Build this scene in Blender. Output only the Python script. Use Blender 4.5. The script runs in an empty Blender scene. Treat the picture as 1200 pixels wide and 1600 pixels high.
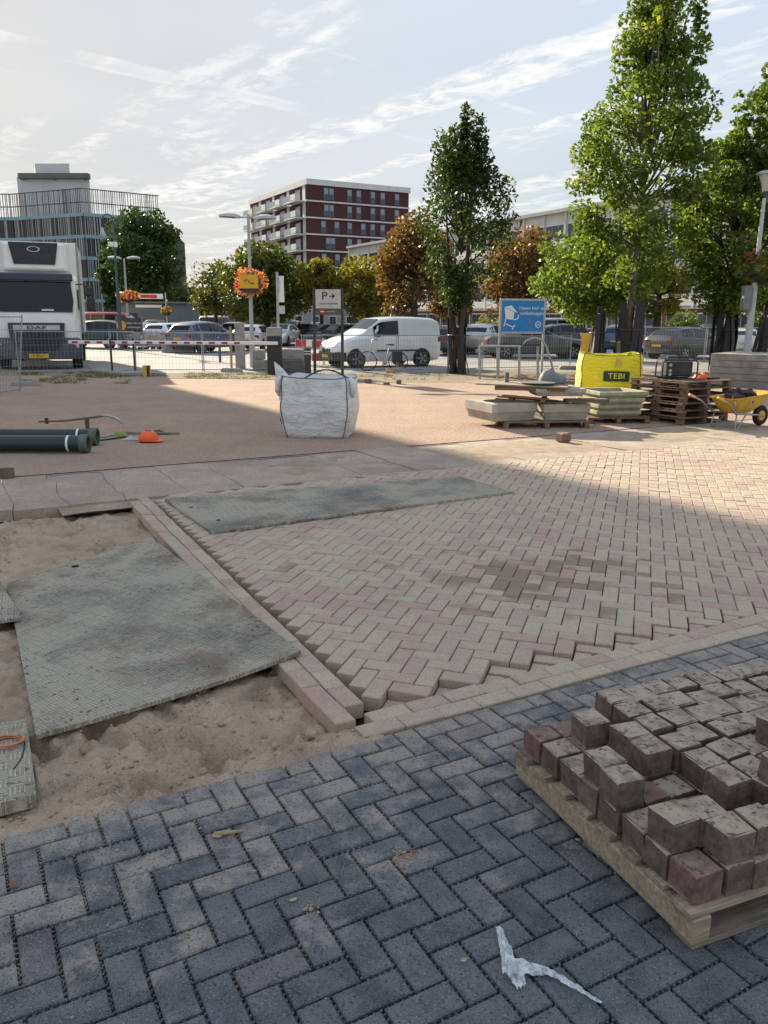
import bpy, math, random
import numpy as np
from mathutils import Vector, Matrix, noise
R = math.radians
rng = random.Random(7)
S = bpy.context.scene
COL = S.collection

# ---------------------------------------------------------------- camera, sky, sun, exposure
F, PIT, ROL, H = 1250.0, .2370, -.0080, 1.823          # focal length in px of a 1200x1600 frame, pitch, roll, eye height
cam = bpy.data.cameras.new('camera'); camo = bpy.data.objects.new('camera', cam); COL.objects.link(camo)
cam.sensor_fit = 'VERTICAL'; cam.sensor_height = 24.0; cam.sensor_width = 18.0; cam.lens = 24.0 * F / 1600.0
cam.clip_start = .05; cam.clip_end = 5000
camo.matrix_world = Matrix.Translation((0, 0, H)) @ Matrix.Rotation(math.pi/2 - PIT, 4, 'X') @ Matrix.Rotation(-ROL, 4, 'Z')
S.camera = camo
SUN_AZ, SUN_EL = R(-33), R(23)
SV = Vector((math.sin(SUN_AZ)*math.cos(SUN_EL), math.cos(SUN_AZ)*math.cos(SUN_EL), math.sin(SUN_EL)))
w = bpy.data.worlds.new('World'); S.world = w; w.use_nodes = True
nt = w.node_tree; nt.nodes.clear()
def N(t, ty, **kw):
    n = t.nodes.new(ty)
    for k, v in kw.items():
        if k.startswith('i_'):
            k2 = k[2:]; n.inputs[int(k2) if k2.isdigit() else k2.replace('_', ' ')].default_value = v
        else: setattr(n, k, v)
    return n
def mth(t, op, a, b=None, c=None, clamp=False):
    n = t.nodes.new('ShaderNodeMath'); n.operation = op; n.use_clamp = clamp
    for i, x in enumerate((a, b, c)):
        if x is None: continue
        if isinstance(x, (int, float)): n.inputs[i].default_value = x
        else: t.links.new(x, n.inputs[i])
    return n.outputs[0]
def mixc(t, fac, a, b, blend='MIX'):
    n = t.nodes.new('ShaderNodeMix'); n.data_type = 'RGBA'; n.blend_type = blend
    for i, x in ((0, fac), (6, a), (7, b)):
        if isinstance(x, (int, float)): n.inputs[i].default_value = x
        elif isinstance(x, tuple): n.inputs[i].default_value = (*x, 1)
        else: t.links.new(x, n.inputs[i])
    return n.outputs[2]
def ramp(t, src, stops, interp='LINEAR'):
    n = t.nodes.new('ShaderNodeValToRGB'); n.color_ramp.interpolation = interp
    e = n.color_ramp.elements
    while len(e) < len(stops): e.new(.5)
    for k, (p, c) in enumerate(stops):
        e[k].position = p; e[k].color = (*c, 1) if isinstance(c, tuple) else (c, c, c, 1)
    t.links.new(src, n.inputs[0]); return n.outputs[0]
def nz(t, vec, scale, detail=4, rough=.55, dist=0.):
    n = N(t, 'ShaderNodeTexNoise', i_Scale=scale, i_Detail=detail, i_Roughness=rough, i_Distortion=dist)
    if vec is not None: t.links.new(vec, n.inputs['Vector'])
    return n.outputs['Fac']
def mapping(t, vec, loc=(0,0,0), rot=(0,0,0), sc=(1,1,1)):
    n = t.nodes.new('ShaderNodeMapping'); t.links.new(vec, n.inputs[0])
    n.inputs[1].default_value = loc; n.inputs[2].default_value = rot; n.inputs[3].default_value = sc
    return n.outputs[0]
SKY = N(nt, 'ShaderNodeTexSky', sky_type='NISHITA', sun_disc=False, sun_elevation=SUN_EL, sun_rotation=SUN_AZ,
        air_density=1.0, dust_density=1.0, ozone_density=2.0, altitude=0)
tc = N(nt, 'ShaderNodeTexCoord')
dirv = tc.outputs['Generated']
sp = N(nt, 'ShaderNodeSeparateXYZ'); nt.links.new(dirv, sp.inputs[0])
zz = mth(nt, 'MAXIMUM', sp.outputs[2], .02)
px_ = mth(nt, 'DIVIDE', sp.outputs[0], zz); py_ = mth(nt, 'DIVIDE', sp.outputs[1], zz)
cmb = N(nt, 'ShaderNodeCombineXYZ'); nt.links.new(px_, cmb.inputs[0]); nt.links.new(py_, cmb.inputs[1])
# cirrus at cloud height: bands drawn out along the wind, mottled inside, and a few old contrails
rv = mapping(nt, cmb.outputs[0], rot=(0, 0, R(55.6)))
c1 = nz(nt, mapping(nt, rv, loc=(1.3, .75, 0), sc=(.28, 1.0, 1)), 1.15, 5, .58, .4)
c2 = nz(nt, mapping(nt, rv, sc=(1.0, 1.7, 1)), 4.2, 5, .66, .5)
c4 = nz(nt, mapping(nt, rv, loc=(4, 2, 0), sc=(.35, 1.1, 1)), 2.4, 4, .6, .3)
sy_ = N(nt, 'ShaderNodeSeparateXYZ'); nt.links.new(rv, sy_.inputs[0])
yy = mth(nt, 'ADD', sy_.outputs[1], mth(nt, 'MULTIPLY', mth(nt, 'SUBTRACT', c4, .5), .55))
def cband(y0, wdt, k): return mth(nt, 'MULTIPLY', ramp(nt, mth(nt, 'ABSOLUTE', mth(nt, 'SUBTRACT', yy, y0)), [(0., 1.), (wdt, 0.)], 'EASE'), k)
bands = mth(nt, 'MAXIMUM', mth(nt, 'MAXIMUM', cband(2.48, .34, 1.), cband(3.3, .28, .8)), mth(nt, 'MAXIMUM', cband(1.45, .20, .6), cband(4.6, .5, .8)))
cl = mth(nt, 'MULTIPLY', mth(nt, 'MAXIMUM', bands, ramp(nt, c1, [(.46, 0.), (.64, .9)])), ramp(nt, c2, [(.34, .12), (.60, 1.)]))
tv = mapping(nt, cmb.outputs[0], rot=(0, 0, R(-44)))
c3 = ramp(nt, nz(nt, mapping(nt, tv, loc=(.2, 1.4, 0), sc=(.04, 1.3, 1)), 2.4, 2, .5, .12), [(.58, 0.), (.66, .55)])
cl = mth(nt, 'MAXIMUM', cl, mth(nt, 'MULTIPLY', c3, ramp(nt, c4, [(.35, .1), (.6, 1.)])))
veil = ramp(nt, nz(nt, mapping(nt, cmb.outputs[0], sc=(.5, .5, 1)), .6, 2), [(.3, .10), (.75, .45)])
cl = mth(nt, 'MULTIPLY', mth(nt, 'MAXIMUM', cl, veil), .95, clamp=True)
bw = N(nt, 'ShaderNodeRGBToBW'); nt.links.new(SKY.outputs[0], bw.inputs[0])
# thin high cloud spreads the glare round the sun over the whole sky
comp = mth(nt, 'DIVIDE', 1.0, mth(nt, 'ADD', bw.outputs[0], .26))
lum = mth(nt, 'MULTIPLY', bw.outputs[0], comp)
soft = mixc(nt, ramp(nt, mth(nt, 'DIVIDE', lum, 1.0), [(.90, .42), (1.0, .60)]), mixc(nt, 1.0, SKY.outputs[0], comp, 'MULTIPLY'), mixc(nt, 1.0, (.93, 1.0, 1.09), lum, 'MULTIPLY'))
white = mixc(nt, 1.0, (1.04, 1.01, .96), mth(nt, 'ADD', mth(nt, 'MULTIPLY', lum, .25), 1.36), 'MULTIPLY')
skyc = mixc(nt, cl, soft, white)
BG = N(nt, 'ShaderNodeBackground', i_Strength=.15); nt.links.new(skyc, BG.inputs[0])
nt.links.new(BG.outputs[0], N(nt, 'ShaderNodeOutputWorld').inputs[0])
sl = bpy.data.lights.new('sun', 'SUN'); sl.energy = 2.5; sl.angle = R(.6); sl.color = (1, .87, .66)
slo = bpy.data.objects.new('sun', sl); COL.objects.link(slo); slo.rotation_euler = SV.to_track_quat('Z', 'Y').to_euler()
slo.location = SV*100
S.view_settings.view_transform = 'Standard'; S.view_settings.look = 'None'
S.view_settings.exposure = 2.18; S.view_settings.gamma = 1; S.view_settings.use_curve_mapping = False
S.cycles.max_bounces = 6; S.cycles.diffuse_bounces = 3; S.cycles.glossy_bounces = 3; S.cycles.transmission_bounces = 4; S.cycles.transparent_max_bounces = 6; S.cycles.caustics_reflective = False; S.cycles.caustics_refractive = False

# ---------------------------------------------------------------- surveying helpers (photo pixel -> place)
_c, _s, _cr, _sr = math.cos(PIT), math.sin(PIT), math.cos(ROL), math.sin(ROL)
def ray(px, py):
    x = (px-600)/F; y = -(py-800)/F
    xc = x*_cr + y*_sr; yc = -x*_sr + y*_cr
    return Vector((xc, _c + yc*_s, yc*_c - _s))
def G(px, py, z=0.):
    d = ray(px, py); return d*((z-H)/d.z) + Vector((0, 0, H))
def AT(px, py, Y):
    d = ray(px, py); return d*(Y/d.y) + Vector((0, 0, H))
def PR(p):
    dz = p[2]-H; yc = p[1]*_s + dz*_c; zc = p[1]*_c - dz*_s
    if zc < .05: return (-9999, -9999, zc)
    x = p[0]*_cr - yc*_sr; y = p[0]*_sr + yc*_cr
    return (600 + F*x/zc, 800 - F*y/zc, zc)
# paving lattice: u along the edge of the dark paving, v towards the camera, in brick widths
U = .107; LA = .5008
O2 = Vector((-12.7426*U, 23.5178*U)); EU = Vector((math.cos(LA), math.sin(LA))); EV = Vector((math.sin(LA), -math.cos(LA)))
def W(u, v, z=0.):
    p = O2 + EU*(u*U) + EV*(v*U); return Vector((p.x, p.y, z))

# ---------------------------------------------------------------- mesh builder
class MB:
    def __init__(s): s.v = []; s.f = []; s.m = []
    def add(s, vs, fs, mi=0):
        b = len(s.v); s.v += [tuple(x) for x in vs]; s.f += [tuple(b+i for i in f) for f in fs]; s.m += [mi]*len(fs); return s
    def obox(s, o, a, b, c, mi=0):
        o, a, b, c = map(Vector, (o, a, b, c))
        vs = [o, o+a, o+a+b, o+b, o+c, o+a+c, o+a+b+c, o+b+c]
        return s.add(vs, [(3,2,1,0), (4,5,6,7), (0,1,5,4), (1,2,6,5), (2,3,7,6), (3,0,4,7)], mi)
    def box(s, c, d, rz=0., mi=0):
        ca, sa = math.cos(rz), math.sin(rz)
        a = Vector((ca, sa, 0))*d[0]; b = Vector((-sa, ca, 0))*d[1]; e = Vector((0, 0, d[2]))
        return s.obox(Vector(c)-a/2-b/2-e/2, a, b, e, mi)
    def bar(s, p0, p1, w, h, mi=0, up=(0, 0, 1)):
        p0, p1 = Vector(p0), Vector(p1); d = p1-p0
        x = d.cross(Vector(up))
        if x.length < 1e-5: x = Vector((1, 0, 0))
        x.normalize(); z = x.cross(d).normalized()
        return s.obox(p0-x*w/2-z*h/2, x*w, d, z*h, mi)
    def cyl(s, p0, p1, r0, r1=None, n=10, mi=0, caps=True):
        p0, p1 = Vector(p0), Vector(p1); r1 = r0 if r1 is None else r1
        d = (p1-p0).normalized(); a = d.orthogonal().normalized(); b = d.cross(a)
        vs = [p + (a*math.cos(2*math.pi*k/n) + b*math.sin(2*math.pi*k/n))*r for p, r in ((p0, r0), (p1, r1)) for k in range(n)]
        fs = [(k, (k+1) % n, n+(k+1) % n, n+k) for k in range(n)]
        if caps: fs += [tuple(range(n-1, -1, -1)), tuple(range(n, 2*n))]
        return s.add(vs, fs, mi)
    def tube(s, path, r, n=7, mi=0, closed=False):
        P = [Vector(p) for p in path]; m = len(P); vs = []; up = None
        for i, p in enumerate(P):
            d = ((P[(i+1) % m] if closed or i < m-1 else p) - (P[i-1] if closed or i else p)).normalized()
            if up is None: up = d.orthogonal().normalized()
            a = (up - d*up.dot(d)); a = a.normalized() if a.length > 1e-6 else d.orthogonal().normalized(); up = a; b = d.cross(a)
            rr = r[i] if isinstance(r, (list, tuple)) else r
            vs += [p + (a*math.cos(2*math.pi*k/n)+b*math.sin(2*math.pi*k/n))*rr for k in range(n)]
        fs = []
        for i in range(m if closed else m-1):
            j = (i+1) % m
            fs += [(i*n+k, i*n+(k+1) % n, j*n+(k+1) % n, j*n+k) for k in range(n)]
        if not closed: fs += [tuple(range(n-1, -1, -1)), tuple((m-1)*n+k for k in range(n))]
        return s.add(vs, fs, mi)
    def prism(s, poly, z0, z1, mi=0):
        n = len(poly); vs = [(p[0], p[1], z0) for p in poly] + [(p[0], p[1], z1) for p in poly]
        a = sum(poly[i][0]*poly[(i+1) % n][1]-poly[(i+1) % n][0]*poly[i][1] for i in range(n))
        fs = [tuple(range(n-1, -1, -1)), tuple(range(n, 2*n))] + [(k, (k+1) % n, n+(k+1) % n, n+k) for k in range(n)]
        if a < 0: fs = [f[::-1] for f in fs]
        return s.add(vs, fs, mi)
    def lathe(s, prof, c=(0, 0, 0), n=16, mi=0):
        vs = [(c[0]+r*math.cos(2*math.pi*k/n), c[1]+r*math.sin(2*math.pi*k/n), c[2]+z) for r, z in prof for k in range(n)]
        fs = [(i*n+k, i*n+(k+1) % n, (i+1)*n+(k+1) % n, (i+1)*n+k) for i in range(len(prof)-1) for k in range(n)]
        return s.add(vs, fs, mi)
    def loft(s, rings, mi=0, caps=True, closed=True):
        n = len(rings[0]); vs = [p for r in rings for p in r]; kk = n if closed else n-1
        fs = [(i*n+k, i*n+(k+1) % n, (i+1)*n+(k+1) % n, (i+1)*n+k) for i in range(len(rings)-1) for k in range(kk)]
        if caps: fs += [tuple(range(n-1, -1, -1)), tuple((len(rings)-1)*n+k for k in range(n))]
        return s.add(vs, fs, mi)
    def grid(s, nu, nv, fn, mi=0):
        vs = [fn(i/nu, j/nv) for j in range(nv+1) for i in range(nu+1)]
        fs = [(j*(nu+1)+i, j*(nu+1)+i+1, (j+1)*(nu+1)+i+1, (j+1)*(nu+1)+i) for j in range(nv) for i in range(nu)]
        return s.add(vs, fs, mi)
    def mesh(s, name, mats, smooth=False):
        me = bpy.data.meshes.new(name); me.from_pydata(s.v, [], s.f)
        for m in (mats if isinstance(mats, (list, tuple)) else [mats]): me.materials.append(m)
        if any(s.m): me.polygons.foreach_set('material_index', s.m)
        if smooth: me.polygons.foreach_set('use_smooth', [True]*len(me.polygons))
        me.update(); return me
    def build(s, name, mats, parent=None, smooth=False, bevel=0, loc=None, rz=0, weighted=False, angle=None):
        me = s.mesh(name, mats, smooth)
        if angle is not None:
            me.polygons.foreach_set('use_smooth', [True]*len(me.polygons)); me.set_sharp_from_angle(angle=R(angle))
        return obj(name, me, parent, loc, rz, bevel)
def obj(name, me, parent=None, loc=None, rz=0, bevel=0):
    o = bpy.data.objects.new(name, me); COL.objects.link(o)
    if parent is not None: o.parent = parent
    if loc is not None: o.location = loc
    if rz: o.rotation_euler = (0, 0, rz)
    if bevel:
        b = o.modifiers.new('bevel', 'BEVEL'); b.width = bevel; b.segments = 2; b.limit_method = 'ANGLE'; b.angle_limit = R(40)
    return o
def tag(o, label=None, cat=None, group=None, kind=None):
    if label: o['label'] = label
    if cat: o['category'] = cat
    if group: o['group'] = group
    if kind: o['kind'] = kind
    return o
def thing(name, label, cat, loc=(0, 0, 0), rz=0., group=None):
    o = bpy.data.objects.new(name, None); COL.objects.link(o); o.empty_display_size = .2
    o.location = loc; o.rotation_euler = (0, 0, rz); return tag(o, label, cat, group)
def dup(o, parent=None, loc=None, rz=None, label=None, group=None):
    c = o.copy(); COL.objects.link(c)
    if parent is not None: c.parent = parent
    if loc is not None: c.location = loc
    if rz is not None: c.rotation_euler = (0, 0, rz)
    if label: c['label'] = label
    if group: c['group'] = group
    for ch in o.children: dup(ch, c)
    return c
def text(name, body, size, m, mw, parent, ext=.002, align='CENTER', sx=1.0):
    cu = bpy.data.curves.new(name, 'FONT'); cu.body = body; cu.size = size; cu.extrude = ext
    cu.align_x = align; cu.align_y = 'CENTER'
    to = bpy.data.objects.new(name, cu)
    me = bpy.data.meshes.new_from_object(to); bpy.data.objects.remove(to); bpy.data.curves.remove(cu)
    me.materials.append(m); me.name = name
    o = obj(name, me, parent); o.matrix_local = mw @ Matrix.Diagonal((sx, 1, 1, 1)); return o
def frame(o, x, n):
    """matrix with origin o, text direction x and facing normal n"""
    x = Vector(x).normalized(); n = Vector(n); n = (n - x*n.dot(x)).normalized(); y = n.cross(x)
    m = Matrix((x, y, n)).transposed().to_4x4(); m.translation = Vector(o); return m

# ---------------------------------------------------------------- materials
def mat(name):
    m = bpy.data.materials.new(name); m.use_nodes = True; t = m.node_tree; t.nodes.clear()
    b = t.nodes.new('ShaderNodeBsdfPrincipled'); o = t.nodes.new('ShaderNodeOutputMaterial'); t.links.new(b.outputs[0], o.inputs[0])
    return m, t, b
def bump(t, b, h, strength, dist=.01, prev=None):
    n = t.nodes.new('ShaderNodeBump'); n.inputs['Strength'].default_value = strength; n.inputs['Distance'].default_value = dist
    t.links.new(h, n.inputs['Height'])
    if prev is not None: t.links.new(prev, n.inputs['Normal'])
    t.links.new(n.outputs[0], b.inputs['Normal']); return n.outputs[0]
def world_pos(t): return t.nodes.new('ShaderNodeNewGeometry').outputs['Position']
def obj_pos(t): return t.nodes.new('ShaderNodeTexCoord').outputs['Object']
def rand_each(t):
    a = t.nodes.new('ShaderNodeObjectInfo').outputs['Random']; b = t.nodes.new('ShaderNodeNewGeometry').outputs['Random Per Island']
    return mth(t, 'FRACT', mth(t, 'ADD', a, b))
def simple(name, col, rough=.6, col2=None, scale=6, b=.0, bs=60, metal=0., rnd=0., spec=.5, detail=5, dist=.004, lo=.35, hi=.65, coat=0.):
    m, t, p = mat(name); p.inputs['Roughness'].default_value = rough; p.inputs['Metallic'].default_value = metal
    p.inputs['Specular IOR Level'].default_value = spec; p.inputs['Coat Weight'].default_value = coat
    pos = world_pos(t)
    if col2 is None: col2 = tuple(c*.8 for c in col)
    c = mixc(t, ramp(t, nz(t, pos, scale, detail), [(lo, 0.), (hi, 1.)]), col, col2)
    if rnd:
        r = mth(t, 'ADD', mth(t, 'MULTIPLY', rand_each(t), 2*rnd), 1-rnd)
        c = mixc(t, 1., c, r, 'MULTIPLY')
    t.links.new(c, p.inputs['Base Color'])
    if b: bump(t, p, nz(t, pos, bs, 4), b, dist)
    return m
def paint(name, col, rough=.25, metal=0.): return simple(name, col, rough, tuple(c*.93 for c in col), 3, coat=.6, metal=metal)
def leafmat(name, stops, trans=.45):
    m = bpy.data.materials.new(name); m.use_nodes = True; t = m.node_tree; t.nodes.clear()
    g = t.nodes.new('ShaderNodeNewGeometry')
    big = nz(t, g.outputs['Position'], .9, 2)
    f = mth(t, 'ADD', mth(t, 'MULTIPLY', g.outputs['Random Per Island'], .6), mth(t, 'MULTIPLY', mth(t, 'SUBTRACT', big, .28), .9))
    c = ramp(t, f, stops)
    d = t.nodes.new('ShaderNodeBsdfPrincipled'); d.inputs['Roughness'].default_value = .5; d.inputs['Specular IOR Level'].default_value = .35
    tr = t.nodes.new('ShaderNodeBsdfTranslucent'); mx = t.nodes.new('ShaderNodeMixShader'); mx.inputs[0].default_value = trans
    t.links.new(c, d.inputs['Base Color']); t.links.new(mixc(t, 1., c, (1.5, 1.5, .7), 'MULTIPLY'), tr.inputs[0])
    t.links.new(d.outputs[0], mx.inputs[1]); t.links.new(tr.outputs[0], mx.inputs[2])
    t.links.new(mx.outputs[0], t.nodes.new('ShaderNodeOutputMaterial').inputs[0]); return m
def glassmat(name, col=(.008, .010, .012), rough=.04):
    m, t, p = mat(name); p.inputs['Base Color'].default_value = (*col, 1); p.inputs['Roughness'].default_value = rough
    p.inputs['Specular IOR Level'].default_value = .4; return m
K = {}
K['steel'] = simple('galvanised_steel', (.42, .44, .45), .42, (.33, .34, .35), 9, metal=.7)
K['pole'] = simple('painted_pole', (.40, .42, .43), .5, (.34, .36, .37), 4)
K['dkpole'] = simple('dark_pole', (.035, .038, .042), .5)
K['black'] = simple('black_plastic', (.018, .019, .021), .5, (.03, .03, .03), 8)
K['rubber'] = simple('rubber', (.022, .022, .023), .8, (.035, .034, .032), 12)
K['white'] = simple('white_paint', (.78, .78, .76), .4, (.7, .7, .68), 3)
K['red'] = simple('red_paint', (.5, .025, .03), .45)
K['yellow'] = simple('yellow_paint', (.75, .42, .02), .4, (.6, .33, .03), 9, b=.2, bs=30)
def wood(name, a, b, rnd=.25):
    m, t, p = mat(name); op = obj_pos(t); p.inputs['Roughness'].default_value = .85
    r = rand_each(t); off = t.nodes.new('ShaderNodeCombineXYZ'); t.links.new(mth(t, 'MULTIPLY', r, 40.), off.inputs[1])
    ad = t.nodes.new('ShaderNodeVectorMath'); t.links.new(op, ad.inputs[0]); t.links.new(off.outputs[0], ad.inputs[1])
    g = nz(t, mapping(t, ad.outputs[0], sc=(2.5, 38, 38)), 1.6, 4, .65, .6)
    c = mixc(t, ramp(t, g, [(.35, 0.), (.65, 1.)]), a, b)
    c = mixc(t, ramp(t, nz(t, ad.outputs[0], 7, 3, .7), [(.5, 0.), (.75, .6)]), c, tuple(x*.45 for x in b))
    c = mixc(t, 1., c, mth(t, 'ADD', mth(t, 'MULTIPLY', r, 2*rnd), 1-rnd), 'MULTIPLY')
    t.links.new(c, p.inputs['Base Color']); bump(t, p, g, .7, .004); return m
K['wood'] = wood('weathered_wood', (.17, .135, .10), (.09, .07, .052))
K['woodlt'] = wood('pale_wood', (.36, .29, .205), (.20, .155, .11))
K['conc'] = simple('concrete', (.34, .33, .30), .9, (.25, .24, .22), 5, b=.4, bs=55)
K['concdk'] = simple('dark_concrete', (.17, .165, .155), .9, (.10, .10, .095), 6, b=.4, bs=55)
K['tyre'] = simple('tyre', (.02, .02, .021), .8)
K['rim'] = simple('rim', (.35, .36, .37), .35, metal=.6)
K['glass'] = glassmat('car_glass')
K['pane'] = glassmat('window_pane', (.05, .065, .08), .06)
K['panelt'] = glassmat('pale_window_pane', (.22, .26, .30), .1)
K['lampwhite'] = simple('lamp_shell', (.5, .52, .52), .35)
K['tail'] = simple('tail_light', (.32, .012, .015), .2)
K['head'] = simple('headlight', (.62, .64, .66), .12, metal=.3)
K['plate'] = simple('number_plate', (.72, .46, .03), .4)
K['ink'] = simple('black_lettering', (.012, .012, .013), .6)
K['bark'] = simple('bark', (.085, .07, .055), .95, (.04, .034, .028), 7, b=.8, bs=30, dist=.02)
K['barklt'] = simple('pale_bark', (.20, .165, .12), .95, (.10, .085, .065), 5, b=.8, bs=26, dist=.02)

# ---------------------------------------------------------------- ground materials
def vcoord(t, pos, e, o):
    n = t.nodes.new('ShaderNodeVectorMath'); n.operation = 'DOT_PRODUCT'; t.links.new(pos, n.inputs[0]); n.inputs[1].default_value = (e[0], e[1], 0)
    return mth(t, 'DIVIDE', mth(t, 'SUBTRACT', n.outputs['Value'], o.dot(e)), U)
def dark_brick_mat():
    m, t, p = mat('dark_brick'); pos = world_pos(t); r = rand_each(t)
    c = mixc(t, r, (.054, .063, .072), (.105, .115, .124))
    c = mixc(t, ramp(t, nz(t, pos, 9, 3), [(.35, 0.), (.65, .75)]), c, (.155, .162, .165))
    v = vcoord(t, pos, EV, O2)
    edge = mth(t, 'MULTIPLY', mth(t, 'SUBTRACT', 9., v), .026)
    d = mth(t, 'ADD', nz(t, pos, 6.5, 5, .70), edge)
    d = mth(t, 'ADD', d, mth(t, 'MULTIPLY', mth(t, 'SUBTRACT', mth(t, 'FRACT', mth(t, 'MULTIPLY', r, 7.3)), .5), .16))
    c = mixc(t, ramp(t, d, [(.56, 0.), (.76, .80)]), c, (.36, .315, .26))
    # a patch of pinkish blocks and spilt sand
    r2 = mth(t, 'FRACT', mth(t, 'MULTIPLY', r, 31.7))
    c = mixc(t, ramp(t, r2, [(.985, 0.), (.99, .45)]), c, (.24, .17, .145))
    sp_ = ramp(t, nz(t, pos, 230, 1, .5), [(.60, 0.), (.68, .9)])
    c = mixc(t, mth(t, 'MULTIPLY', sp_, .6), c, (.36, .345, .31))
    t.links.new(c, p.inputs['Base Color']); p.inputs['Roughness'].default_value = .72
    c = mixc(t, ramp(t, nz(t, pos, 95, 2, .7), [(.33, .75), (.44, 0.)]), c, (.018, .02, .022)); t.links.new(c, p.inputs['Base Color'])
    n1 = bump(t, p, nz(t, pos, 150, 2, .75), .9, .007)
    bump(t, p, ramp(t, nz(t, pos, 75, 2, .6), [(.28, 0.), (.40, 1.)]), .5, .004, n1)
    return m
def pink_brick_mat(name='pink_brick', film=.5):
    m, t, p = mat(name); pos = world_pos(t); r = rand_each(t)
    c = mixc(t, r, (.46, .295, .24), (.44, .345, .27))
    f = mth(t, 'ADD', mth(t, 'MULTIPLY', nz(t, pos, 1.1, 3), .9), mth(t, 'MULTIPLY', mth(t, 'SUBTRACT', mth(t, 'FRACT', mth(t, 'MULTIPLY', r, 13.1)), .5), .42))
    f = mth(t, 'ADD', f, mth(t, 'MULTIPLY', mth(t, 'SUBTRACT', nz(t, pos, 14, 4, .7), .5), .8))
    c = mixc(t, ramp(t, f, [(.22+(.5-film)*.4, 0.), (.62+(.5-film)*.4, .9)]), c, (.51, .435, .305))
    c = mixc(t, ramp(t, nz(t, pos, 55, 3, .7), [(.50, 0.), (.74, .6)]), c, (.31, .265, .215))
    # trodden earth on a band of the bricks
    q = mapping(t, pos, loc=(-1.05, -5.55, 0)); q = mapping(t, q, rot=(0, 0, R(-10)), sc=(.62, 1.25, 1))
    ln = t.nodes.new('ShaderNodeVectorMath'); ln.operation = 'LENGTH'; t.links.new(q, ln.inputs[0])
    e = mth(t, 'SUBTRACT', mth(t, 'ADD', nz(t, pos, 2.1, 4, .6), mth(t, 'MULTIPLY', mth(t, 'SUBTRACT', mth(t, 'FRACT', mth(t, 'MULTIPLY', r, 5.7)), .5), .5)), mth(t, 'MULTIPLY', ln.outputs['Value'], .40))
    c = mixc(t, ramp(t, e, [(.26, 0.), (.42, .85)]), c, (.24, .175, .115))
    t.links.new(c, p.inputs['Base Color']); p.inputs['Roughness'].default_value = .88
    c = mixc(t, ramp(t, nz(t, pos, 120, 2, .7), [(.36, .6), (.46, 0.)]), c, (.22, .18, .145)); t.links.new(c, p.inputs['Base Color'])
    bump(t, p, nz(t, pos, 110, 2, .75), .8, .007)
    return m
def sand_mat(name, a=(.66, .51, .375), b=(.53, .395, .285)):
    m, t, p = mat(name); pos = world_pos(t)
    c = mixc(t, ramp(t, nz(t, pos, 4.5, 4, .68), [(.36, 0.), (.66, 1.)]), a, b)
    c = mixc(t, ramp(t, nz(t, pos, 140, 2, .6), [(.38, .35), (.56, 0.)]), c, tuple(x*.55 for x in b))
    t.links.new(c, p.inputs['Base Color']); p.inputs['Roughness'].default_value = .97; p.inputs['Specular IOR Level'].default_value = .2
    n1 = bump(t, p, nz(t, pos, 42, 4, .78), 1.0, .03)
    bump(t, p, nz(t, pos, 240, 1, .7), .5, .003, n1)
    return m
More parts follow.
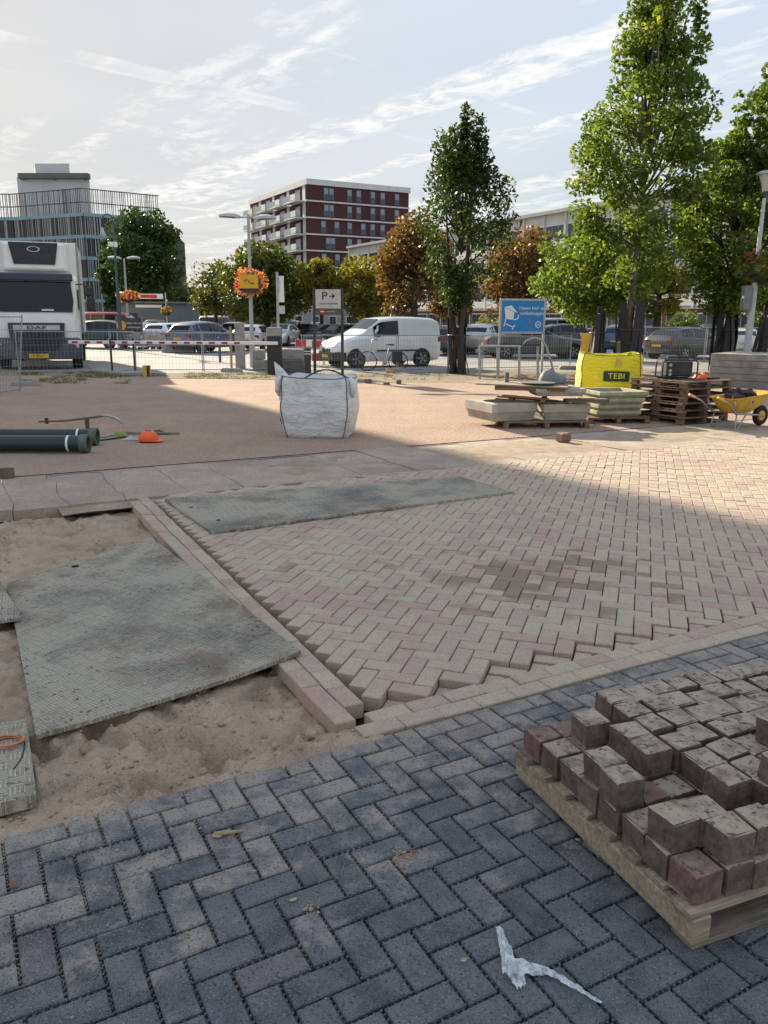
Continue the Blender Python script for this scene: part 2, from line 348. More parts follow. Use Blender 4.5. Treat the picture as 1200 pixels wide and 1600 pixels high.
def plate_mat():
    """road plate: groups of raised bars in a basket weave, caked with earth"""
    m, t, p = mat('tread_plate'); pos = obj_pos(t)
    sp_ = t.nodes.new('ShaderNodeSeparateXYZ'); t.links.new(pos, sp_.inputs[0])
    x, y = sp_.outputs[0], sp_.outputs[1]
    s_ = 1/.07
    xi = mth(t, 'FLOOR', mth(t, 'MULTIPLY', x, s_)); yi = mth(t, 'FLOOR', mth(t, 'MULTIPLY', y, s_))
    par = mth(t, 'MODULO', mth(t, 'ADD', mth(t, 'ADD', xi, yi), 1000.), 2.)
    fx = mth(t, 'FRACT', mth(t, 'MULTIPLY', x, s_)); fy = mth(t, 'FRACT', mth(t, 'MULTIPLY', y, s_))
    def bars(a, b):
        k = mth(t, 'ABSOLUTE', mth(t, 'SUBTRACT', mth(t, 'FRACT', mth(t, 'MULTIPLY', a, 4.)), .5))
        e = mth(t, 'MULTIPLY', mth(t, 'GREATER_THAN', b, .1), mth(t, 'LESS_THAN', b, .9))
        return mth(t, 'MULTIPLY', ramp(t, k, [(.16, 1.), (.32, 0.)]), e)
    h = mth(t, 'ADD', mth(t, 'MULTIPLY', bars(fx, fy), par), mth(t, 'MULTIPLY', bars(fy, fx), mth(t, 'SUBTRACT', 1., par)))
    wp = world_pos(t)
    dirt = mth(t, 'ADD', nz(t, wp, 1.05, 5, .68), mth(t, 'MULTIPLY', nz(t, wp, 26, 3, .75), .22))
    cov = ramp(t, dirt, [(.38, 0.), (.62, 1.)])
    base = mixc(t, nz(t, wp, 9, 3), (.125, .135, .128), (.235, .235, .21))
    c = mixc(t, mth(t, 'MULTIPLY', cov, .9), base, (.54, .48, .355))
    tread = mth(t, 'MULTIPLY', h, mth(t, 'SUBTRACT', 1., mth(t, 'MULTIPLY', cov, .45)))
    c = mixc(t, mth(t, 'MULTIPLY', mth(t, 'SUBTRACT', 1., h), mth(t, 'SUBTRACT', .72, mth(t, 'MULTIPLY', cov, .30))), c, (.065, .063, .055))  # grooves darkened in the colour: dirt in them plus painted relief shade
    brown = ramp(t, mth(t, 'ADD', nz(t, mapping(t, wp, loc=(3, 1, 0)), 1.25, 4, .68), mth(t, 'MULTIPLY', nz(t, wp, 38, 3, .75), .30)), [(.66, 0.), (.78, .9)])
    c = mixc(t, brown, c, (.20, .15, .10))
    clod = ramp(t, mth(t, 'ADD', nz(t, wp, 34, 3, .7), mth(t, 'MULTIPLY', nz(t, wp, 2.2, 2), .35)), [(.80, 0.), (.84, .9)])
    c = mixc(t, clod, c, (.06, .052, .04))
    pale = ramp(t, nz(t, wp, 80, 2, .7), [(.60, 0.), (.70, .5)]); c = mixc(t, pale, c, (.46, .44, .37))
    t.links.new(c, p.inputs['Base Color']); p.inputs['Roughness'].default_value = .75
    hh = mth(t, 'MULTIPLY', h, mth(t, 'SUBTRACT', 1., mth(t, 'MULTIPLY', cov, .6)))
    n1 = bump(t, p, tread, 1.0, .007)
    bump(t, p, nz(t, wp, 50, 3, .75), .9, .012, n1)
    return m
def field_mat():
    """old brick paving under a film of sand"""
    m, t, p = mat('dusty_brick_field'); pos = world_pos(t)
    q = mapping(t, pos, rot=(0, 0, -LA - R(45)))
    br = N(t, 'ShaderNodeTexBrick', i_Scale=1.0, i_Mortar_Size=.006, i_Brick_Width=.21, i_Row_Height=.105, i_Bias=0.)
    br.inputs['Color1'].default_value = (.42, .265, .205, 1); br.inputs['Color2'].default_value = (.33, .22, .17, 1); br.inputs['Mortar'].default_value = (.16, .12, .095, 1)
    t.links.new(q, br.inputs['Vector'])
    s1 = ramp(t, nz(t, pos, .9, 5, .66), [(.28, .35), (.62, 1.)])
    s2 = ramp(t, nz(t, mapping(t, q, sc=(1, 3.5, 1)), 9, 5, .7), [(.3, .35), (.62, 1.)])
    c = mixc(t, mth(t, 'MULTIPLY', mth(t, 'MULTIPLY', s1, s2), .93), br.outputs['Color'], (.52, .37, .255))
    c = mixc(t, ramp(t, nz(t, pos, 24, 3, .75), [(.46, 0.), (.72, .75)]), c, (.17, .12, .09))
    c = mixc(t, ramp(t, nz(t, pos, .35, 4, .6), [(.5, 0.), (.68, .45)]), c, (.29, .25, .20))
    t.links.new(c, p.inputs['Base Color']); p.inputs['Roughness'].default_value = .95
    n1 = bump(t, p, br.outputs['Fac'], -.35, .01)
    bump(t, p, nz(t, pos, 20, 4, .75), 1.0, .035, n1)
    return m
def strip_mat():
    m, t, p = mat('worn_concrete'); pos = world_pos(t)
    c = mixc(t, ramp(t, nz(t, pos, 2.2, 6, .62), [(.35, 0.), (.65, 1.)]), (.49, .40, .31), (.38, .30, .225))
    c = mixc(t, ramp(t, nz(t, pos, .8, 5, .65), [(.46, 0.), (.66, .75)]), c, (.31, .23, .185))
    c = mixc(t, ramp(t, nz(t, pos, 26, 4, .75), [(.48, 0.), (.70, .75)]), c, (.20, .165, .14))
    t.links.new(c, p.inputs['Base Color']); p.inputs['Roughness'].default_value = .93
    bump(t, p, nz(t, pos, 30, 4, .75), .9, .016); return m
K['dark'] = dark_brick_mat(); K['pink'] = pink_brick_mat(); K['border'] = pink_brick_mat('border_brick', .42)
K['sand'] = sand_mat('sand'); K['drysand'] = sand_mat('dry_sand', (.56, .45, .335), (.40, .315, .23)); K['bed'] = sand_mat('joint_bed', (.025, .023, .02), (.012, .011, .01))
K['redbed'] = sand_mat('brick_bed', (.05, .04, .034), (.03, .024, .02))
K['plate_tread'] = plate_mat(); K['field'] = field_mat(); K['strip'] = strip_mat()
K['asphalt'] = simple('car_park_paving', (.30, .285, .26), .9, (.20, .19, .175), .5, b=.3, bs=30)
K['verge'] = sand_mat('sandy_verge', (.40, .33, .235), (.25, .20, .14))

# ---------------------------------------------------------------- ground sheets
def sheet(name, pts, z, m, kind='structure', sub=0):
    mb = MB(); mb.add([(p[0], p[1], z) for p in pts], [tuple(range(len(pts)))])
    return tag(mb.build(name, m), kind=kind)
def uvpoly(*ps): return [W(u, v) for u, v in ps]
# far ground is a ring round the dug-out near part, which lies lower
g = MB(); near = [W(-60, 40), W(150, 40), W(150, -66.9), W(-60, -66.9)]
far = [(-900, -300), (900, -300), (900, 2500), (-900, 2500)]
g.add([(p.x, p.y, -.006) for p in near] + [(x, y, -.006) for x, y in far], [(0, 4, 5, 1), (1, 5, 6, 2), (2, 6, 7, 3), (3, 7, 4, 0)])
g.add([(p.x, p.y, -.15) for p in near], [(0, 1, 2, 3)])
tag(g.build('ground', K['asphalt']), kind='structure')
sheet('dark_paving_bed', uvpoly((-30, .1), (-30, 30), (90, 30), (90, .1)), -.046, K['bed'])
sheet('pink_paving_bed', uvpoly((15.9, -51.5), (14.3, .02), (130, .02), (130, -51.5)), -.095, K['redbed'])
fp = [W(-60, -67.55, .004), W(140, -67.55, .004)] + [Vector((x, y, .004)) for x, y in ((24, 25.5), (15, 24.8), (6, 24.2), (0, 23.6), (-6, 25.0), (-14, 25.4), (-26, 24))]
sheet('brick_field', fp, .004, K['field'])
vp = [Vector((-40, 22.0, -.001)), Vector((-14, 24.6, -.001)), Vector((0, 22.8, -.001)), Vector((24, 24.0, -.001)), Vector((40, 24, -.001)), Vector((40, 31.5, -.001)), Vector((16, 30.2, -.001)), Vector((4, 29.3, -.001)), Vector((1.5, 27.6, -.001)), Vector((-8, 28.2, -.001)), Vector((-40, 28, -.001))]
sheet('sandy_verge', vp, -.001, K['verge'])
# pale concrete pavement across the car park entrance
sheet('entrance_pavement', [G(133, 570), G(258, 553), G(300, 549), G(415, 560), G(500, 566), G(480, 580), G(160, 585)], .002, K['conc'])
sheet('car_park_path', [G(440, 580), G(620, 583), G(900, 575), G(1010, 566), G(1010, 559), G(700, 572), G(480, 575)], .003, K['conc'])

# ---------------------------------------------------------------- brick meshes
def brick_mesh(name, L, B, Hh, m, ch=.004, nubs=False):
    """block with its top face at z=0, chamfered round the top; nubs are the spacers on its flanks"""
    mb = MB(); a, b = L/2, B/2
    def ring(d, z): return [(-a+d, -b+d, z), (a-d, -b+d, z), (a-d, b-d, z), (-a+d, b-d, z)]
    vs = ring(0, -Hh) + ring(0, -ch) + ring(ch, 0)
    fs = [(0, 1, 5, 4), (1, 2, 6, 5), (2, 3, 7, 6), (3, 0, 4, 7), (4, 5, 9, 8), (5, 6, 10, 9), (6, 7, 11, 10), (7, 4, 8, 11), (8, 9, 10, 11)]
    mb.add(vs, fs)
    if nubs:
        def nub(cx, cy, nx, ny):
            tx, ty = -ny, nx; h = .004; dd = .0072; z1, z0 = -.010, -.046
            P = lambda s, o, z: (cx + tx*s*h + nx*o, cy + ty*s*h + ny*o, z)
            mb.add([P(-1, 0, z0), P(1, 0, z0), P(1, dd, z0), P(-1, dd, z0), P(-1, 0, z1), P(1, 0, z1), P(1, dd, z1-.002), P(-1, dd, z1-.002)], [(4, 7, 6, 5), (7, 3, 2, 6), (4, 0, 3, 7), (5, 6, 2, 1)])
        for k in range(9): nub(-a + L*(k+.5)/9, -b, 0, -1); nub(-a + L*(k+.5)/9, b, 0, 1)
        for k in range(5): nub(a, -b + B*(k+.5)/5, 1, 0); nub(-a, -b + B*(k+.5)/5, -1, 0)
    return mb.mesh(name, m)
def clip(poly, n, d):
    """keep n.p >= d"""
    out = []
    for i in range(len(poly)):
        p, q = poly[i], poly[(i+1) % len(poly)]
        a, b = n[0]*p[0]+n[1]*p[1]-d, n[0]*q[0]+n[1]*q[1]-d
        if a >= 0: out.append(p)
        if (a >= 0) != (b >= 0): k = a/(a-b); out.append((p[0]+(q[0]-p[0])*k, p[1]+(q[1]-p[1])*k))
    return out
def area(poly): return abs(sum(poly[i][0]*poly[(i+1) % len(poly)][1]-poly[(i+1) % len(poly)][0]*poly[i][1] for i in range(len(poly)))/2)
def inset(poly, d):
    c = (sum(p[0] for p in poly)/len(poly), sum(p[1] for p in poly)/len(poly)); out = []
    for p in poly:
        k = math.hypot(p[0]-c[0], p[1]-c[1]); out.append((c[0]+(p[0]-c[0])*max(0, 1-d/k), c[1]+(p[1]-c[1])*max(0, 1-d/k)))
    return out
def cut_brick(mb, poly, z, Hh=.08):
    n = len(poly); t = inset(poly, .006)
    if sum(poly[i][0]*poly[(i+1) % n][1]-poly[(i+1) % n][0]*poly[i][1] for i in range(n)) < 0: poly = poly[::-1]; t = t[::-1]
    vs = [(p[0], p[1], z-Hh) for p in poly] + [(p[0], p[1], z-.004) for p in poly] + [(p[0], p[1], z) for p in t]
    fs = [(k, (k+1) % n, n+(k+1) % n, n+k) for k in range(n)] + [(n+k, n+(k+1) % n, 2*n+(k+1) % n, 2*n+k) for k in range(n)] + [tuple(range(2*n, 3*n))]
    mb.add(vs, fs)
def seen(p, mg=160):
    x, y, z = PR(p); return z > .3 and -mg < x < 1200+mg and -mg < y < 1600+mg*2
def lay(parent, items, me, m, nmax=300, jit=.002):
    """items: (center Vector, angle, z) -> the nmax largest in view as objects, the rest as one part"""
    items.sort(key=lambda q: PR(q[0])[2])
    rest = MB(); n = 0
    base = [v.co.copy() for v in me.vertices]; fs = [tuple(pl.vertices) for pl in me.polygons]
    for c, a, z in items:
        a += rng.gauss(0, .006); zz = z + rng.gauss(0, jit); tx, ty = rng.gauss(0, .006), rng.gauss(0, .006)
        if n < nmax and seen(c, 60):
            o = obj('brick', me, parent, (c.x, c.y, zz)); o.rotation_euler = (tx, ty, a); n += 1
        else:
            mw = Matrix.Translation((c.x, c.y, zz)) @ Matrix.Rotation(a, 4, 'Z')
            rest.add([mw @ p for p in base], fs)
    if rest.v: tag(rest.build('bricks', m, parent), kind='stuff')
    return n
def empty_structure(name):
    o = bpy.data.objects.new(name, None); COL.objects.link(o); o['kind'] = 'structure'; return o

# ---------------------------------------------------------------- dark herringbone
dk = empty_structure('dark_paving')
DBM = brick_mesh('dark_brick', 2*U-.0112, U-.0112, .08, K['dark'], .0045, nubs=True)
items = []; halves = []
for v in range(0, 26):
    for u in range(-12, 60):
        k = (u - v) % 4
        if k == 0: c = W(u+1, v+.5); a = LA
        elif k == 3 : c = W(u+.5, v+1); a = LA+math.pi/2       # with v downwards the upright brick covers v and v+1
        elif k == 2 and v == 0: halves.append(W(u+.5, .5)); continue
        else: continue
        if seen(c, 330): items.append((c, a, 0.))
lay(dk, items, DBM, K['dark'])
HBM = brick_mesh('dark_half_brick', U-.0112, U-.0112, .08, K['dark'], .0045, nubs=True)
for c in halves:
    if seen(c, 300): obj('brick', HBM, dk, (c.x, c.y, rng.gauss(0, .001)), LA)

# ---------------------------------------------------------------- pink borders and herringbone
pk = empty_structure('pink_paving')
PBM = brick_mesh('pink_brick', 2*U-.0058, U-.0058, .08, K['pink'], .005)
BBM = brick_mesh('border_brick', 2*U-.003, U-.003, .08, K['border'], .005)
def ul(v): return 13.12 + (-v-1.6)/48.6*1.05        # outer edge of the left border drifts a little
bd = empty_structure('brick_border'); items = []
for row, start in ((0, 13.75), (1, 14.75)):
    for k in range(0, 40):
        c = W(start + 2*k + 1, -.62 - row*1.0)
        if seen(c, 300): items.append((c, LA, .004))
for row, end in ((0, -1.65), (1, -2.95)):
    for k in range(0, 24):
        v = end - 2*k - 1
        if v < -50.6: break
        items.append((W(ul(v) + .5 + row*1.02, v), LA + math.pi/2 - .0215, .004))
lay(bd, items, BBM, K['border'], jit=.0025)
def rot2(v, a): return Vector((v.x*math.cos(a)-v.y*math.sin(a), v.x*math.sin(a)+v.y*math.cos(a)))
P1 = rot2((EU + EV).normalized(), -.0216); P2 = rot2((EU - EV).normalized(), -.0216); PA = math.atan2(P1.y, P1.x)
PO = W(16.82, -5.09); PO2 = Vector((PO.x, PO.y))
items = []; cuts = []
rr = random.Random(3)
for j in range(-60, 130):
    for i in range(-60, 130):
        k = (i + j) % 4
        if k == 0: ci, cj, a = i+1., j+.5, PA
        elif k == 2: ci, cj, a = i+.5, j+1., PA + math.pi/2
        else: continue
        p = PO2 + P1*(ci*U) + P2*(cj*U); d = p - O2; u, v = d.dot(EU)/U, d.dot(EV)/U
        if v > -1.5 or v < -53 or u < 14 or u > 118: continue
        c = Vector((p.x, p.y, 0))
        if not seen(c, 200): continue
        da = a - LA; hx = abs(math.cos(da)) + .5*abs(math.sin(da)); 
        ca, sa = math.cos(a), math.sin(a); hl, hb = U-.002, U/2-.002
        cor = [(p.x + ca*x - sa*y, p.y + sa*x + ca*y) for x, y in ((-hl, -hb), (hl, -hb), (hl, hb), (-hl, hb))]
        us = [(Vector(q)-O2).dot(EU)/U for q in cor]; vs = [(Vector(q)-O2).dot(EV)/U for q in cor]
        if min(a_ - ul(b_) for a_, b_ in zip(us, vs)) < 2.06 - .34: continue                                # not yet cut in along the left border
        if max(vs) > -2.17:
            poly = clip(cor, -EV, -(O2.dot(EV) + -2.19*U))
            if len(poly) >= 3 and area(poly) > .0030 and not (u < 40 and area(poly) < .0085 and rr.random() < .35):
                z = -.048*max(0, 1-(u-16)/22) - .002; poly = inset(poly, .007)
                cuts.append((poly, z + rr.gauss(0, .003)))
            continue
        if min(vs) < -51.35:
            poly = clip(cor, EV, O2.dot(EV) + -51.3*U)
            if len(poly) >= 3 and area(poly) > .004 and (u > 45 or rr.random() > .45): cuts.append((poly, rr.gauss(0, .002)))
            continue
        items.append((c, a, 0.))
print('pink bricks', len(items), 'cut', len(cuts))
lay(pk, items, PBM, K['pink'], 296)
for poly, z in cuts:
    cx = sum(p[0] for p in poly)/len(poly); cy = sum(p[1] for p in poly)/len(poly)
    mb = MB(); cut_brick(mb, [(p[0]-cx, p[1]-cy) for p in poly], 0.); mb.build('cut_brick', K['pink'], pk, loc=(cx, cy, z))

# ---------------------------------------------------------------- concrete strip in cracked slabs
st = empty_structure('concrete_strip'); rr = random.Random(11)
ucut = [-34, -24, -14, -6.5, -1.5, 4.2, 9.0, 14.2, 20.5, 26, 33, 40, 47, 55, 63, 71, 80, 90, 101, 114, 128]
def crack(u0, seed):
    r2 = random.Random(seed); pts = []; n = 7
    for k in range(n+1): pts.append((u0 + (r2.gauss(0, .22) if 0 < k < n else r2.gauss(0, .15)), -51.05 - 16.3*k/n))
    return pts
cr_ = [crack(u, 40+i) for i, u in enumerate(ucut)]
for i in range(len(ucut)-1):
    A = [(u+.03, v) for u, v in cr_[i]]; B = [(u-.03, v) for u, v in cr_[i+1]]
    poly = [W(u, v) for u, v in A] + [W(u, v) for u, v in reversed(B)]
    mb = MB(); c = sum((Vector(p) for p in poly), Vector())/len(poly)
    mb.prism([(p.x-c.x, p.y-c.y) for p in poly], -.11, 0)
    o = mb.build('slab', K['strip'], st, loc=(c.x, c.y, -.006 + rr.gauss(0, .004))); o.rotation_euler = (rr.gauss(0, .003), rr.gauss(0, .003), 0)

# ---------------------------------------------------------------- sand
def fb(x, y, s, o=4, off=0.):
    v = 0; a = 1.; t = 0
    for _ in range(o):
        v += a*noise.noise((x*s+off, y*s-off, off*1.7)); t += a; a *= .52; s *= 2.1
    return v/t
PLATE = [(2.2, -29.9), (12.9, -35.0), (14.6, -8.9), (1.75, -7.1)]     # corners of the big road plate, u v
def in_plate(u, v, mg=0.):
    n = 4
    for i in range(n):
        a, b = PLATE[i], PLATE[(i+1) % n]
        if (b[0]-a[0])*(v-a[1]) - (b[1]-a[1])*(u-a[0]) < -mg*14: return False
    return True
rf = random.Random(52)
feet = [(rf.uniform(-1, 12), rf.uniform(-8, -1), rf.uniform(0, 3.1)) for _ in range(22)] + [(rf.uniform(0, 13), rf.uniform(-49, -36), rf.uniform(0, 3.1)) for _ in range(16)]
def sand_z(u, v):
    p = W(u, v); x, y = p.x, p.y
    z = -.080 + .036*fb(x, y, 1.6, 3) + .046*fb(x, y, 4.6, 4, 3.) + .030*fb(x, y, 15, 3, 7.) + .030*(.25-abs(fb(x, y, 6.5, 3, 11.)))
    for fu, fv, fa in feet:
        du, dv = (u-fu), (v-fv)
        if abs(du) < 3 and abs(dv) < 3:
            a = du*math.cos(fa)+dv*math.sin(fa); b = -du*math.sin(fa)+dv*math.cos(fa)
            q = (a/1.35)**2 + (b/.5)**2
            z += -.040*math.exp(-q*q) + .020*math.exp(-((q-1.5)**2)*3) + (.007*math.sin(a*14) if q < 1 else 0)
    near = math.exp(-((v-.15)/1.9)**2)                                     # banked up against the dark paving
    z += near*(.062 + .012*fb(x, y, 9, 2, 1.))
    z += .075*math.exp(-((u-10.6)/2.3)**2 - ((v+.5)/1.1)**2)               # little heap beside the border end
    if v < -48.5: z -= .05*min(1, (-48.5-v)/1.5)
    if u > 12.2 and v < -2: z -= .02*min(1, (u-12.2))
    if in_plate(u, v, .5): z = min(z, -.058)
    if in_plate(u, v, -.9): z -= .02
    if -2.2 < u < 1.9 and -20.8 < v < -8.6:                                    # wheel tread pressed into the sand
        k = math.sin(v*4.6 + math.sin(u*2.2)*1.2); z += .010*(1 if k > .1 else -1)*min(1, (1.9-u)*2)
    return z
sm = MB(); NU, NV = 210, 380
u0, u1, v0, v1 = -26., 14.6, -51.2, .55
def sfn(a, b):
    a2 = a**.72; u = u0 + (u1-u0)*a2; v = v0 + (v1-v0)*b
    if u > ul(v) + .4 and v < -1.8: u = ul(v) + .4
    z = sand_z(u, v)
    if v > .05: z = min(z, .012 - (v-.05)*.09 + .006*fb(u, v, 1.3, 2))
    return W(u, v, z)
sm.grid(NU, NV, sfn)
tag(sm.build('sand_bed', K['sand'], smooth=True), kind='structure')
cm = MB(); rc = random.Random(71)                                        # clods and pebbles on the sand
for k in range(1500):
    u, v = rc.uniform(-4, 14), (rc.uniform(-9, .3) if k % 3 else rc.uniform(-50, -33))
    if u > ul(v)-.3 and v < -1.5: continue
    s_ = rc.lognormvariate(-5.2, .55); p = W(u, v, sand_z(u, v) + s_*.3)
    vs = [Vector(q)*s_*rc.uniform(.6, 1.3) + p for q in ((1, 0, 0), (-1, 0, 0), (0, 1, 0), (0, -1, 0), (0, 0, .7), (0, 0, -.7))]
    cm.add(vs, [(0, 2, 4), (2, 1, 4), (1, 3, 4), (3, 0, 4), (2, 0, 5), (1, 2, 5), (3, 1, 5), (0, 3, 5)])
tag(cm.build('sand_clods', K['sand'], smooth=True), kind='stuff')
# sand drifted over the strip and the far edge of the bricks
dm = MB()
def dfn(a, b):
    u = 8 + 118*a; v = -69.5 + 21.5*b; p = W(u, v)
    e = math.exp(-((v+60)/6.2)**4) ; z = -.030 + .034*e*min(1, max(.25, (u-22)/26)) + .026*fb(p.x, p.y, .9, 3, 5.) + .012*fb(p.x, p.y, 4., 4, 2.)
    return W(u, v, min(z, .03))
dm.grid(300, 90, dfn)
tag(dm.build('sand_drift', K['drysand'], smooth=True), kind='stuff')

# ---------------------------------------------------------------- road plates
def plate(name, corners, label, zf, th=.02, nu=26, nv=26, holes=()):
    """corners: 4 world points in order; zf(a,b) lifts the sheet"""
    c = sum(corners, Vector())/4
    ex = (corners[1]-corners[0]); rz = math.atan2(ex.y, ex.x)
    o = thing(name, label, 'road plate', (c.x, c.y, 0), rz)
    inv = Matrix.Rotation(-rz, 3, 'Z')
    def pt(a, b, dz):
        p = corners[0]*(1-a)*(1-b) + corners[1]*a*(1-b) + corners[2]*a*b + corners[3]*(1-a)*b
        q = inv @ (p - c); q.z = zf(a, b) + dz; return q
    mb = MB(); ns = (nu+1)*(nv+1)
    mb.grid(nu, nv, lambda a, b: pt(a, b, 0)); mb.grid(nu, nv, lambda a, b: pt(a, b, -th))
    k = len(mb.f)//2; mb.f[k:] = [f[::-1] for f in mb.f[k:]]
    rim = [(i, 0) for i in range(nu)] + [(nu, j) for j in range(nv)] + [(nu-i, nv) for i in range(nu)] + [(0, nv-j) for j in range(nv)]
    idx = [j*(nu+1)+i for i, j in rim]
    for q in range(len(idx)):
        a_, b_ = idx[q], idx[(q+1) % len(idx)]; mb.f.append((a_, a_+ns, b_+ns, b_)); mb.m.append(0)
    # face the top upwards
    a0 = mb.f[0]; v = [Vector(mb.v[i]) for i in a0]
    if (v[1]-v[0]).cross(v[2]-v[0]).z < 0: mb.f = [f[::-1] for f in mb.f]
    mb.build('tread_sheet', K['plate_tread'], o, smooth=False)
    for a, b, s in holes:
        h = MB(); q = pt(a, b, .0015); h.lathe([(0, 0), (s, 0)], q, 14)
        e = h.build('grip_hole', K['bed'], o); e.scale = (1, 1, 1)
    return o
pc = [W(*PLATE[0]), W(*PLATE[1]), W(*PLATE[2]), W(*PLATE[3])]
def z_big(a, b):
    rest = .012 + .018*a                                                     # right side lies on the border bricks
    return (-.036 + .018*b + .012*math.sin(b*3))*(1-a)**1.0 + rest*a + .045*a*(1-a)*(-1)*b + .012*max(0, a-.75)*4*b - .02*(1-a)*b*0
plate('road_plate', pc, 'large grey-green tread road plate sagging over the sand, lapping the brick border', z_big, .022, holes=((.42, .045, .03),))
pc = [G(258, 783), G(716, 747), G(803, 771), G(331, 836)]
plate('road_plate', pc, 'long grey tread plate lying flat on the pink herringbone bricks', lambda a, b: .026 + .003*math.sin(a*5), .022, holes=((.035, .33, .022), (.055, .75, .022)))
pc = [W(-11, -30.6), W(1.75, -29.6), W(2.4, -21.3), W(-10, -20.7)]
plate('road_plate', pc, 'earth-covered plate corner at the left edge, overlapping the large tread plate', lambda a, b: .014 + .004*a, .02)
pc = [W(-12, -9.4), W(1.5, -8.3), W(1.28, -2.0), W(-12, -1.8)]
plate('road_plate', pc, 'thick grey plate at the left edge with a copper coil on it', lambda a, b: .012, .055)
# copper coil and cable on that plate
cp = G(10, 1163, .012)
t_ = thing('copper_coil', 'small coil of copper pipe lying on the thick plate at left', 'pipe coil', (cp.x, cp.y, .012))
mb = MB(); mb.tube([(.055*math.cos(k*.35)*(1+.01*k), .05*math.sin(k*.35), .004+.0005*k) for k in range(40)], .006, 7); mb.build('coil', simple('copper', (.55, .25, .14), .4, metal=.5), t_, smooth=True)
mb = MB(); mb.tube([(.07 + .05*math.sin(k*.16), -.03 - .02*k + .055, .0) for k in range(12)], .004, 6); mb.build('tail_cable', K['black'], t_, smooth=True)

# ---------------------------------------------------------------- pallet of loose paving blocks in the foreground
def pallet(name, label, loc, rz, L=1.2, B=.8, Hh=.13, group=None, m='wood', seed=1, nb=7):
    """L along local x (deck boards run along x), B along local y"""
    r = random.Random(seed); o = thing(name, label, 'pallet', loc, rz, group)
    bt = .02
    for k in range(3):                                    # bearers run along y
        x = (-L/2+.04, 0, L/2-.04)[k]
        for q in range(3):
            mb = MB(); mb.box((x, (-B/2+.07, 0, B/2-.07)[q], bt + (Hh-2*bt-.02)/2), (.08, .14, Hh-2*bt-.02)); mb.build('block', K[m], o, bevel=.004)
        mb = MB(); mb.box((x, 0, bt/2), (.09, B, bt)); mb.build('bottom_board', K[m], o, bevel=.003)
        mb = MB(); mb.box((x, 0, Hh-bt-.01), (.10, B-.004, .02)); mb.build('stringer', K[m], o, bevel=.003)
    for k in range(nb):
        y = -B/2 + .05 + (B-.1)*k/(nb-1)
        mb = MB(); mb.box((r.gauss(0, .004), y, Hh-bt/2+.001*k % .003), (L+r.gauss(0, .006), min(.1, B/nb*.82), bt)); mb.build('deck_board', K[m], o, bevel=.003)
    return o
A1 = R(22); E1 = Vector((math.cos(A1), math.sin(A1), 0)); E2 = Vector((math.sin(A1), -math.cos(A1), 0))
PC = Vector((.545, 2.93, 0))                              # far left corner on the ground
PLn, PBn = 1.25, 1.0
ctr = PC + E1*PLn/2 + E2*PBn/2
po = thing('pallet', 'weathered pallet under the loose brown blocks in the right foreground', 'pallet', ctr, A1)
rr = random.Random(5)
for x in (-PLn/2+.035, 0, PLn/2-.035):
    mb = MB(); mb.box((x, 0, .065), (.07, PBn, .085)); mb.build('stringer', K['woodlt'], po, bevel=.005)
for y in (-PBn/2+.05, 0, PBn/2-.05):
    mb = MB(); mb.box((0, y, .011), (PLn-.02, .09, .021)); mb.build('bottom_board', K['woodlt'], po, bevel=.003)
for k in range(8):
    mb = MB(); mb.box((rr.gauss(0, .004), -PBn/2+.05+(PBn-.1)*k/7, .119 + .0006*(k % 2)), (PLn+.012+rr.gauss(0, .006), .085, .021)); mb.build('deck_board', K['woodlt'], po, bevel=.003)
def block_mat(name, a, b, moss=.85):
    m, t, p = mat(name); pos = world_pos(t); op = obj_pos(t)
    c = mixc(t, rand_each(t), a, b)
    c = mixc(t, ramp(t, nz(t, pos, 26, 4, .7), [(.38, 0.), (.68, .85)]), c, tuple(x*.45 for x in a))
    g = t.nodes.new('ShaderNodeNewGeometry'); sx = t.nodes.new('ShaderNodeSeparateXYZ'); t.links.new(g.outputs['Normal'], sx.inputs[0])
    top = mth(t, 'GREATER_THAN', sx.outputs[2], .6)
    f = mth(t, 'MULTIPLY', ramp(t, nz(t, pos, 11, 4, .7), [(.30, .15), (.55, 1.)]), top)
    c = mixc(t, mth(t, 'MULTIPLY', f, moss), c, (.46, .385, .28))
    f2 = mth(t, 'MULTIPLY', ramp(t, nz(t, pos, 30, 4, .75), [(.53, 0.), (.63, .9)]), top)
    c = mixc(t, f2, c, (.065, .055, .036))
    t.links.new(c, p.inputs['Base Color']); p.inputs['Roughness'].default_value = .9
    n1 = bump(t, p, nz(t, pos, 38, 4, .72), .9, .010); bump(t, p, nz(t, pos, 180, 2, .7), .6, .004, n1); return m
K['blk'] = block_mat('old_block', (.14, .10, .078), (.215, .16, .125)); K['blkred'] = block_mat('red_block', (.19, .10, .08), (.25, .15, .12), .3)
def rough_block(name, l, b, h, m, seed, ch=.0035):
    r = random.Random(seed); mb = MB(); j = lambda: r.gauss(0, .0026)
    def ring(d, z): return [(-l/2+d+j(), -b/2+d+j(), z+j()*.5), (l/2-d+j(), -b/2+d+j(), z+j()*.5), (l/2-d+j(), b/2-d+j(), z+j()*.5), (-l/2+d+j(), b/2-d+j(), z+j()*.5)]
    rs = ring(ch, 0) + ring(0, ch) + ring(0, h-ch*1.3) + ring(ch*1.3, h)
    fs = [(3, 2, 1, 0), (12, 13, 14, 15)] + [(4*q+k, 4*q+(k+1) % 4, 4*q+4+(k+1) % 4, 4*q+4+k) for q in range(3) for k in range(4)]
    mb.add(rs, fs); return mb.mesh(name, m)
BLK = [rough_block('block', .107, .111, .098, K['blk'], 60+i) for i in range(6)] + [rough_block('block', .107, .111, .098, K['blkred'], 80+i) for i in range(2)]
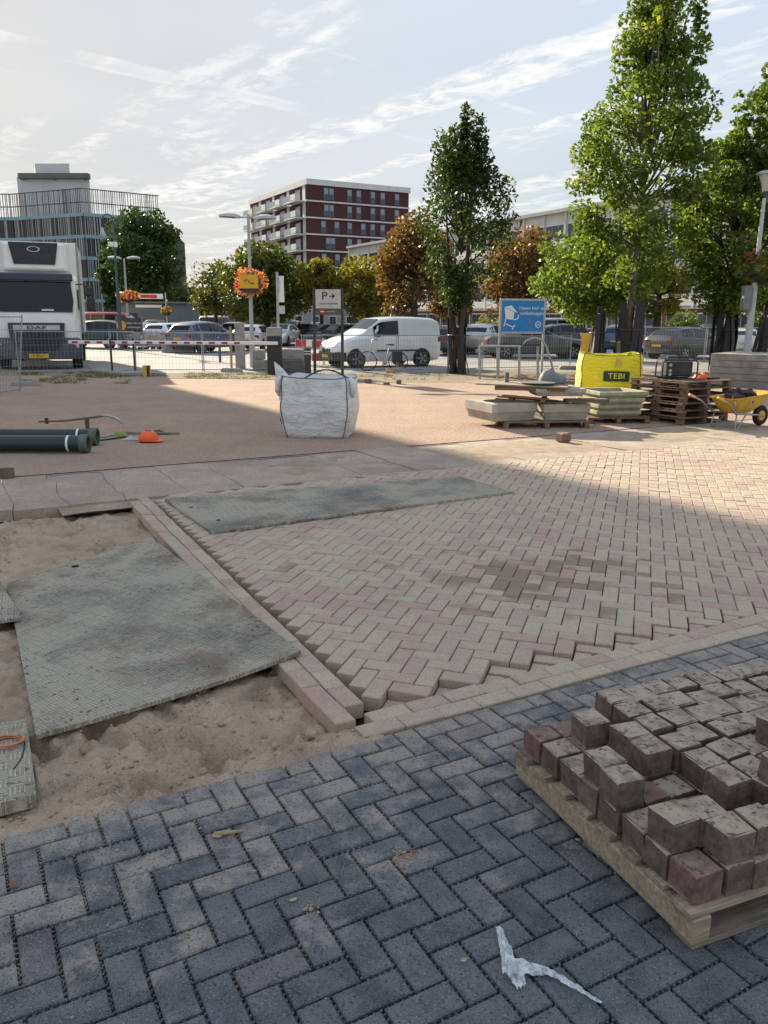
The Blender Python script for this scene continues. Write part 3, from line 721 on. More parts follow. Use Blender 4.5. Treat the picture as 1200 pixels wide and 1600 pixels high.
ordn = ['first', 'second', 'third', 'fourth', 'fifth', 'sixth', 'seventh', 'eighth', 'ninth', 'tenth', 'eleventh', 'twelfth']
# number of layers at column i (from the left edge of the pallet) and row j (far to near), read off the photograph
HT = ["11122222222",
      "12122222222",
      "11222222232",
      "21222222222",
      "21122222222",
      "11122222222",
      "21113322222",
      "22221333322",
      ]
HT[6] = "22113222222"; HT[7] = "12221332222"
lay_n = ['bottom', 'second', 'third']
for j, row in enumerate(HT):
    for i, h in enumerate(row):
        for L_ in range(int(h)):
            red = rr.random() < (.12 if L_ == 0 else .0) or (i, j, L_) in ((1, 0, 0), (1, 1, 0), (0, 7, 0), (5, 7, 0))
            me = BLK[rr.choice((6, 7))] if red else BLK[rr.randrange(6)]
            # upper layers were thrown on a little askew
            dx, dy = rr.gauss(0, .003 + .005*L_), rr.gauss(0, .003 + .006*L_)
            p = PC + E1*(.075 + i*.1125 + dx) + E2*(.075 + j*.121 + dy)
            o = obj('paving_block', me, None, (p.x, p.y, .1305 + L_*.0995), A1 + rr.gauss(0, .012 + .02*L_))
            col = 'reddish' if red else 'grey-brown'
            tag(o, f'{col} block on near pallet, {lay_n[L_]} layer, {ordn[i]} from left, {ordn[j]} from far', 'paving block', 'loose paving blocks stacked on the near pallet')
# single block lying higher at the right edge of the picture
p = G(1190, 1150, .36)
o = obj('paving_block', BLK[2], None, (p.x+.06, p.y, .331), A1+.15); tag(o, 'dark block set alone on top of the stack at the right picture edge', 'paving block', 'loose paving blocks stacked on the near pallet')

# ---------------------------------------------------------------- plastic wrap, twig and leaves on the dark paving
def plastic_mat():
    m = bpy.data.materials.new('clear_plastic'); m.use_nodes = True; t = m.node_tree; t.nodes.clear()
    p = t.nodes.new('ShaderNodeBsdfPrincipled'); p.inputs['Base Color'].default_value = (.75, .78, .78, 1); p.inputs['Roughness'].default_value = .22
    tr = t.nodes.new('ShaderNodeBsdfTransparent'); mx = t.nodes.new('ShaderNodeMixShader')
    f = ramp(t, nz(t, world_pos(t), 35, 5, .7, 1.), [(.35, .35), (.62, .95)]); t.links.new(f, mx.inputs[0])
    t.links.new(tr.outputs[0], mx.inputs[1]); t.links.new(p.outputs[0], mx.inputs[2])
    t.links.new(mx.outputs[0], t.nodes.new('ShaderNodeOutputMaterial').inputs[0]); return m
K['plastic'] = plastic_mat()
rr = random.Random(21)
a, b, c, d = G(778, 1452), G(800, 1525), G(850, 1520), G(940, 1570)
pw = thing('plastic_wrap', 'crumpled strip of clear plastic wrap on the dark paving', 'plastic wrap', b)
def ribbon(pts, wd, n=26, nw=7, seed=1):
    r = random.Random(seed); mb = MB()
    def f(s, q):
        x = s*(len(pts)-1); k = min(int(x), len(pts)-2); e = x-k
        p = pts[k].lerp(pts[k+1], e); dr = (pts[k+1]-pts[k]).normalized(); sd = Vector((-dr.y, dr.x, 0))
        ww = wd[k]*(1-e)+wd[k+1]*e
        z = .006 + ww*.7*abs(noise.noise((s*9+seed, q*2.6, seed))) + ww*.25*math.sin(q*9+s*5+seed)**2
        return p - b + sd*(q-.5)*ww*(1+.3*noise.noise((s*7, q*3, seed+4))) + Vector((0, 0, z))
    mb.grid(n, nw, f); return mb
ribbon([a, a.lerp(b, .45), b, b + Vector((.02, -.05, 0))], [.014, .03, .055, .03], 30, 8, 1).build('crumple', K['plastic'], pw, smooth=True)
ribbon([b + Vector((-.015, .01, 0)), c, c.lerp(d, .5), d], [.07, .03, .018, .008], 40, 8, 2).build('tail', K['plastic'], pw, smooth=True)
K['twig'] = simple('dry_twig', (.42, .33, .17), .8, (.3, .22, .1), 40); K['dleaf'] = simple('dry_leaf', (.24, .10, .045), .7, (.16, .07, .035), 50)
tw = thing('dry_twig', 'short pale dry twig lying on the dark paving', 'twig', G(355, 1306))
mb = MB(); mb.tube([(-.045, -.004, .012), (-.01, .0, .012), (.03, .006, .014), (.065, .007, .018)], [.007, .008, .006, .003], 7); mb.build('stem', K['twig'], tw, smooth=True)
mb = MB(); mb.tube([(-.05, -.012, .008), (-.03, -.016, .009), (-.015, -.012, .007)], [.004, .008, .003], 7); mb.build('husk', K['twig'], tw, smooth=True)
def leaf(px, py, s, lab, m='dleaf'):
    o = G(px, py); mb = MB(); r = random.Random(px)
    def f(a, b_):
        x = (a-.5)*2; wd = (1-x*x)**.7*.55; y = (b_-.5)*2*wd
        return (x*s, y*s, .007 + s*.35*(y*y) + s*.25*abs(x)**3 + s*.05*noise.noise((a*4, b_*4, px)))
    mb.grid(8, 4, f); q = mb.build('fallen_leaf', K[m], None, smooth=True, loc=o, rz=r.uniform(0, 6)); tag(q, lab, 'leaf', 'fallen leaves on the dark paving')
leaf(22, 1386, .022, 'curled russet leaf on a pink-tinged block at the left edge')
leaf(648, 1333, .013, 'tiny dark red leaf in the middle of the dark paving')
leaf(725, 1503, .013, 'pale sliver of leaf beside the plastic wrap', 'twig')
leaf(458, 1409, .014, 'pale sliver of leaf near a clod of sand', 'twig')
leaf(902, 1315, .012, 'small yellow leaf beside the pallet edge', 'twig')
# crumbs of sand and grit scattered over the pavings, too many to count
gm = MB(); rr = random.Random(9)
for k in range(2600):
    if rr.random() < .55: u, v = rr.uniform(-3, 45), abs(rr.gauss(0, 4.5)); 
    else: u, v = rr.uniform(-3, 45), rr.uniform(0, 22)
    if rr.random() < .25: u, v = rr.uniform(16.5, 50), rr.uniform(-40, -3)
    p = W(u, v, 0); s = rr.lognormvariate(-6.3, .45)
    vs = [Vector(q)*s*rr.uniform(.7, 1.3) + p + Vector((0, 0, s*.6)) for q in ((1, 0, 0), (-1, 0, 0), (0, 1, 0), (0, -1, 0), (0, 0, .8), (0, 0, -.8))]
    gm.add(vs, [(0, 2, 4), (2, 1, 4), (1, 3, 4), (3, 0, 4), (2, 0, 5), (1, 2, 5), (3, 1, 5), (0, 3, 5)])
for (px, py, n, sd) in ((487, 1421, 60, .013), (630, 1340, 160, .02), (30, 955, 60, .06), (300, 1085, 50, .09), (200, 1000, 80, .16), (120, 925, 60, .12), (560, 890, 40, .06)):
    for k in range(n):
        p = G(px, py) + Vector((rr.gauss(0, sd), rr.gauss(0, sd), 0)); s = rr.lognormvariate(-5.9, .45)
        if py < 1200: p.z = .0
        vs = [Vector(q)*s*rr.uniform(.7, 1.3) + p + Vector((0, 0, s*.6)) for q in ((1, 0, 0), (-1, 0, 0), (0, 1, 0), (0, -1, 0), (0, 0, .8), (0, 0, -.8))]
        gm.add(vs, [(0, 2, 4), (2, 1, 4), (1, 3, 4), (3, 0, 4), (2, 0, 5), (1, 2, 5), (3, 1, 5), (0, 3, 5)])
tag(gm.build('grit', K['sand']), kind='stuff')

# ---------------------------------------------------------------- white bulk bag
def fabric(name, col, stain, coarse=9.):
    m, t, p = mat(name); pos = obj_pos(t)
    c = mixc(t, ramp(t, nz(t, pos, 2.6, 6, .65), [(.5, 0.), (.75, .75)]), col, stain)
    t.links.new(c, p.inputs['Base Color']); p.inputs['Roughness'].default_value = .55
    n1 = bump(t, p, nz(t, mapping(t, pos, sc=(1, 1, 2.2)), coarse, 3, .6, .6), .55, .10)
    bump(t, p, nz(t, pos, 60, 3, .6), .2, .004, n1); return m
K['bagw'] = fabric('white_woven', (.68, .68, .67), (.42, .36, .26), 4.5); K['bagy'] = fabric('yellow_woven', (.88, .74, .015), (.78, .62, .02), 7.)
K['seam'] = simple('grey_seam', (.12, .14, .15), .8); K['dkgreen'] = simple('dark_green', (.01, .045, .035), .5)
def bulk_bag(o, wx, wy, hz, mbag, seam, top_sag, seed, lean=0., flap=False):
    """sack with soft square section, walls bulging, open top with a rolled rim"""
    n, k = 48, 16; rings = []
    sd = seed
    def pt(th, s, ins=0.):
        cx, sy = math.cos(th), math.sin(th); e = .34 if s > .1 else .38
        x = math.copysign(abs(cx)**e, cx)*wx/2; y = math.copysign(abs(sy)**e, sy)*wy/2
        b = 1 + .05*math.sin(math.pi*s) - (.10*(1-s)**6) + .05*noise.noise((cx*1.6+sd, sy*1.6, s*3.1)) + .03*noise.noise((cx*4+sd, sy*4, s*7))
        z = s*hz*(1 - top_sag*s*s*(.55 + .45*noise.noise((cx*1.2, sy*1.2, sd+9)))*(1-.55*max(abs(cx), abs(sy))**0*abs(math.sin(2*th))**1.5))
        return Vector((x*b*(1-ins) + lean*s*s, y*b*(1-ins), z))
    mb = MB()
    rings = [[pt(2*math.pi*q/n, 0, .06) for q in range(n)]] + [[pt(2*math.pi*q/n, (r_/k)) for q in range(n)] for r_ in range(k+1)]
    rings += [[pt(2*math.pi*q/n, 1., .03) + Vector((0, 0, .012)) for q in range(n)], [pt(2*math.pi*q/n, .93, .05) for q in range(n)], [pt(2*math.pi*q/n, .78, .09) for q in range(n)], [pt(2*math.pi*q/n, .72, .6) for q in range(n)]]
    mb.loft(rings); sk = mb.build('sack', mbag, o, smooth=True)
    for q in range(4):
        th = math.pi/4 + q*math.pi/2
        mb = MB(); mb.tube([pt(th, s/20)*1.006 + Vector((0, 0, .002)) for s in range(21)], .009, 5); mb.build('seam', seam, o, smooth=True)
    mb = MB(); mb.tube([pt(2*math.pi*q/n, 1.)*1.0 + Vector((0, 0, .008)) for q in range(n)], .007, 5, closed=True); mb.build('rim_seam', seam, o, smooth=True)
    return pt
bp = G(497, 686); BZ = R(-8)
bg = thing('bulk_bag', 'white woven bulk bag with grey seams standing alone on the dusty bricks', 'bulk bag', (bp.x, bp.y+.42, .004), BZ)
ptb = bulk_bag(bg, 1.10, .86, .96, K['bagw'], K['seam'], .09, 2.)
mb = MB()                                                  # corner of the rim pulled up at the left
mb.grid(8, 6, lambda a, b_: (-.62 - .06*b_ + .34*a, -.30 + .12*b_ + .10*a, .86 + .30*b_*(1-a)**1.4 + .03*math.sin(a*5)))
q = mb.build('flap', K['bagw'], bg, smooth=True); so = q.modifiers.new('thick', 'SOLIDIFY'); so.thickness = .012
for s_, x0 in ((1, .54), (-1, -.53)):
    mb = MB(); mb.tube([(x0, -.33, .93), (x0+.05*s_, -.36, .88), (x0+.06*s_, -.35, .72), (x0+.045*s_, -.30, .64)], [.035, .045, .04, .02], 8); mb.build('lifting_loop', K['bagw'], bg, smooth=True)
mb = MB(); mb.tube([(-.22+.045*k, -.10+.02*k, .90 + .13*math.sin(k*math.pi/14)) for k in range(15)], .013, 6); mb.build('drawn_hose', K['dkgreen'], bg, smooth=True)
p0 = ptb(math.pi*1.0, .30); text('lettering', 'P', .17, K['ink'], frame((p0.x*1.015-.012, -.22, .24), (0, -1, -.05), (-1, 0, 0)), bg, .003)
text('lettering', 'E', .11, K['ink'], frame((p0.x*1.03-.012, -.24, .60), (0, -1, -.05), (-1, 0, 0)), bg, .003)

# ---------------------------------------------------------------- stacks of planters, pallets and sheets
K['planter'] = simple('cast_concrete', (.46, .43, .36), .9, (.34, .31, .26), 4, b=.4, bs=60)
K['planterg'] = simple('mossy_concrete', (.40, .41, .27), .9, (.27, .27, .18), 5, b=.5, bs=50)
K['ply'] = simple('dirty_board', (.33, .27, .20), .85, (.20, .16, .12), 6, b=.3, bs=60)
K['brownwood'] = wood('brown_wood', (.24, .155, .095), (.12, .078, .05), .3)
def sq(w_, z, r=0.): 
    c = w_/2; return [(-c, -c, z), (c, -c, z), (c, c, z), (-c, c, z)]
def planter(name, label, loc, rz, w_=.8, h=.3, m='planter', group=None, rim=.07):
    o = thing(name, label, 'planter', loc, rz, group)
    n = 32; sqn = lambda ww, z: [tuple(Vector((math.cos(2*math.pi*k/n), math.sin(2*math.pi*k/n), 0))*(ww/2/max(abs(math.cos(2*math.pi*k/n)), abs(math.sin(2*math.pi*k/n)))) + Vector((0, 0, z))) for k in range(n)]
    cir = lambda rr0, z: [(rr0*math.cos(2*math.pi*k/n), rr0*math.sin(2*math.pi*k/n), z) for k in range(n)]
    mb = MB(); mb.loft([sqn(w_*.88, 0), sqn(w_*.90, h*.16), sqn(w_*.91, h*.18), sqn(w_*.95, h*.46), sqn(w_, h*.50), sqn(w_, h), cir(w_*.34, h), cir(w_*.32, h-.06), cir(w_*.25, h-.1)])
    mb.build('bowl', K[m], o, angle=30)
    mb = MB(); mb.lathe([(w_*.24, h-.098), (0, h-.10)], n=n); mb.build('soil_hollow', K['concdk'], o, smooth=True)
    return o
base = G(842, 668); bx0 = Vector((2.62, 14.35, 0))
pallet('pallet', 'pallet under the pale concrete planters, leftmost in the row of stacks', (2.75, 14.25, .004), R(6), 1.5, 1.0, .12, m='brownwood', seed=2)
planter('concrete_planter', 'pale concrete planter with a round hollow, overhanging the pallet at its left', (2.05, 14.2, .128), R(24), .92, .30)
planter('concrete_planter', 'pale concrete planter beside the one with the hollow, at the pallet right end', (3.08, 14.35, .128), R(12), .86, .28)
bb = thing('broken_crate', 'splintered brown boards jammed between the two pale planters', 'broken boards', (2.5, 14.2, .43), R(-14))
for k, (y, z, l, a) in enumerate(((-.28, .03, 1.05, .05), (-.05, .05, .9, -.04), (.2, .03, 1.1, .02), (-.33, .10, .8, .1))):
    mb = MB(); mb.obox((-l/2, y, z), (l, l*a, -.05), (0, .11, 0), (0, 0, .025)); mb.build('board', K['brownwood'], bb, bevel=.004)
for x in (-.25, .3):
    mb = MB(); mb.box((x, 0, .04), (.09, .55, .07)); mb.build('bearer', K['brownwood'], bb, bevel=.004)
planter('concrete_tray', 'shallow concrete tray resting on the splintered boards', (3.0, 14.3, .545), R(4), .88, .13)
bb = thing('short_plank', 'dark short plank sticking out right of the concrete tray', 'plank', (3.5, 14.0, .418), R(8))
mb = MB(); mb.box((0, 0, .05), (.75, .22, .06)); mb.build('plank', K['brownwood'], bb, bevel=.004)
tb = thing('wooden_sheet', 'broad dusty wooden sheet lying tilted on top of the planter pile', 'wooden sheet', (2.45, 14.25, .675), R(-9))
mb = MB(); mb.prism([(-1.02, .1), (-.82, -.36), (.75, -.42), (.78, .42), (-.6, .5)], .03, .055); q = mb.build('sheet', K['ply'], tb, bevel=.004); q.rotation_euler = (0, R(1.2), 0)
for y in (-.3, .3):
    mb = MB(); mb.box((0.1, y, -.005), (1.2, .1, .07)); mb.build('batten', K['brownwood'], tb, bevel=.004)
mb = MB(); mb.lathe([(0, 0), (.27, 0), (.30, .018), (.30, .03), (.27, .036), (0, .036)], n=32)
q = mb.build('manhole_cover', K['concdk'], loc=(2.68, 14.15, .735), angle=35); tag(q, 'flat dark round cover lying on the wooden sheet', 'cover')
mb = MB(); n = 24
mb.grid(n, 14, lambda a, b: (.27*math.cos(a*2*math.pi)*math.sin(b*math.pi/2*.999+.0)*(1+.12*noise.noise((math.cos(a*6.283), math.sin(a*6.283), b*2))), .22*math.sin(a*2*math.pi)*math.sin(b*math.pi/2), .20*math.cos(b*math.pi/2)**.7*(1-.5*math.cos(a*6.283)*.5) + .02*noise.noise((a*9, b*9, 2))))
q = mb.build('rubble_sack', simple('grey_sack', (.10, .11, .105), .7, (.20, .21, .20), 4, b=.5, bs=20), smooth=True, loc=(3.0, 14.5, .732), rz=R(20)); tag(q, 'slumped dark grey sack behind the round cover', 'sack')
mb = MB(); mb.box((0, 0, .09), (.07, .07, .18)); q = mb.build('wooden_stub', K['concdk'], loc=(2.18, 14.5, .732), bevel=.004); tag(q, 'short grey stub of post standing on the wooden sheet', 'post stub')
# second pile: mossy planters nested into each other
pallet('pallet', 'low pallet under the stack of mossy planter rings', (4.2, 15.0, .004), R(6), 1.15, 1.0, .11, m='brownwood', seed=4)
for k in range(4):
    o = thing('planter_ring', f'mossy concrete planter ring, {["bottom","second","third","topmost"][k]} of its stack before the yellow bag', 'planter', (4.18 + .01*k, 15.0, .118 + k*.115), R(11 + k*.8), 'mossy planter rings')
    w_ = .98 if k == 3 else .93 - .02*(3-k); h = .112
    mb = MB(); mb.loft([sq(w_*.9, 0), sq(w_*.93, .02), sq(w_, .05), sq(w_, h), sq(w_-.17, h), sq(w_-.2, .01)]); mb.build('ring', K['planterg'], o, bevel=.006)
    if k == 3: mb = MB(); mb.box((0, 0, .012), (w_-.2, w_-.2, .01)); mb.build('floor', K['concdk'], o)
# yellow bulk bag
yb = thing('bulk_bag', 'bright yellow bulk bag with a dark lettered box, behind the mossy planters', 'bulk bag', (4.62, 16.75, 0), R(-10))
pty = bulk_bag(yb, 1.22, 1.0, 1.2, K['bagy'], K['seam'], .08, 6.)
mb = MB(); mb.box((.10, -.548, .74), (.50, .008, .20)); mb.build('logo_box', simple('dark_green_print', (.02, .05, .035), .6), yb)
text('lettering', 'TEBI', .155, K['bagy'], frame((.10, -.555, .74), (1, 0, 0), (0, -1, 0)), yb, .002, sx=1.15)
mb = MB(); mb.box((.12, -.535, 1.0), (.10, .006, .14)); mb.build('document_pocket', simple('pocket', (.62, .50, .12), .4), yb)
for s_ in (-1, 1):
    for t2 in (-1, 1):
        mb = MB(); mb.tube([(s_*.5, t2*.42, 1.04), (s_*.53, t2*.45, 1.13), (s_*.44, t2*.45, 1.16), (s_*.38, t2*.46, 1.06)], .014, 6); mb.build('lifting_loop', K['seam'], yb, smooth=True)
# stack of empty pallets
PZ = R(31); c = Vector((5.55, 15.2, 0))
first = None
for k in range(6):
    lab = f'brown pallet, {["lowest","second from the bottom","third from the bottom","fourth from the bottom","second from the top","topmost"][k]}, in the tall pallet stack by the wheelbarrow'
    loc = (c.x + rng.gauss(0, .012), c.y + rng.gauss(0, .012), .004 + k*.129)
    if first is None: first = pallet('pallet', lab, loc, PZ, 1.28, 1.25, .128, 'stacked empty pallets', 'brownwood', 9, 8)
    else: dup(first, None, loc, PZ + rng.gauss(0, .012), lab)
PT = .004 + 6*.129
# caged work radio
rd = thing('work_radio', 'black caged work radio standing on the tall pallet stack', 'radio', (5.42, 15.1, PT+.002), R(2)); rd.scale = (1.12, 1.12, 1.12)
mb = MB(); mb.box((0, 0, .165), (.44, .26, .24)); mb.build('housing', K['black'], rd, bevel=.02)
for y in (-.15, .15):
    mb = MB(); mb.tube([(-.29, y, .03), (-.29, y, .27), (-.25, y, .31), (.25, y, .31), (.29, y, .27), (.29, y, .03), (.25, y, 0.012), (-.25, y, .012)], .013, 7, closed=True); mb.build('cage_bar', K['black'], rd, smooth=True)
for x in (-.26, .26):
    mb = MB(); mb.cyl((x, -.15, .31), (x, .15, .31), .011, n=7); mb.build('cage_bar', K['black'], rd)
mb = MB(); mb.tube([(-.18, 0, .31), (-.15, 0, .355), (.15, 0, .355), (.18, 0, .31)], .014, 7); mb.build('handle', K['black'], rd, smooth=True)
for x, z in ((-.16, .23), (-.16, .14), (-.16, .08)):
    mb = MB(); mb.cyl((x, -.131, z), (x, -.15, z), .026, n=14); mb.build('knob', K['steel'], rd)
mb = MB(); mb.cyl((.07, -.128, .165), (.07, -.136, .165), .09, n=24); mb.build('speaker_grille', simple('grille', (.05, .05, .052), .6, b=.6, bs=300), rd)
mb = MB(); mb.grid(14, 10, lambda a, b: ((a-.5)*.34*(1-.3*abs(b-.5)), (b-.5)*.26, .012 + .11*math.sin(math.pi*a)**.6*math.sin(math.pi*b)**.6*(.75+.5*noise.noise((a*4, b*4, 3.)))))
vs_ = thing('safety_vest', 'crumpled orange safety vest beside the work radio', 'vest', (5.92, 15.15, PT+.001), R(15)); mb.build('cloth', simple('orange_cloth', (.85, .14, .02), .6, (.7, .1, .02), 20), vs_, smooth=True)
mb = MB(); mb.grid(10, 3, lambda a, b: ((a-.5)*.3, (b-.5)*.04+.03, .016 + .112*math.sin(math.pi*a)**.6*(.8+.5*noise.noise((a*4, 2.2, 3.))))); mb.build('reflective_band', simple('silver_band', (.6, .6, .58), .3), vs_, smooth=True)
mb = MB(); mb.bar((.12, -.1, .02), (.36, -.06, .02), .07, .03); q = mb.build('glove', K['black'], loc=(5.85, 15.1, PT+.001), bevel=.012); tag(q, 'black glove lying at the pallet stack edge by the vest', 'glove')
# wheelbarrow
WB = Vector((6.22, 14.15, 0)); wb = thing('wheelbarrow', 'yellow wheelbarrow loaded with broken bricks at the right edge', 'wheelbarrow', WB, R(28))
K['barrow'] = simple('barrow_yellow', (.72, .40, .02), .42, (.5, .29, .04), 12, b=.2, bs=40)
def rr_(x0, x1, wy0, wy1, z0, z1, e=.25, n=28):
    out = []
    for k in range(n):
        a = 2*math.pi*k/n; cx, sy = math.copysign(abs(math.cos(a))**e, math.cos(a)), math.copysign(abs(math.sin(a))**e, math.sin(a))
        f = (cx+1)/2; out.append((x0+(x1-x0)*f, sy*(wy0+(wy1-wy0)*f)/2, z0+(z1-z0)*f))
    return out
mb = MB()
mb.loft([rr_(-.22, .22, .30, .24, .27, .27), rr_(-.32, .42, .44, .36, .36, .40), rr_(-.44, .68, .58, .44, .52, .60), rr_(-.47, .72, .62, .47, .525, .605), rr_(-.47, .72, .62, .47, .54, .62), rr_(-.42, .65, .55, .40, .53, .605), rr_(-.30, .40, .42, .34, .38, .42), rr_(-.2, .2, .26, .2, .295, .295)])
mb.build('tray', K['barrow'], wb, angle=40)
for s_ in (-1, 1):
    mb = MB(); mb.tube([(-.88, s_*.30, .58), (-.6, s_*.285, .47), (-.35, s_*.25, .28), (.1, s_*.16, .24), (.62, s_*.06, .19)], .016, 8); mb.build('frame_tube', K['steel'], wb, smooth=True)
    mb = MB(); mb.cyl((-.90, s_*.302, .589), (-.76, s_*.296, .535), .022, n=10); mb.build('grip', simple('grip_yellow', (.8, .5, .08), .5), wb)
    mb = MB(); mb.tube([(-.30, s_*.235, .27), (-.34, s_*.25, .02), (-.28, s_*.25, .008), (-.02, s_*.2, .24)], .013, 7); mb.build('leg', K['steel'], wb, smooth=True)
    mb = MB(); mb.tube([(-.36, s_*.25, .3), (-.44, s_*.28, .50)], .012, 7); mb.build('tray_strut', K['steel'], wb, smooth=True)
mb = MB(); mb.cyl((-.315, -.25, .12), (-.315, .25, .12), .010, n=7); mb.build('leg_brace', K['steel'], wb)
wh = MB(); wh.tube([(.62 + .135*math.cos(k*math.pi/12), 0, .185 + .135*math.sin(k*math.pi/12)) for k in range(24)], .05, 10, closed=True); wt = wh.build('wheel', K['tyre'], wb, smooth=True)
mb = MB(); mb.cyl((.62, -.035, .185), (.62, .035, .185), .09, n=20); mb.build('rim', K['barrow'], wt)
mb = MB(); mb.cyl((.62, -.08, .185), (.62, .08, .185), .012, n=8); mb.build('axle', K['steel'], wb)
RB = [rough_block('rubble', .2, .1, .085, simple('barrow_brick', (.10, .06, .052), .9, (.05, .035, .03), 20, b=.5, bs=70, rnd=.3), 300+k) for k in range(2)]
rr = random.Random(33); m4 = wb.matrix_basis.copy()
m4 = Matrix.Translation(WB) @ Matrix.Rotation(R(28), 4, 'Z')
for k in range(18):
    lx, ly, z = rr.uniform(-.28, .42), rr.uniform(-.14, .14), .43 + .06*(k//7) + rr.uniform(0, .03)
    p = m4 @ Vector((lx, ly, z)); o = obj('loose_brick', RB[k % 2], None, p); o.rotation_euler = (rr.uniform(-.6, .6), rr.uniform(-.6, .6), rr.uniform(0, 3))
    tag(o, ('dark loose brick buried low in the yellow wheelbarrow' if k < 7 else 'dark loose brick in the middle of the wheelbarrow heap' if k < 14 else 'dark loose brick on top of the wheelbarrow heap'), 'brick', 'loose bricks in the wheelbarrow')
# concrete panels stacked at the right edge
for k in range(5):
    o = thing('concrete_slab_block', f'grey concrete slab block at the right edge, {["lowest","second","middle","fourth","topmost"][k]} of the stack below the lamp post', 'concrete block', (11.0, 23.6, .004 + k*.186), R(-38), 'stacked concrete slab blocks')
    mb = MB(); mb.box((.9 - .4, 0, .09), (3.4, 2.2, .178)); mb.build('slab', simple('panel_grey%d' % k, (.25+.012*k, .245+.012*k, .235+.01*k), .9, (.17, .165, .155), 3, b=.4, bs=40), o, bevel=.012)
    for s_ in range(9):
        mb = MB(); mb.box((2.203, -1.0 + .25*s_, .09), (.012, .02, .14)); mb.build('groove', K['bed'], o)
# ---------------------------------------------------------------- pipes and tools on the left
K['pipe'] = simple('green_black_pipe', (.010, .022, .022), .38, (.018, .03, .028), 6); K['pipeend'] = simple('pipe_collar', (.10, .135, .105), .6, (.07, .09, .07), 15)
for (px, py, lab, le, rz) in ((136, 709, 'front dark green drain pipe with a pale collar, left of the cap', 4.2, R(1.5)), (150, 697, 'rear dark green drain pipe, its collar behind the front one', 4.3, R(3))):
    p = G(px, py); o = thing('drain_pipe', lab, 'pipe', (p.x, p.y+.06, .004), math.pi + rz, 'dark green drain pipes on the ground')
    r = .112
    mb = MB(); n = 24
    prof = [(r*.86, .06), (r*.86, .0), (r*1.0, .0), (r*1.0, le), (r*.86, le), (r*.86, le-.05)]
    mb.loft([[(x, rad*math.cos(2*math.pi*k/n), r*1.12+rad*math.sin(2*math.pi*k/n)) for k in range(n)] for rad, x in prof], caps=True); mb.build('barrel', K['pipe'], o, angle=40)
    prof = [(r*1.002, .10), (r*1.12, .09), (r*1.15, .02), (r*1.12, -.012), (r*.84, -.012), (r*.82, .05)]
    mb = MB(); mb.loft([[(x, rad*math.cos(2*math.pi*k/n), r*1.14+rad*math.sin(2*math.pi*k/n)) for k in range(n)] for rad, x in prof], caps=False); mb.build('collar', K['pipeend'], o, angle=40)
    mb = MB(); mb.loft([[(x, rad*math.cos(2*math.pi*k/n), r*1.13+rad*math.sin(2*math.pi*k/n)) for k in range(n)] for rad, x in ((r*1.01, .24), (r*1.01, .27))], caps=False); mb.build('mark_band', K['white'], o, smooth=True)
p = G(100, 693)
o = thing('pickaxe', 'long-handled pick propped over the drain pipes, its curved pale blade to the right', 'pick', (p.x, p.y+.55, 0))
mb = MB(); mb.tube([(-.62, .1, .235), (-.2, .05, .26), (.25, 0, .32), (.42, 0, .345)], [.014, .016, .017, .018], 8); mb.build('handle', K['twig'] if False else K['brownwood'], o, smooth=True)
mb = MB(); mb.tube([(.36, 0, .35), (.50, -.01, .35), (.63, -.03, .31), (.74, -.05, .22)], [.012, .024, .026, .006], 8); mb.build('blade', K['steel'], o, smooth=True)
mb = MB(); mb.box((.16, 0, .15), (.05, .05, .30)); mb.build('prop_block', simple('red_brown_prop', (.16, .07, .05), .8), o, bevel=.004)
mb = MB(); mb.box((-.5, .1, .25), (.05, .04, .09)); mb.build('handle_knob', K['black'], o, bevel=.01)
p = G(230, 692)
o = thing('orange_helmet', 'bright orange work helmet with a brim, lying beside tools left', 'helmet', (p.x, p.y+.08, .004), R(-8))
K['orange'] = simple('orange_plastic', (.90, .13, .01), .4, (.8, .1, .01), 10)
mb = MB(); n = 22
mb.lathe([(.145, .02), (.148, .05), (.140, .085), (.118, .125), (.08, .152), (.035, .165), (0, .167)], n=n); mb.build('shell', K['orange'], o, smooth=True)
mb = MB(); mb.grid(12, 4, lambda a, b: ((.13+.10*b*math.sin(math.pi*a))*math.cos((a-.5)*2.1), (.13+.06*b*math.sin(math.pi*a))*math.sin((a-.5)*2.1), .036-.018*b)); q = mb.build('brim', K['orange'], o, smooth=True); so = q.modifiers.new('t', 'SOLIDIFY'); so.thickness = .006
mb = MB(); mb.box((0, 0, .168), (.09, .035, .02)); mb.build('crest', K['red'], o, bevel=.008)
mb = MB(); mb.lathe([(.135, .0), (.14, .03)], n=n); mb.build('lining', K['black'], o)
def cloth(name, px, py, sx, sy, h, m, lab, cat, rz=0., seed=1):
    p = G(px, py); mb = MB()
    mb.grid(14, 10, lambda a, b: ((a-.5)*sx*(1+.2*noise.noise((b*3, seed, a))), (b-.5)*sy*(1+.3*noise.noise((a*3, seed, 1))), .006 + h*(math.sin(math.pi*a)*math.sin(math.pi*b))**.5*(.6+.6*noise.noise((a*3.5+seed, b*3.5, 1.5)))))
    return tag(mb.build(name, m, None, smooth=True, loc=(p.x, p.y, .004), rz=rz), lab, cat)
cloth('work_glove', 188, 681, .22, .2, .09, simple('green_cloth', (.22, .34, .06), .8), 'lime green work glove among the tools by the helmet', 'glove', .2, 2)
cloth('rag', 205, 688, .26, .16, .07, simple('grey_rag', (.45, .46, .48), .8), 'pale grey crumpled rag against the orange helmet', 'rag', .1, 5)
cloth('leather_pouch', 250, 679, .3, .16, .07, simple('brown_leather', (.10, .06, .04), .7), 'flat brown tool pouch behind the orange helmet', 'pouch', -.05, 8)
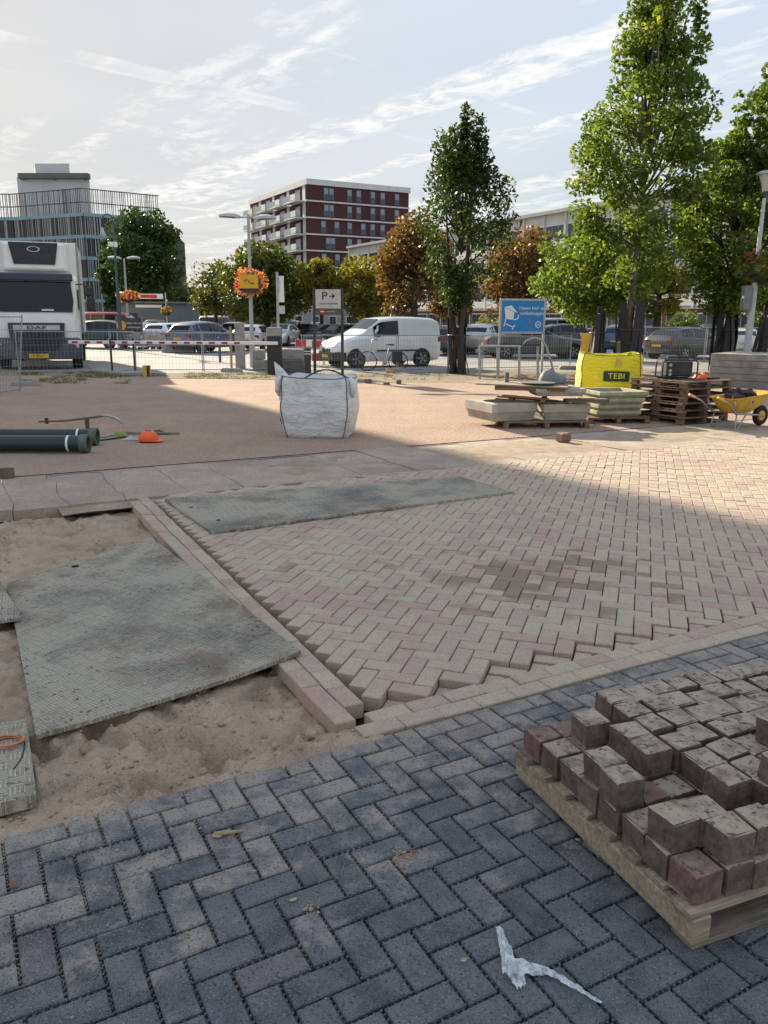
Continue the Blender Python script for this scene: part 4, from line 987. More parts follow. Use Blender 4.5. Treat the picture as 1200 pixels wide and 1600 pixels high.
for k, (x0, y0, x1, y1, lab) in enumerate(((155, 690, 200, 684, 'thin steel rod pointing at the rag, nearer of two'), (156, 685, 196, 678, 'thin steel rod beside the lime green glove, farther of two'))):
    a_, b_ = G(x0, y0), G(x1, y1); mb = MB(); mb.cyl(Vector((0, 0, .018)), (b_-a_) + Vector((0, 0, .018)), .012, n=8); tag(mb.build('steel_rod', K['steel'] if k else K['black'], loc=a_), lab, 'rod')
p = G(196, 679); q = MB(); q.bar((0, 0, .03), (.85, .02, .03), .05, .03); tag(q.build('wooden_batten', K['ply'], loc=p, bevel=.004), 'thin wooden batten lying behind the helmet and glove', 'batten')
p = G(0, 748); q = MB(); q.bar((-1.2, -.2, .06), (.14, .06, .06), .06, .12); tag(q.build('timber_beam', K['wood'], loc=p, bevel=.006), 'dark timber beam end at the left edge before the pipes', 'beam')
# single blocks lying about
for k, (px, py, m, s_, lab) in enumerate(((880, 690, 'blkred', 1.35, 'reddish stone block lying alone in front of the planter pile'), (575, 599, 'blk', 1.3, 'small dark block on the sandy verge, left of three'), (604, 601, 'blk', 1.2, 'small dark flat block on the sandy verge, middle of three'), (623, 600, 'blk', 1.3, 'small dark block on the sandy verge, right of three'))):
    p = G(px, py); o = obj('loose_block', rough_block('loose_block', .13*s_, .11*s_, .10*s_*(.6 if k == 2 else 1), K[m], 500+k, .014), None, (p.x, p.y, .003), R(30+20*k)); tag(o, lab, 'block')

# ---------------------------------------------------------------- vehicles
PROF = {  # stations along the car from the nose: x, half width, sill z, belt z, roof z, roof half width
 'hatch': [(0, .62, .30, .55, .60, .50), (.10, .74, .22, .66, .72, .62), (.45, .84, .20, .80, .86, .70), (1.05, .88, .20, .90, .96, .74), (1.35, .89, .20, .93, 1.06, .70), (2.0, .90, .20, .95, 1.40, .60), (2.6, .90, .20, .96, 1.45, .61), (3.3, .90, .20, .99, 1.42, .60), (3.75, .88, .22, 1.02, 1.33, .58), (4.10, .85, .28, 1.00, 1.05, .62), (4.22, .80, .34, .86, .90, .62), (4.28, .70, .42, .70, .72, .56)],
 'suv': [(0, .66, .34, .66, .72, .56), (.10, .78, .28, .80, .86, .68), (.5, .88, .26, .95, 1.01, .74), (1.05, .91, .26, 1.02, 1.09, .78), (1.35, .92, .26, 1.04, 1.20, .74), (1.95, .93, .26, 1.06, 1.55, .64), (2.7, .93, .26, 1.08, 1.62, .65), (3.5, .92, .26, 1.11, 1.58, .64), (3.95, .90, .30, 1.13, 1.45, .62), (4.25, .88, .34, 1.08, 1.14, .66), (4.36, .82, .40, .92, .96, .64), (4.40, .74, .48, .76, .78, .58)],
 'sedan': [(0, .64, .30, .56, .60, .52), (.10, .76, .22, .66, .72, .64), (.5, .86, .20, .80, .86, .72), (1.25, .90, .20, .90, .95, .76), (1.55, .91, .20, .93, 1.04, .72), (2.25, .92, .20, .94, 1.38, .60), (2.8, .92, .20, .95, 1.43, .60), (3.4, .92, .20, .97, 1.38, .58), (4.05, .90, .22, .98, 1.06, .64), (4.55, .88, .26, .95, .99, .70), (4.75, .82, .34, .84, .88, .66), (4.80, .72, .42, .72, .74, .60)],
 'wagon': [(0, .64, .30, .56, .60, .52), (.10, .76, .22, .68, .74, .64), (.5, .86, .20, .82, .88, .72), (1.2, .90, .20, .92, .97, .76), (1.5, .91, .20, .94, 1.06, .72), (2.2, .92, .20, .96, 1.42, .61), (2.9, .92, .20, .97, 1.46, .62), (3.7, .91, .20, 1.0, 1.44, .61), (4.25, .90, .24, 1.02, 1.36, .60), (4.58, .87, .28, .99, 1.04, .64), (4.68, .80, .36, .86, .88, .62), (4.72, .70, .42, .72, .74, .56)],
 'van': [(0, .66, .30, .66, .72, .56), (.12, .80, .24, .82, .90, .68), (.55, .88, .22, 1.00, 1.07, .72), (.95, .90, .22, 1.08, 1.16, .74), (1.25, .91, .22, 1.10, 1.34, .74), (1.85, .92, .22, 1.12, 1.77, .74), (2.5, .92, .22, 1.13, 1.84, .77), (3.4, .92, .22, 1.14, 1.84, .78), (4.1, .91, .22, 1.15, 1.80, .78), (4.36, .90, .26, 1.15, 1.70, .77), (4.42, .88, .34, 1.12, 1.5, .76), (4.44, .80, .45, .9, .95, .7)],
 'bus': [(0, .76, .30, .70, .80, .66), (.12, .88, .24, .95, 1.05, .78), (.6, .94, .24, 1.12, 1.22, .84), (.85, .95, .24, 1.15, 1.38, .82), (1.5, .96, .24, 1.16, 1.92, .76), (2.2, .96, .24, 1.17, 1.97, .78), (3.5, .96, .24, 1.17, 1.97, .78), (4.6, .95, .26, 1.17, 1.94, .78), (4.95, .93, .3, 1.15, 1.80, .77), (5.02, .92, .34, 1.1, 1.4, .76), (5.05, .85, .45, .9, .95, .7)],
}
WHEELS = {}
def wheel_mesh(r, w_):
    k = (r, w_)
    if k not in WHEELS:
        mb = MB(); n = 24
        mb.loft([[(rad*math.cos(2*math.pi*q/n), y, rad*math.sin(2*math.pi*q/n)) for q in range(n)] for rad, y in ((r*.68, -w_/2), (r*.95, -w_/2), (r, -w_/2+.02), (r, w_/2-.02), (r*.95, w_/2), (r*.68, w_/2))], caps=True)
        a = mb.mesh('tyre', K['tyre'])
        mb = MB(); mb.loft([[(rad*math.cos(2*math.pi*q/n), y, rad*math.sin(2*math.pi*q/n)) for q in range(n)] for rad, y in ((r*.68, w_/2+.004), (r*.60, w_/2-.01), (r*.58, w_/2-.03))], caps=False)
        for q in range(5):
            t = 2*math.pi*q/5; mb.bar((r*.1*math.cos(t), w_/2-.012, r*.1*math.sin(t)), (r*.62*math.cos(t), w_/2-.005, r*.62*math.sin(t)), .06, .02, up=(0, 1, 0))
        mb.cyl((0, w_/2-.03, 0), (0, w_/2+.004, 0), r*.16, n=12)
        WHEELS[k] = (a, mb.mesh('rim', K['rim']))
    return WHEELS[k]
def interp(P, x):
    for i in range(len(P)-1):
        if P[i][0] <= x <= P[i+1][0]:
            e = (x-P[i][0])/(P[i+1][0]-P[i][0]); return [a+(b-a)*e for a, b in zip(P[i], P[i+1])]
    return list(P[-1])
def car(name, label, cat, kind, col, loc, head, sc=1.0, group='cars in the car park', dark_bumper=False, cargo=False, wheel_r=None, plates=True):
    """origin under the middle of the car, nose along local +x"""
    P = PROF[kind]; L = P[-1][0]; o = thing(name, label, cat, loc, head, group); o.scale = (sc, sc, sc)
    m = paint('paint_' + '%02x%02x%02x' % tuple(int(c*255) for c in col), col, .28, .15)
    X = lambda x: L/2 - x
    def sect(p):
        x, hw, zs, zb, zr, rw = p; zm = zs + (zb-zs)*.55
        half = [(hw*.90, zs), (hw*.985, zs+.10), (hw, zm), (hw*.985, zb-.03), (hw*.955, zb), (rw+(hw*.955-rw)*.10, zb+(zr-zb)*.90), (rw*.86, zr-.004), (rw*.45, zr+.012)]
        return [(X(x), y, z) for y, z in half] + [(X(x), -y, z) for y, z in reversed(half)]
    xs = sorted(set([p[0] for p in P] + [P[i][0]*.5+P[i+1][0]*.5 for i in range(len(P)-1)]))
    mb = MB(); mb.loft([sect(interp(P, x)) for x in xs]); bo = mb.build('body', m, o, angle=38)
    # greenhouse
    iw = next(i for i, p in enumerate(P) if p[4]-p[3] > .3); ic = iw-1
    it = max(i for i, p in enumerate(P) if p[4]-p[3] > .25)
    def side(x, s_, f):
        p = interp(P, x); hw, zb, zr, rw = p[1], p[3], p[4], p[5]
        y0, z0 = hw*.955, zb; y1, z1 = rw+(hw*.955-rw)*.10, zb+(zr-zb)*.90
        return Vector((X(x), s_*(y0+(y1-y0)*f+.008), z0+(z1-z0)*f))
    x0 = P[ic][0]+.28; x1 = P[iw][0]+.05; xe = P[it][0]
    for s_ in (1, -1):
        if cargo: cuts = [(x0+.02, x0+1.05)]
        else:
            mid = (x1+xe)/2 - .1; cuts = [(x0, mid-.03), (mid+.05, xe-.12)] if kind in ('hatch', 'sedan') else [(x0, mid-.35), (mid-.28, mid+.62), (mid+.70, xe+.05)]
        for a, b in cuts:
            n = 8; lo = []; hi = []
            for k in range(n+1):
                x = a+(b-a)*k/n; p = interp(P, x); h = (p[4]-p[3])
                if h < .06: continue
                lo.append(side(x, s_, .06)); hi.append(side(x, s_, .90 if h > .3 else .8))
            if len(lo) < 2: continue
            mb = MB(); q = len(lo); mb.add(lo+hi, [((k, k+1, q+k+1, q+k) if s_ < 0 else (q+k, q+k+1, k+1, k)) for k in range(q-1)]); mb.build('side_window', K['glass'], o)
    def slope(xa, xb, n=4, inset_=.08):
        rows = []
        for k in range(n+1):
            x = xa+(xb-xa)*k/n; p = interp(P, x); rows.append([(X(x), y*(p[5]*.90), p[4]+.012*(1-abs(y))+.012) for y in (-1, -.5, 0, .5, 1)])
        return rows
    rws = slope(P[ic][0]+.06, P[iw][0]-.03)
    mb = MB(); mb.loft(rws, caps=False, closed=False); mb.build('windscreen', K['glass'], o)
    if not cargo:
        xa, xb = P[it][0]+.06, P[min(it+1, len(P)-1)][0]-.03
        if kind == 'bus': xa, xb = P[-3][0]-.02, P[-2][0]+.0
        rws = slope(xa, xb)
        mb = MB(); mb.loft(rws, caps=False, closed=False); mb.build('rear_window', K['glass'], o)
    r = wheel_r or (.34 if kind in ('suv', 'bus') else .32); ta, ri = wheel_mesh(r, .21)
    fx, rx = (.82, L-.86) if kind != 'bus' else (.95, L-1.1)
    for x in (fx, rx):
        hw = interp(P, x)[1]
        for s_ in (1, -1):
            mb = MB(); n = 20
            mb.lathe([(r*1.0, 0), (r*1.20, 0)], n=n); mb.v = [(a, 0, b) for a, b, c in mb.v]
            mb.cyl((0, 0, 0), (0, -.012*s_, 0), r*1.14, n=n); q = mb.build('wheel_arch', K['black'], o); q.location = (X(x), s_*(hw+.004), r)
            t_ = obj('wheel', ta, o, (X(x), s_*(hw-.085), r), 0 if s_ > 0 else math.pi); obj('rim', ri, t_)
    nose = interp(P, .10); zl = nose[3]
    for s_ in (1, -1):
        mb = MB(); mb.loft([[(X(.08+.02*q), s_*(nose[1]*(.52+.1*q)), zl-.13), (X(.08+.09*q), s_*(nose[1]*(.62+.14*q)), zl-.12), (X(.10+.09*q), s_*(nose[1]*(.62+.14*q)), zl-.01), (X(.09+.02*q), s_*(nose[1]*(.52+.1*q)), zl-.02)] for q in (0, 1, 2, 3)]); mb.v = [(a+.02, b*1.005, c) for a, b, c in mb.v]; mb.build('headlight', K['head'], o)
        tl = interp(P, L-.10); zt = tl[3]
        mb = MB(); wd = tl[1]
        hh = .18 if kind != 'bus' else .4
        mb.box((X(L-.085), s_*wd*.80, zt-.12), (.14, wd*.40, hh)); mb.build('tail_light', K['tail'], o, bevel=.02)
        mp = side(x0+.15, s_, .05); mb = MB(); mb.box((mp.x, mp.y+s_*.10, mp.z+.05), (.10, .20, .13)); mb.build('mirror', m if not cargo else K['black'], o, bevel=.03)
        ms = (x0+xe)/2; pp = side(ms, s_, 0); mb = MB(); mb.box((pp.x, pp.y+.004*s_, pp.z-.1), (.17, .03, .03)); mb.build('door_handle', m if not cargo else K['black'], o, bevel=.008)
    mb = MB(); mb.box((X(.02)+.015, 0, nose[3]-.16), (.05, nose[1]*.9, .13)); mb.build('grille', K['black'], o, bevel=.015)
    if dark_bumper:
        mb = MB(); z1 = .56
        mb.loft([[(X(-.03), -.62, .26), (X(-.03), .62, .26), (X(-.03), .62, z1), (X(-.03), -.62, z1)], [(X(.12), -.84, .24), (X(.12), .84, .24), (X(.12), .85, z1+.03), (X(.12), -.85, z1+.03)], [(X(.42), -.905, .24), (X(.42), .905, .24), (X(.42), .905, z1), (X(.42), -.905, z1)]]); mb.build('bumper', K['black'], o, bevel=.03)
        mb = MB(); 
        for s_ in (1, -1): mb.box((X(2.7), s_*.928, .62), (2.1, .02, .06))
        mb.build('side_moulding', K['black'], o)
    else:
        mb = MB(); mb.box((X(.03)+.02, 0, .36), (.06, nose[1]*1.1, .12)); mb.build('bumper_intake', K['black'], o, bevel=.02)
    if plates:
        mb = MB(); mb.box((X(L)-.012, 0, .62 if kind != 'suv' else .74), (.03, .50, .11)); mb.build('number_plate', K['plate'], o)
        mb = MB(); mb.box((X(0)+.045, 0, .42), (.02, .50, .11)); mb.build('number_plate', K['plate'], o)
    return o
def carp(px, py, head, *a, **k):
    p = G(px, py); return car('parked_car', a[0], 'car', a[1], a[2], (p.x, p.y, 0), R(head), **k)
CG = 'cars in the car park'
# white delivery van beside the fence
p = G(592, 574)
car('delivery_van', 'white delivery van with dark bumper parked behind the bicycle', 'van', 'van', (.80, .82, .83), (p.x, p.y+.9, 0), R(180+28), 1.03, None, dark_bumper=True, cargo=True)
carp(322, 550, 62, 'grey-blue compact crossover parked left of the street lamp', 'suv', (.10, .13, .18))
carp(150, 543, 172, 'dark teal car beside the lorry, seen from its side', 'suv', (.02, .05, .065))
carp(262, 540, 80, 'white hatchback seen from behind, near the shopping carts', 'hatch', (.72, .74, .75))
carp(232, 537, 75, 'silver hatchback just right of the shopping carts', 'hatch', (.42, .47, .5))
carp(286, 537, 70, 'pale grey car between the white hatchback and the crossover', 'hatch', (.55, .56, .57))
carp(398, 546, 84, 'white and red hatchback behind the street lamp', 'hatch', (.65, .62, .62))
carp(440, 540, 262, 'white car facing us right of the banner pole', 'hatch', (.7, .72, .72))
carp(478, 538, 240, 'black car left of the parking sign', 'hatch', (.02, .02, .024))
carp(520, 541, 238, 'dark grey car glimpsed through the parking sign posts', 'sedan', (.06, .065, .07))
carp(556, 541, 236, 'silver car half hidden by the van bonnet', 'hatch', (.4, .42, .43))
carp(702, 553, 66, 'black estate car behind the small tree with tail lights to us', 'wagon', (.022, .026, .03))
carp(765, 552, 60, 'silver crossover left of the blue trolley sign', 'suv', (.5, .5, .5))
p = G(838, 560); car('parked_car', 'grey saloon parked side-on beneath the blue trolley sign', 'car', 'sedan', (.10, .105, .105), (p.x, p.y+.6, 0), R(4), 1.08, CG)
carp(892, 546, 20, 'dark navy crossover behind the grey saloon', 'suv', (.02, .03, .055))
p = G(892, 541); car('white_minibus', 'white minibus with dark windows beyond the grey saloon', 'van', 'bus', (.7, .71, .7), (p.x-1, p.y+2.5, 0), R(175), 1.0, None)
carp(975, 553, 60, 'blue car behind the tall tree trunk', 'suv', (.03, .08, .16))
p = G(1085, 562); car('parked_car', 'dark grey hatchback with red tail lights behind the pallet stack', 'car', 'hatch', (.035, .04, .043), (p.x, p.y+.9, 0), R(30), 1.07, CG)
carp(1158, 552, 70, 'white hatchback right of the leaning tree stakes', 'hatch', (.72, .73, .74))
carp(1200, 548, 70, 'black car at the right edge past the lamp post', 'hatch', (.03, .03, .035))
for px, py, hd, kd, cl_, lab in ((305, 533, 80, 'hatch', (.45, .46, .47), 'silver car between the pale grey car and the crossover, farther back'), (372, 531, 82, 'wagon', (.05, .06, .07), 'dark estate beyond the concrete column'), (455, 531, 262, 'suv', (.12, .13, .14), 'grey crossover beyond the red and white boards'), (535, 532, 262, 'hatch', (.03, .035, .045), 'dark hatchback above the van bonnet'), (210, 527, 85, 'hatch', (.3, .31, .32), 'grey car roof showing beyond the silver hatchback'), (250, 528, 85, 'suv', (.03, .035, .05), 'black crossover in the second row beyond the white hatchback'),
    (340, 530, 85, 'bus', (.6, .61, .62), 'pale van in the second row beyond the crossover'), (425, 530, 265, 'wagon', (.03, .035, .04), 'black estate in the second row behind the banner pole'), (495, 530, 265, 'hatch', (.6, .61, .62), 'white car in the second row behind the black car'), (660, 536, 80, 'hatch', (.04, .06, .1), 'dark blue car right of the van roof'), (735, 537, 80, 'hatch', (.3, .34, .36), 'grey-blue car beyond the black estate'), (800, 538, 80, 'hatch', (.7, .7, .7), 'white car hidden behind the blue trolley sign'),
    (1010, 541, 75, 'wagon', (.03, .03, .035), 'black car beyond the blue car'), (1105, 541, 78, 'suv', (.025, .03, .035), 'black crossover beyond the dark grey hatchback')):
    carp(px, py, hd, lab, kd, cl_)
p = G(158, 532); car('red_van', 'red high-roofed van beyond the dark teal car', 'van', 'bus', (.34, .02, .03), (p.x, p.y+3, 0), R(0), 1.1, None)

# ---------------------------------------------------------------- refrigerated lorry
TP = G(64, 577); lr = thing('refrigerated_lorry', 'white refrigerated lorry with dark bumper at the left edge, facing us', 'lorry', (TP.x, TP.y, 0), R(-71)); TS = 1.14; lr.scale = (TS, TS, TS)
K['cab'] = simple('lorry_white', (.82, .80, .74), .35, (.76, .74, .68), 3, coat=.3); K['bump'] = simple('lorry_grey', (.075, .085, .10), .5, (.055, .06, .07), 6)
def ringx(x, hw, z0, z1, c=.1):   # rounded rectangle in a plane across the lorry
    return [(x, -hw+c, z0), (x, hw-c, z0), (x, hw, z0+c), (x, hw, z1-c), (x, hw-c, z1), (x, -hw+c, z1), (x, -hw, z1-c), (x, -hw, z0+c)]
mb = MB(); mb.loft([ringx(-1.6, 1.22, .55, 2.86, .10), ringx(-.45, 1.24, .55, 2.88, .12), ringx(-.14, 1.20, .55, 2.80, .16), ringx(.02, 1.14, .58, 1.80, .16), ringx(.10, 1.08, .6, 1.6, .16)]); mb.build('cab', K['cab'], lr, angle=35)
mb = MB(); mb.loft([ringx(-.2, 1.25, .30, .98, .10), ringx(.10, 1.24, .30, .96, .10), ringx(.24, 1.08, .34, .82, .12)]); mb.build('bumper', K['bump'], lr, angle=40)
mb = MB(); mb.add([(.10, -1.05, 1.72), (.10, 1.05, 1.72), (.035, 1.10, 2.05), (-.09, 1.05, 2.62), (-.09, -1.05, 2.62), (.035, -1.10, 2.05)], [(0, 1, 2, 5), (5, 2, 3, 4)]); mb.build('windscreen', K['glass'], lr)
mb = MB(); mb.obox((-.30, -1.12, 2.66), (0, 2.24, 0), (.33, 0, -.03), (-.04, 0, .22)); mb.build('sun_visor', simple('visor', (.03, .032, .06), .3), lr, bevel=.04)
mb = MB(); mb.add([(.16, -.80, 1.40), (.16, .80, 1.40), (.275, .76, .90), (.285, .52, .60), (.29, 0, .52), (.285, -.52, .60), (.275, -.76, .90)], [(0, 1, 2, 3, 4, 5, 6)][::1]); mb.f = [f[::-1] for f in mb.f]; q = mb.build('grille', K['black'], lr); so = q.modifiers.new('t', 'SOLIDIFY'); so.thickness = .03
for k in range(6):
    mb = MB(); z = .64 + k*.085; wd = .66 - (.18 if k < 1 else 0); mb.box((.30 - .014*k, 0, z), (.02, wd*2*.96, .022)); mb.build('grille_bar', K['black'], lr)
mb = MB(); mb.obox((.20, -.66, 1.18), (0, 1.32, 0), (.03, 0, 0), (-.02, 0, .15)); mb.build('badge_panel', simple('badge_silver', (.5, .5, .49), .4), lr, bevel=.01)
text('lettering', 'DAF', .15, K['ink'], frame((.24, 0, 1.255), (0, 1, 0), (1, 0, .12)), lr, .004, sx=2.0)
for s_ in (1, -1):
    mb = MB(); mb.box((.16, s_*1.0, .72), (.14, .34, .15)); mb.build('headlight', K['head'], lr, bevel=.03)
    mb = MB(); mb.tube([(-.2, s_*1.18, 2.55), (-.05, s_*1.42, 2.56), (.0, s_*1.50, 2.48)], .02, 7); ar = mb.build('mirror_arm', K['black'], lr, smooth=True)
    mb = MB(); mb.box((.0, s_*1.56, 2.34), (.10, .24, .27)); mb.build('mirror', K['black'], ar, bevel=.04)
    mb = MB(); mb.box((.0, s_*1.60, 1.96), (.10, .24, .40)); mb.build('mirror', K['black'], ar, bevel=.04)
    mb = MB(); mb.box((-.6, s_*1.245, 2.1), (.75, .012, .6)); mb.build('side_window', K['glass'], lr)
    for x in (-.75, -5.6):
        ta, ri = wheel_mesh(.48, .30); t_ = obj('wheel', ta, lr, (x, s_*1.06, .48), 0 if s_ > 0 else math.pi); obj('rim', ri, t_)
mb = MB(); mb.box((.30, 0, .42), (.012, .56, .125)); mb.build('number_plate', K['plate'], lr)
text('number', '81-BZD-1', .085, K['ink'], frame((.308, 0, .42), (0, 1, 0), (1, 0, 0)), lr, .002)
mb = MB(); mb.box((-4.6, 0, 2.48), (5.4, 2.56, 2.85)); mb.build('box_body', K['cab'], lr, bevel=.03)
for s_ in (1, -1):
    mb = MB(); mb.box((-1.93, s_*1.26, 2.48), (.10, .07, 2.87)); mb.build('corner_post', simple('post_grey%d' % s_, (.33, .34, .33), .5), lr, bevel=.01)
mb = MB(); mb.loft([[(-1.9, -.98, 3.02), (-1.9, .98, 3.02), (-1.9, .98, 3.86), (-1.9, -.98, 3.86)], [(-1.55, -.95, 3.0), (-1.55, .95, 3.0), (-1.55, .92, 3.84), (-1.55, -.92, 3.84)], [(-1.38, -.86, 3.06), (-1.38, .86, 3.06), (-1.38, .80, 3.78), (-1.38, -.80, 3.78)]]); mb.build('cooling_unit', K['cab'], lr, bevel=.04)
mb = MB(); mb.add([(-1.365, -.60, 3.18), (-1.365, .60, 3.18), (-1.365, .72, 3.84), (-1.365, -.72, 3.84)], [(0, 1, 2, 3)]); q = mb.build('cooling_grille', K['black'], lr); so = q.modifiers.new('t', 'SOLIDIFY'); so.thickness = .03; so.offset = 1
mb = MB(); mb.lathe([(.15, 0), (.19, .0), (.19, .012), (.15, .012)], n=24); mb.v = [(-1.33 + c, a, 3.64 + b*.45) for a, b, c in mb.v]; mb.build('oval_badge', simple('badge_pale', (.6, .6, .6), .4), lr)
mb = MB(); mb.box((-3.5, 0, .72), (6.4, .9, .3)); mb.build('chassis', K['black'], lr)
mb = MB(); mb.box((.03, .35, 1.78), (.14, .34, .05)); mb.build('dashboard_paper', K['white'], lr)

# ---------------------------------------------------------------- fences
FW = simple('fence_wire', (.34, .36, .37), .45, metal=.5)
def fence(name, label, pts, h=1.25, z0=.05, step=.11, hs=(0., .5, 1.), tube=.018, m='steel', posts=True, lean=0.):
    """mesh panels between consecutive points; each bay has posts, rails and a wire mesh"""
    o = thing(name, label, 'fence', pts[0]); P0 = pts[0]
    for a, b in zip(pts[:-1], pts[1:]):
        d = b-a; L = d.length; up = Vector((0, 0, h)) + Vector((-d.y, d.x, 0)).normalized()*lean
        for e in (0.012, .988):
            q = a + d*e - P0; mb = MB(); mb.cyl(q + Vector((0, 0, .0)), q + Vector((0, 0, z0)) + up*1.03, tube, n=7); mb.build('post', K[m], o)
        for f in (0., 1.):
            mb = MB(); mb.cyl(a-P0 + Vector((0, 0, z0)) + up*f, b-P0 + Vector((0, 0, z0)) + up*f, tube*.85, n=6); mb.build('rail', K[m], o)
        mb = MB(); n = max(2, int(L/step)); r = .0028
        for k in range(1, n):
            q = a + d*(k/n) - P0 + Vector((0, 0, z0)); mb.bar(q, q+up, r*2, r*2, up=(d.x, d.y, 0))
        for k in range(1, 6):
            mb.bar(a-P0+Vector((0, 0, z0))+up*(k/6), b-P0+Vector((0, 0, z0))+up*(k/6), r*2, r*2)
        mb.build('wire_mesh', FW, o)
    return o
fence('mesh_fence', 'low mesh fence in front of the lorry, ending at the dark posts', [G(28, 583), G(176, 581), G(212, 580)], 1.28)
fence('mesh_fence', 'low mesh fence behind the barrier boom, from the yellow box to the dark housing', [G(212, 580), G(318, 580), G(425, 579)], 1.25)
fence('mesh_fence', 'low mesh fence behind the bicycle and the parking sign', [G(470, 581), G(621, 579), G(700, 580)], 1.2)
fence('mesh_fence', 'low mesh fence behind the blue trolley sign', [G(700, 580), G(752, 577), G(892, 574)], 1.18)
fence('mesh_fence', 'mesh fence with close bars in front of the dark grey hatchback', [G(1003, 568), G(1100, 566), G(1200, 562)], 1.5, step=.09)
fence('mesh_fence', 'tall leaning fence panel cut off by the left edge', [G(-75, 626), G(32, 611)], 1.75, m='steel', lean=-.25)
for px, py, lab in ((176, 584, 'dark thin post at the fence corner right of the lorry'), (211, 582, 'dark thin post beside the yellow box')):
    p = G(px, py); mb = MB(); mb.cyl((0, 0, 0), (0, 0, 1.12), .03, n=10); mb.lathe([(.03, 1.12), (.02, 1.14), (0, 1.145)], n=10); tag(mb.build('dark_post', simple('navy_post', (.03, .04, .06), .5), loc=p, angle=40), lab, 'post', 'dark posts by the barrier')
def foot(px, py, lab, rz=0.):
    p = G(px, py); o = thing('fence_foot', lab, 'fence foot', (p.x, p.y, 0), rz, 'concrete fence feet')
    mb = MB(); mb.loft([sq(1, 0), sq(1, .06), sq(.86, .13)]); mb.v = [(x*.72, y*.24, z) for x, y, z in mb.v]; mb.build('block', K['conc'], o, bevel=.01)
    for x in (-.18, 0, .18): mb = MB(); mb.cyl((x, 0, .12), (x, 0, .133), .03, n=10); mb.build('socket', K['black'], o)
foot(40, 603, 'concrete fence foot under the leaning panel at left', R(20)); foot(362, 581, 'dark concrete foot below the wooden stake'); foot(618, 581, 'fence foot behind the bicycle wheel'); foot(888, 577, 'fence foot at the fence end beside the tall tree')
mb = MB(); mb.box((0, 0, .75), (.07, .05, 1.5)); tag(mb.build('wooden_stake', simple('stake', (.42, .27, .14), .8), loc=G(362, 579) + Vector((0, 0, .02)), bevel=.005), 'wooden stake standing in a concrete foot by the barrier', 'stake')
# yellow marker box and its kerb island
p = G(230, 588); o = thing('marker_box', 'small yellow and black marker box on the kerb island', 'marker', (p.x, p.y, .0), R(5))
mb = MB(); mb.box((0, 0, .17), (.22, .2, .34)); mb.build('box', K['yellow'], o, bevel=.01); mb = MB(); mb.box((.06, -.102, .17), (.09, .008, .33)); mb.build('panel', K['black'], o)
mb = MB(); mb.prism([(-1.5, .7), (-.3, -.25), (1.0, -.3), (.9, .1), (-.9, .8)], 0, .1); tag(mb.build('kerb_island', K['conc'], loc=G(215, 586), bevel=.02), kind='structure')

# ---------------------------------------------------------------- barrier boom, posts and blocks
bm = G(430, 585); o = thing('barrier', 'red and white barrier boom on a dark housing across the entrance', 'barrier', (bm.x, bm.y, 0))
mb = MB(); mb.box((0, 0, .62), (.46, .40, 1.24)); mb.build('housing', simple('housing_dark', (.028, .027, .025), .55), o, bevel=.02)
mb = MB(); mb.box((0, 0, 1.38), (.47, .41, .28)); mb.build('cap', K['conc'], o, bevel=.02)
e0 = Vector((.15, -.25, 1.02)); e1 = AT(108, 545, bm.y-.1) - bm; e1.z = 1.0
n = 15; d = (e1-e0)
mb = MB(); mb.bar(e0, e1, .09, .11); boo = mb.build('boom', K['white'], o, bevel=.02)
for k in range(14):
    a = .18 + k*.0595
    if a > .985: break
    mb = MB(); mb.bar(e0 + d*a, e0 + d*(a+.028), .094, .072); mb.build('red_band', K['red'], boo)
p = G(376, 576); o = thing('concrete_column', 'tall grey concrete column behind the barrier boom', 'column', (p.x, p.y, 0), R(10)); mb = MB(); mb.box((0, 0, .82), (.36, .36, 1.64)); mb.build('shaft', K['conc'], o, bevel=.02); mb = MB(); mb.box((-.17, -.182, 1.45), (.05, .01, .06)); mb.build('key_plate', K['black'], o)
for k, (px, py, w_, h_, z_, lab) in enumerate(((406, 579, .5, .36, 0, 'lower concrete block left of the dark housing'), (404, 578, .4, .34, .365, 'upper concrete block left of the dark housing'), (455, 583, 1.2, .42, 0, 'lower long dark concrete block right of the housing'), (452, 582, .95, .36, .425, 'upper long pale concrete block right of the housing'), (278, 551, 1.7, .55, 0, 'pale concrete block in front of the parked crossover'))):
    p = G(px, py); mb = MB(); mb.box((0, 0, h_/2), (w_, .5, h_)); tag(mb.build('concrete_block', K['concdk'] if k in (2,) else K['conc'], loc=(p.x, p.y+.25, z_), bevel=.02), lab, 'concrete block')
p = G(481, 588); o = thing('bollard', 'short dark bollard with pale rings beside the parking sign', 'bollard', p); mb = MB(); mb.cyl((0, 0, 0), (0, 0, .85), .11, n=16); mb.lathe([(.11, .85), (.08, .89), (0, .9)], n=16); mb.build('post', K['dkpole'], o, angle=40)
for z in (.70, .78): mb = MB(); mb.lathe([(.1125, z), (.1125, z+.025)], n=16); mb.build('ring', K['white'], o)
mb = MB(); mb.cyl((0, 0, 0), (0, 0, 1.0), .055, n=12); mb.lathe([(.055, 1.0), (.03, 1.03), (0, 1.035)], n=12); tag(mb.build('steel_bollard', simple('blue_steel', (.03, .08, .2), .5), loc=G(344, 566)), 'slim blue bollard between the column and the crossover', 'bollard')
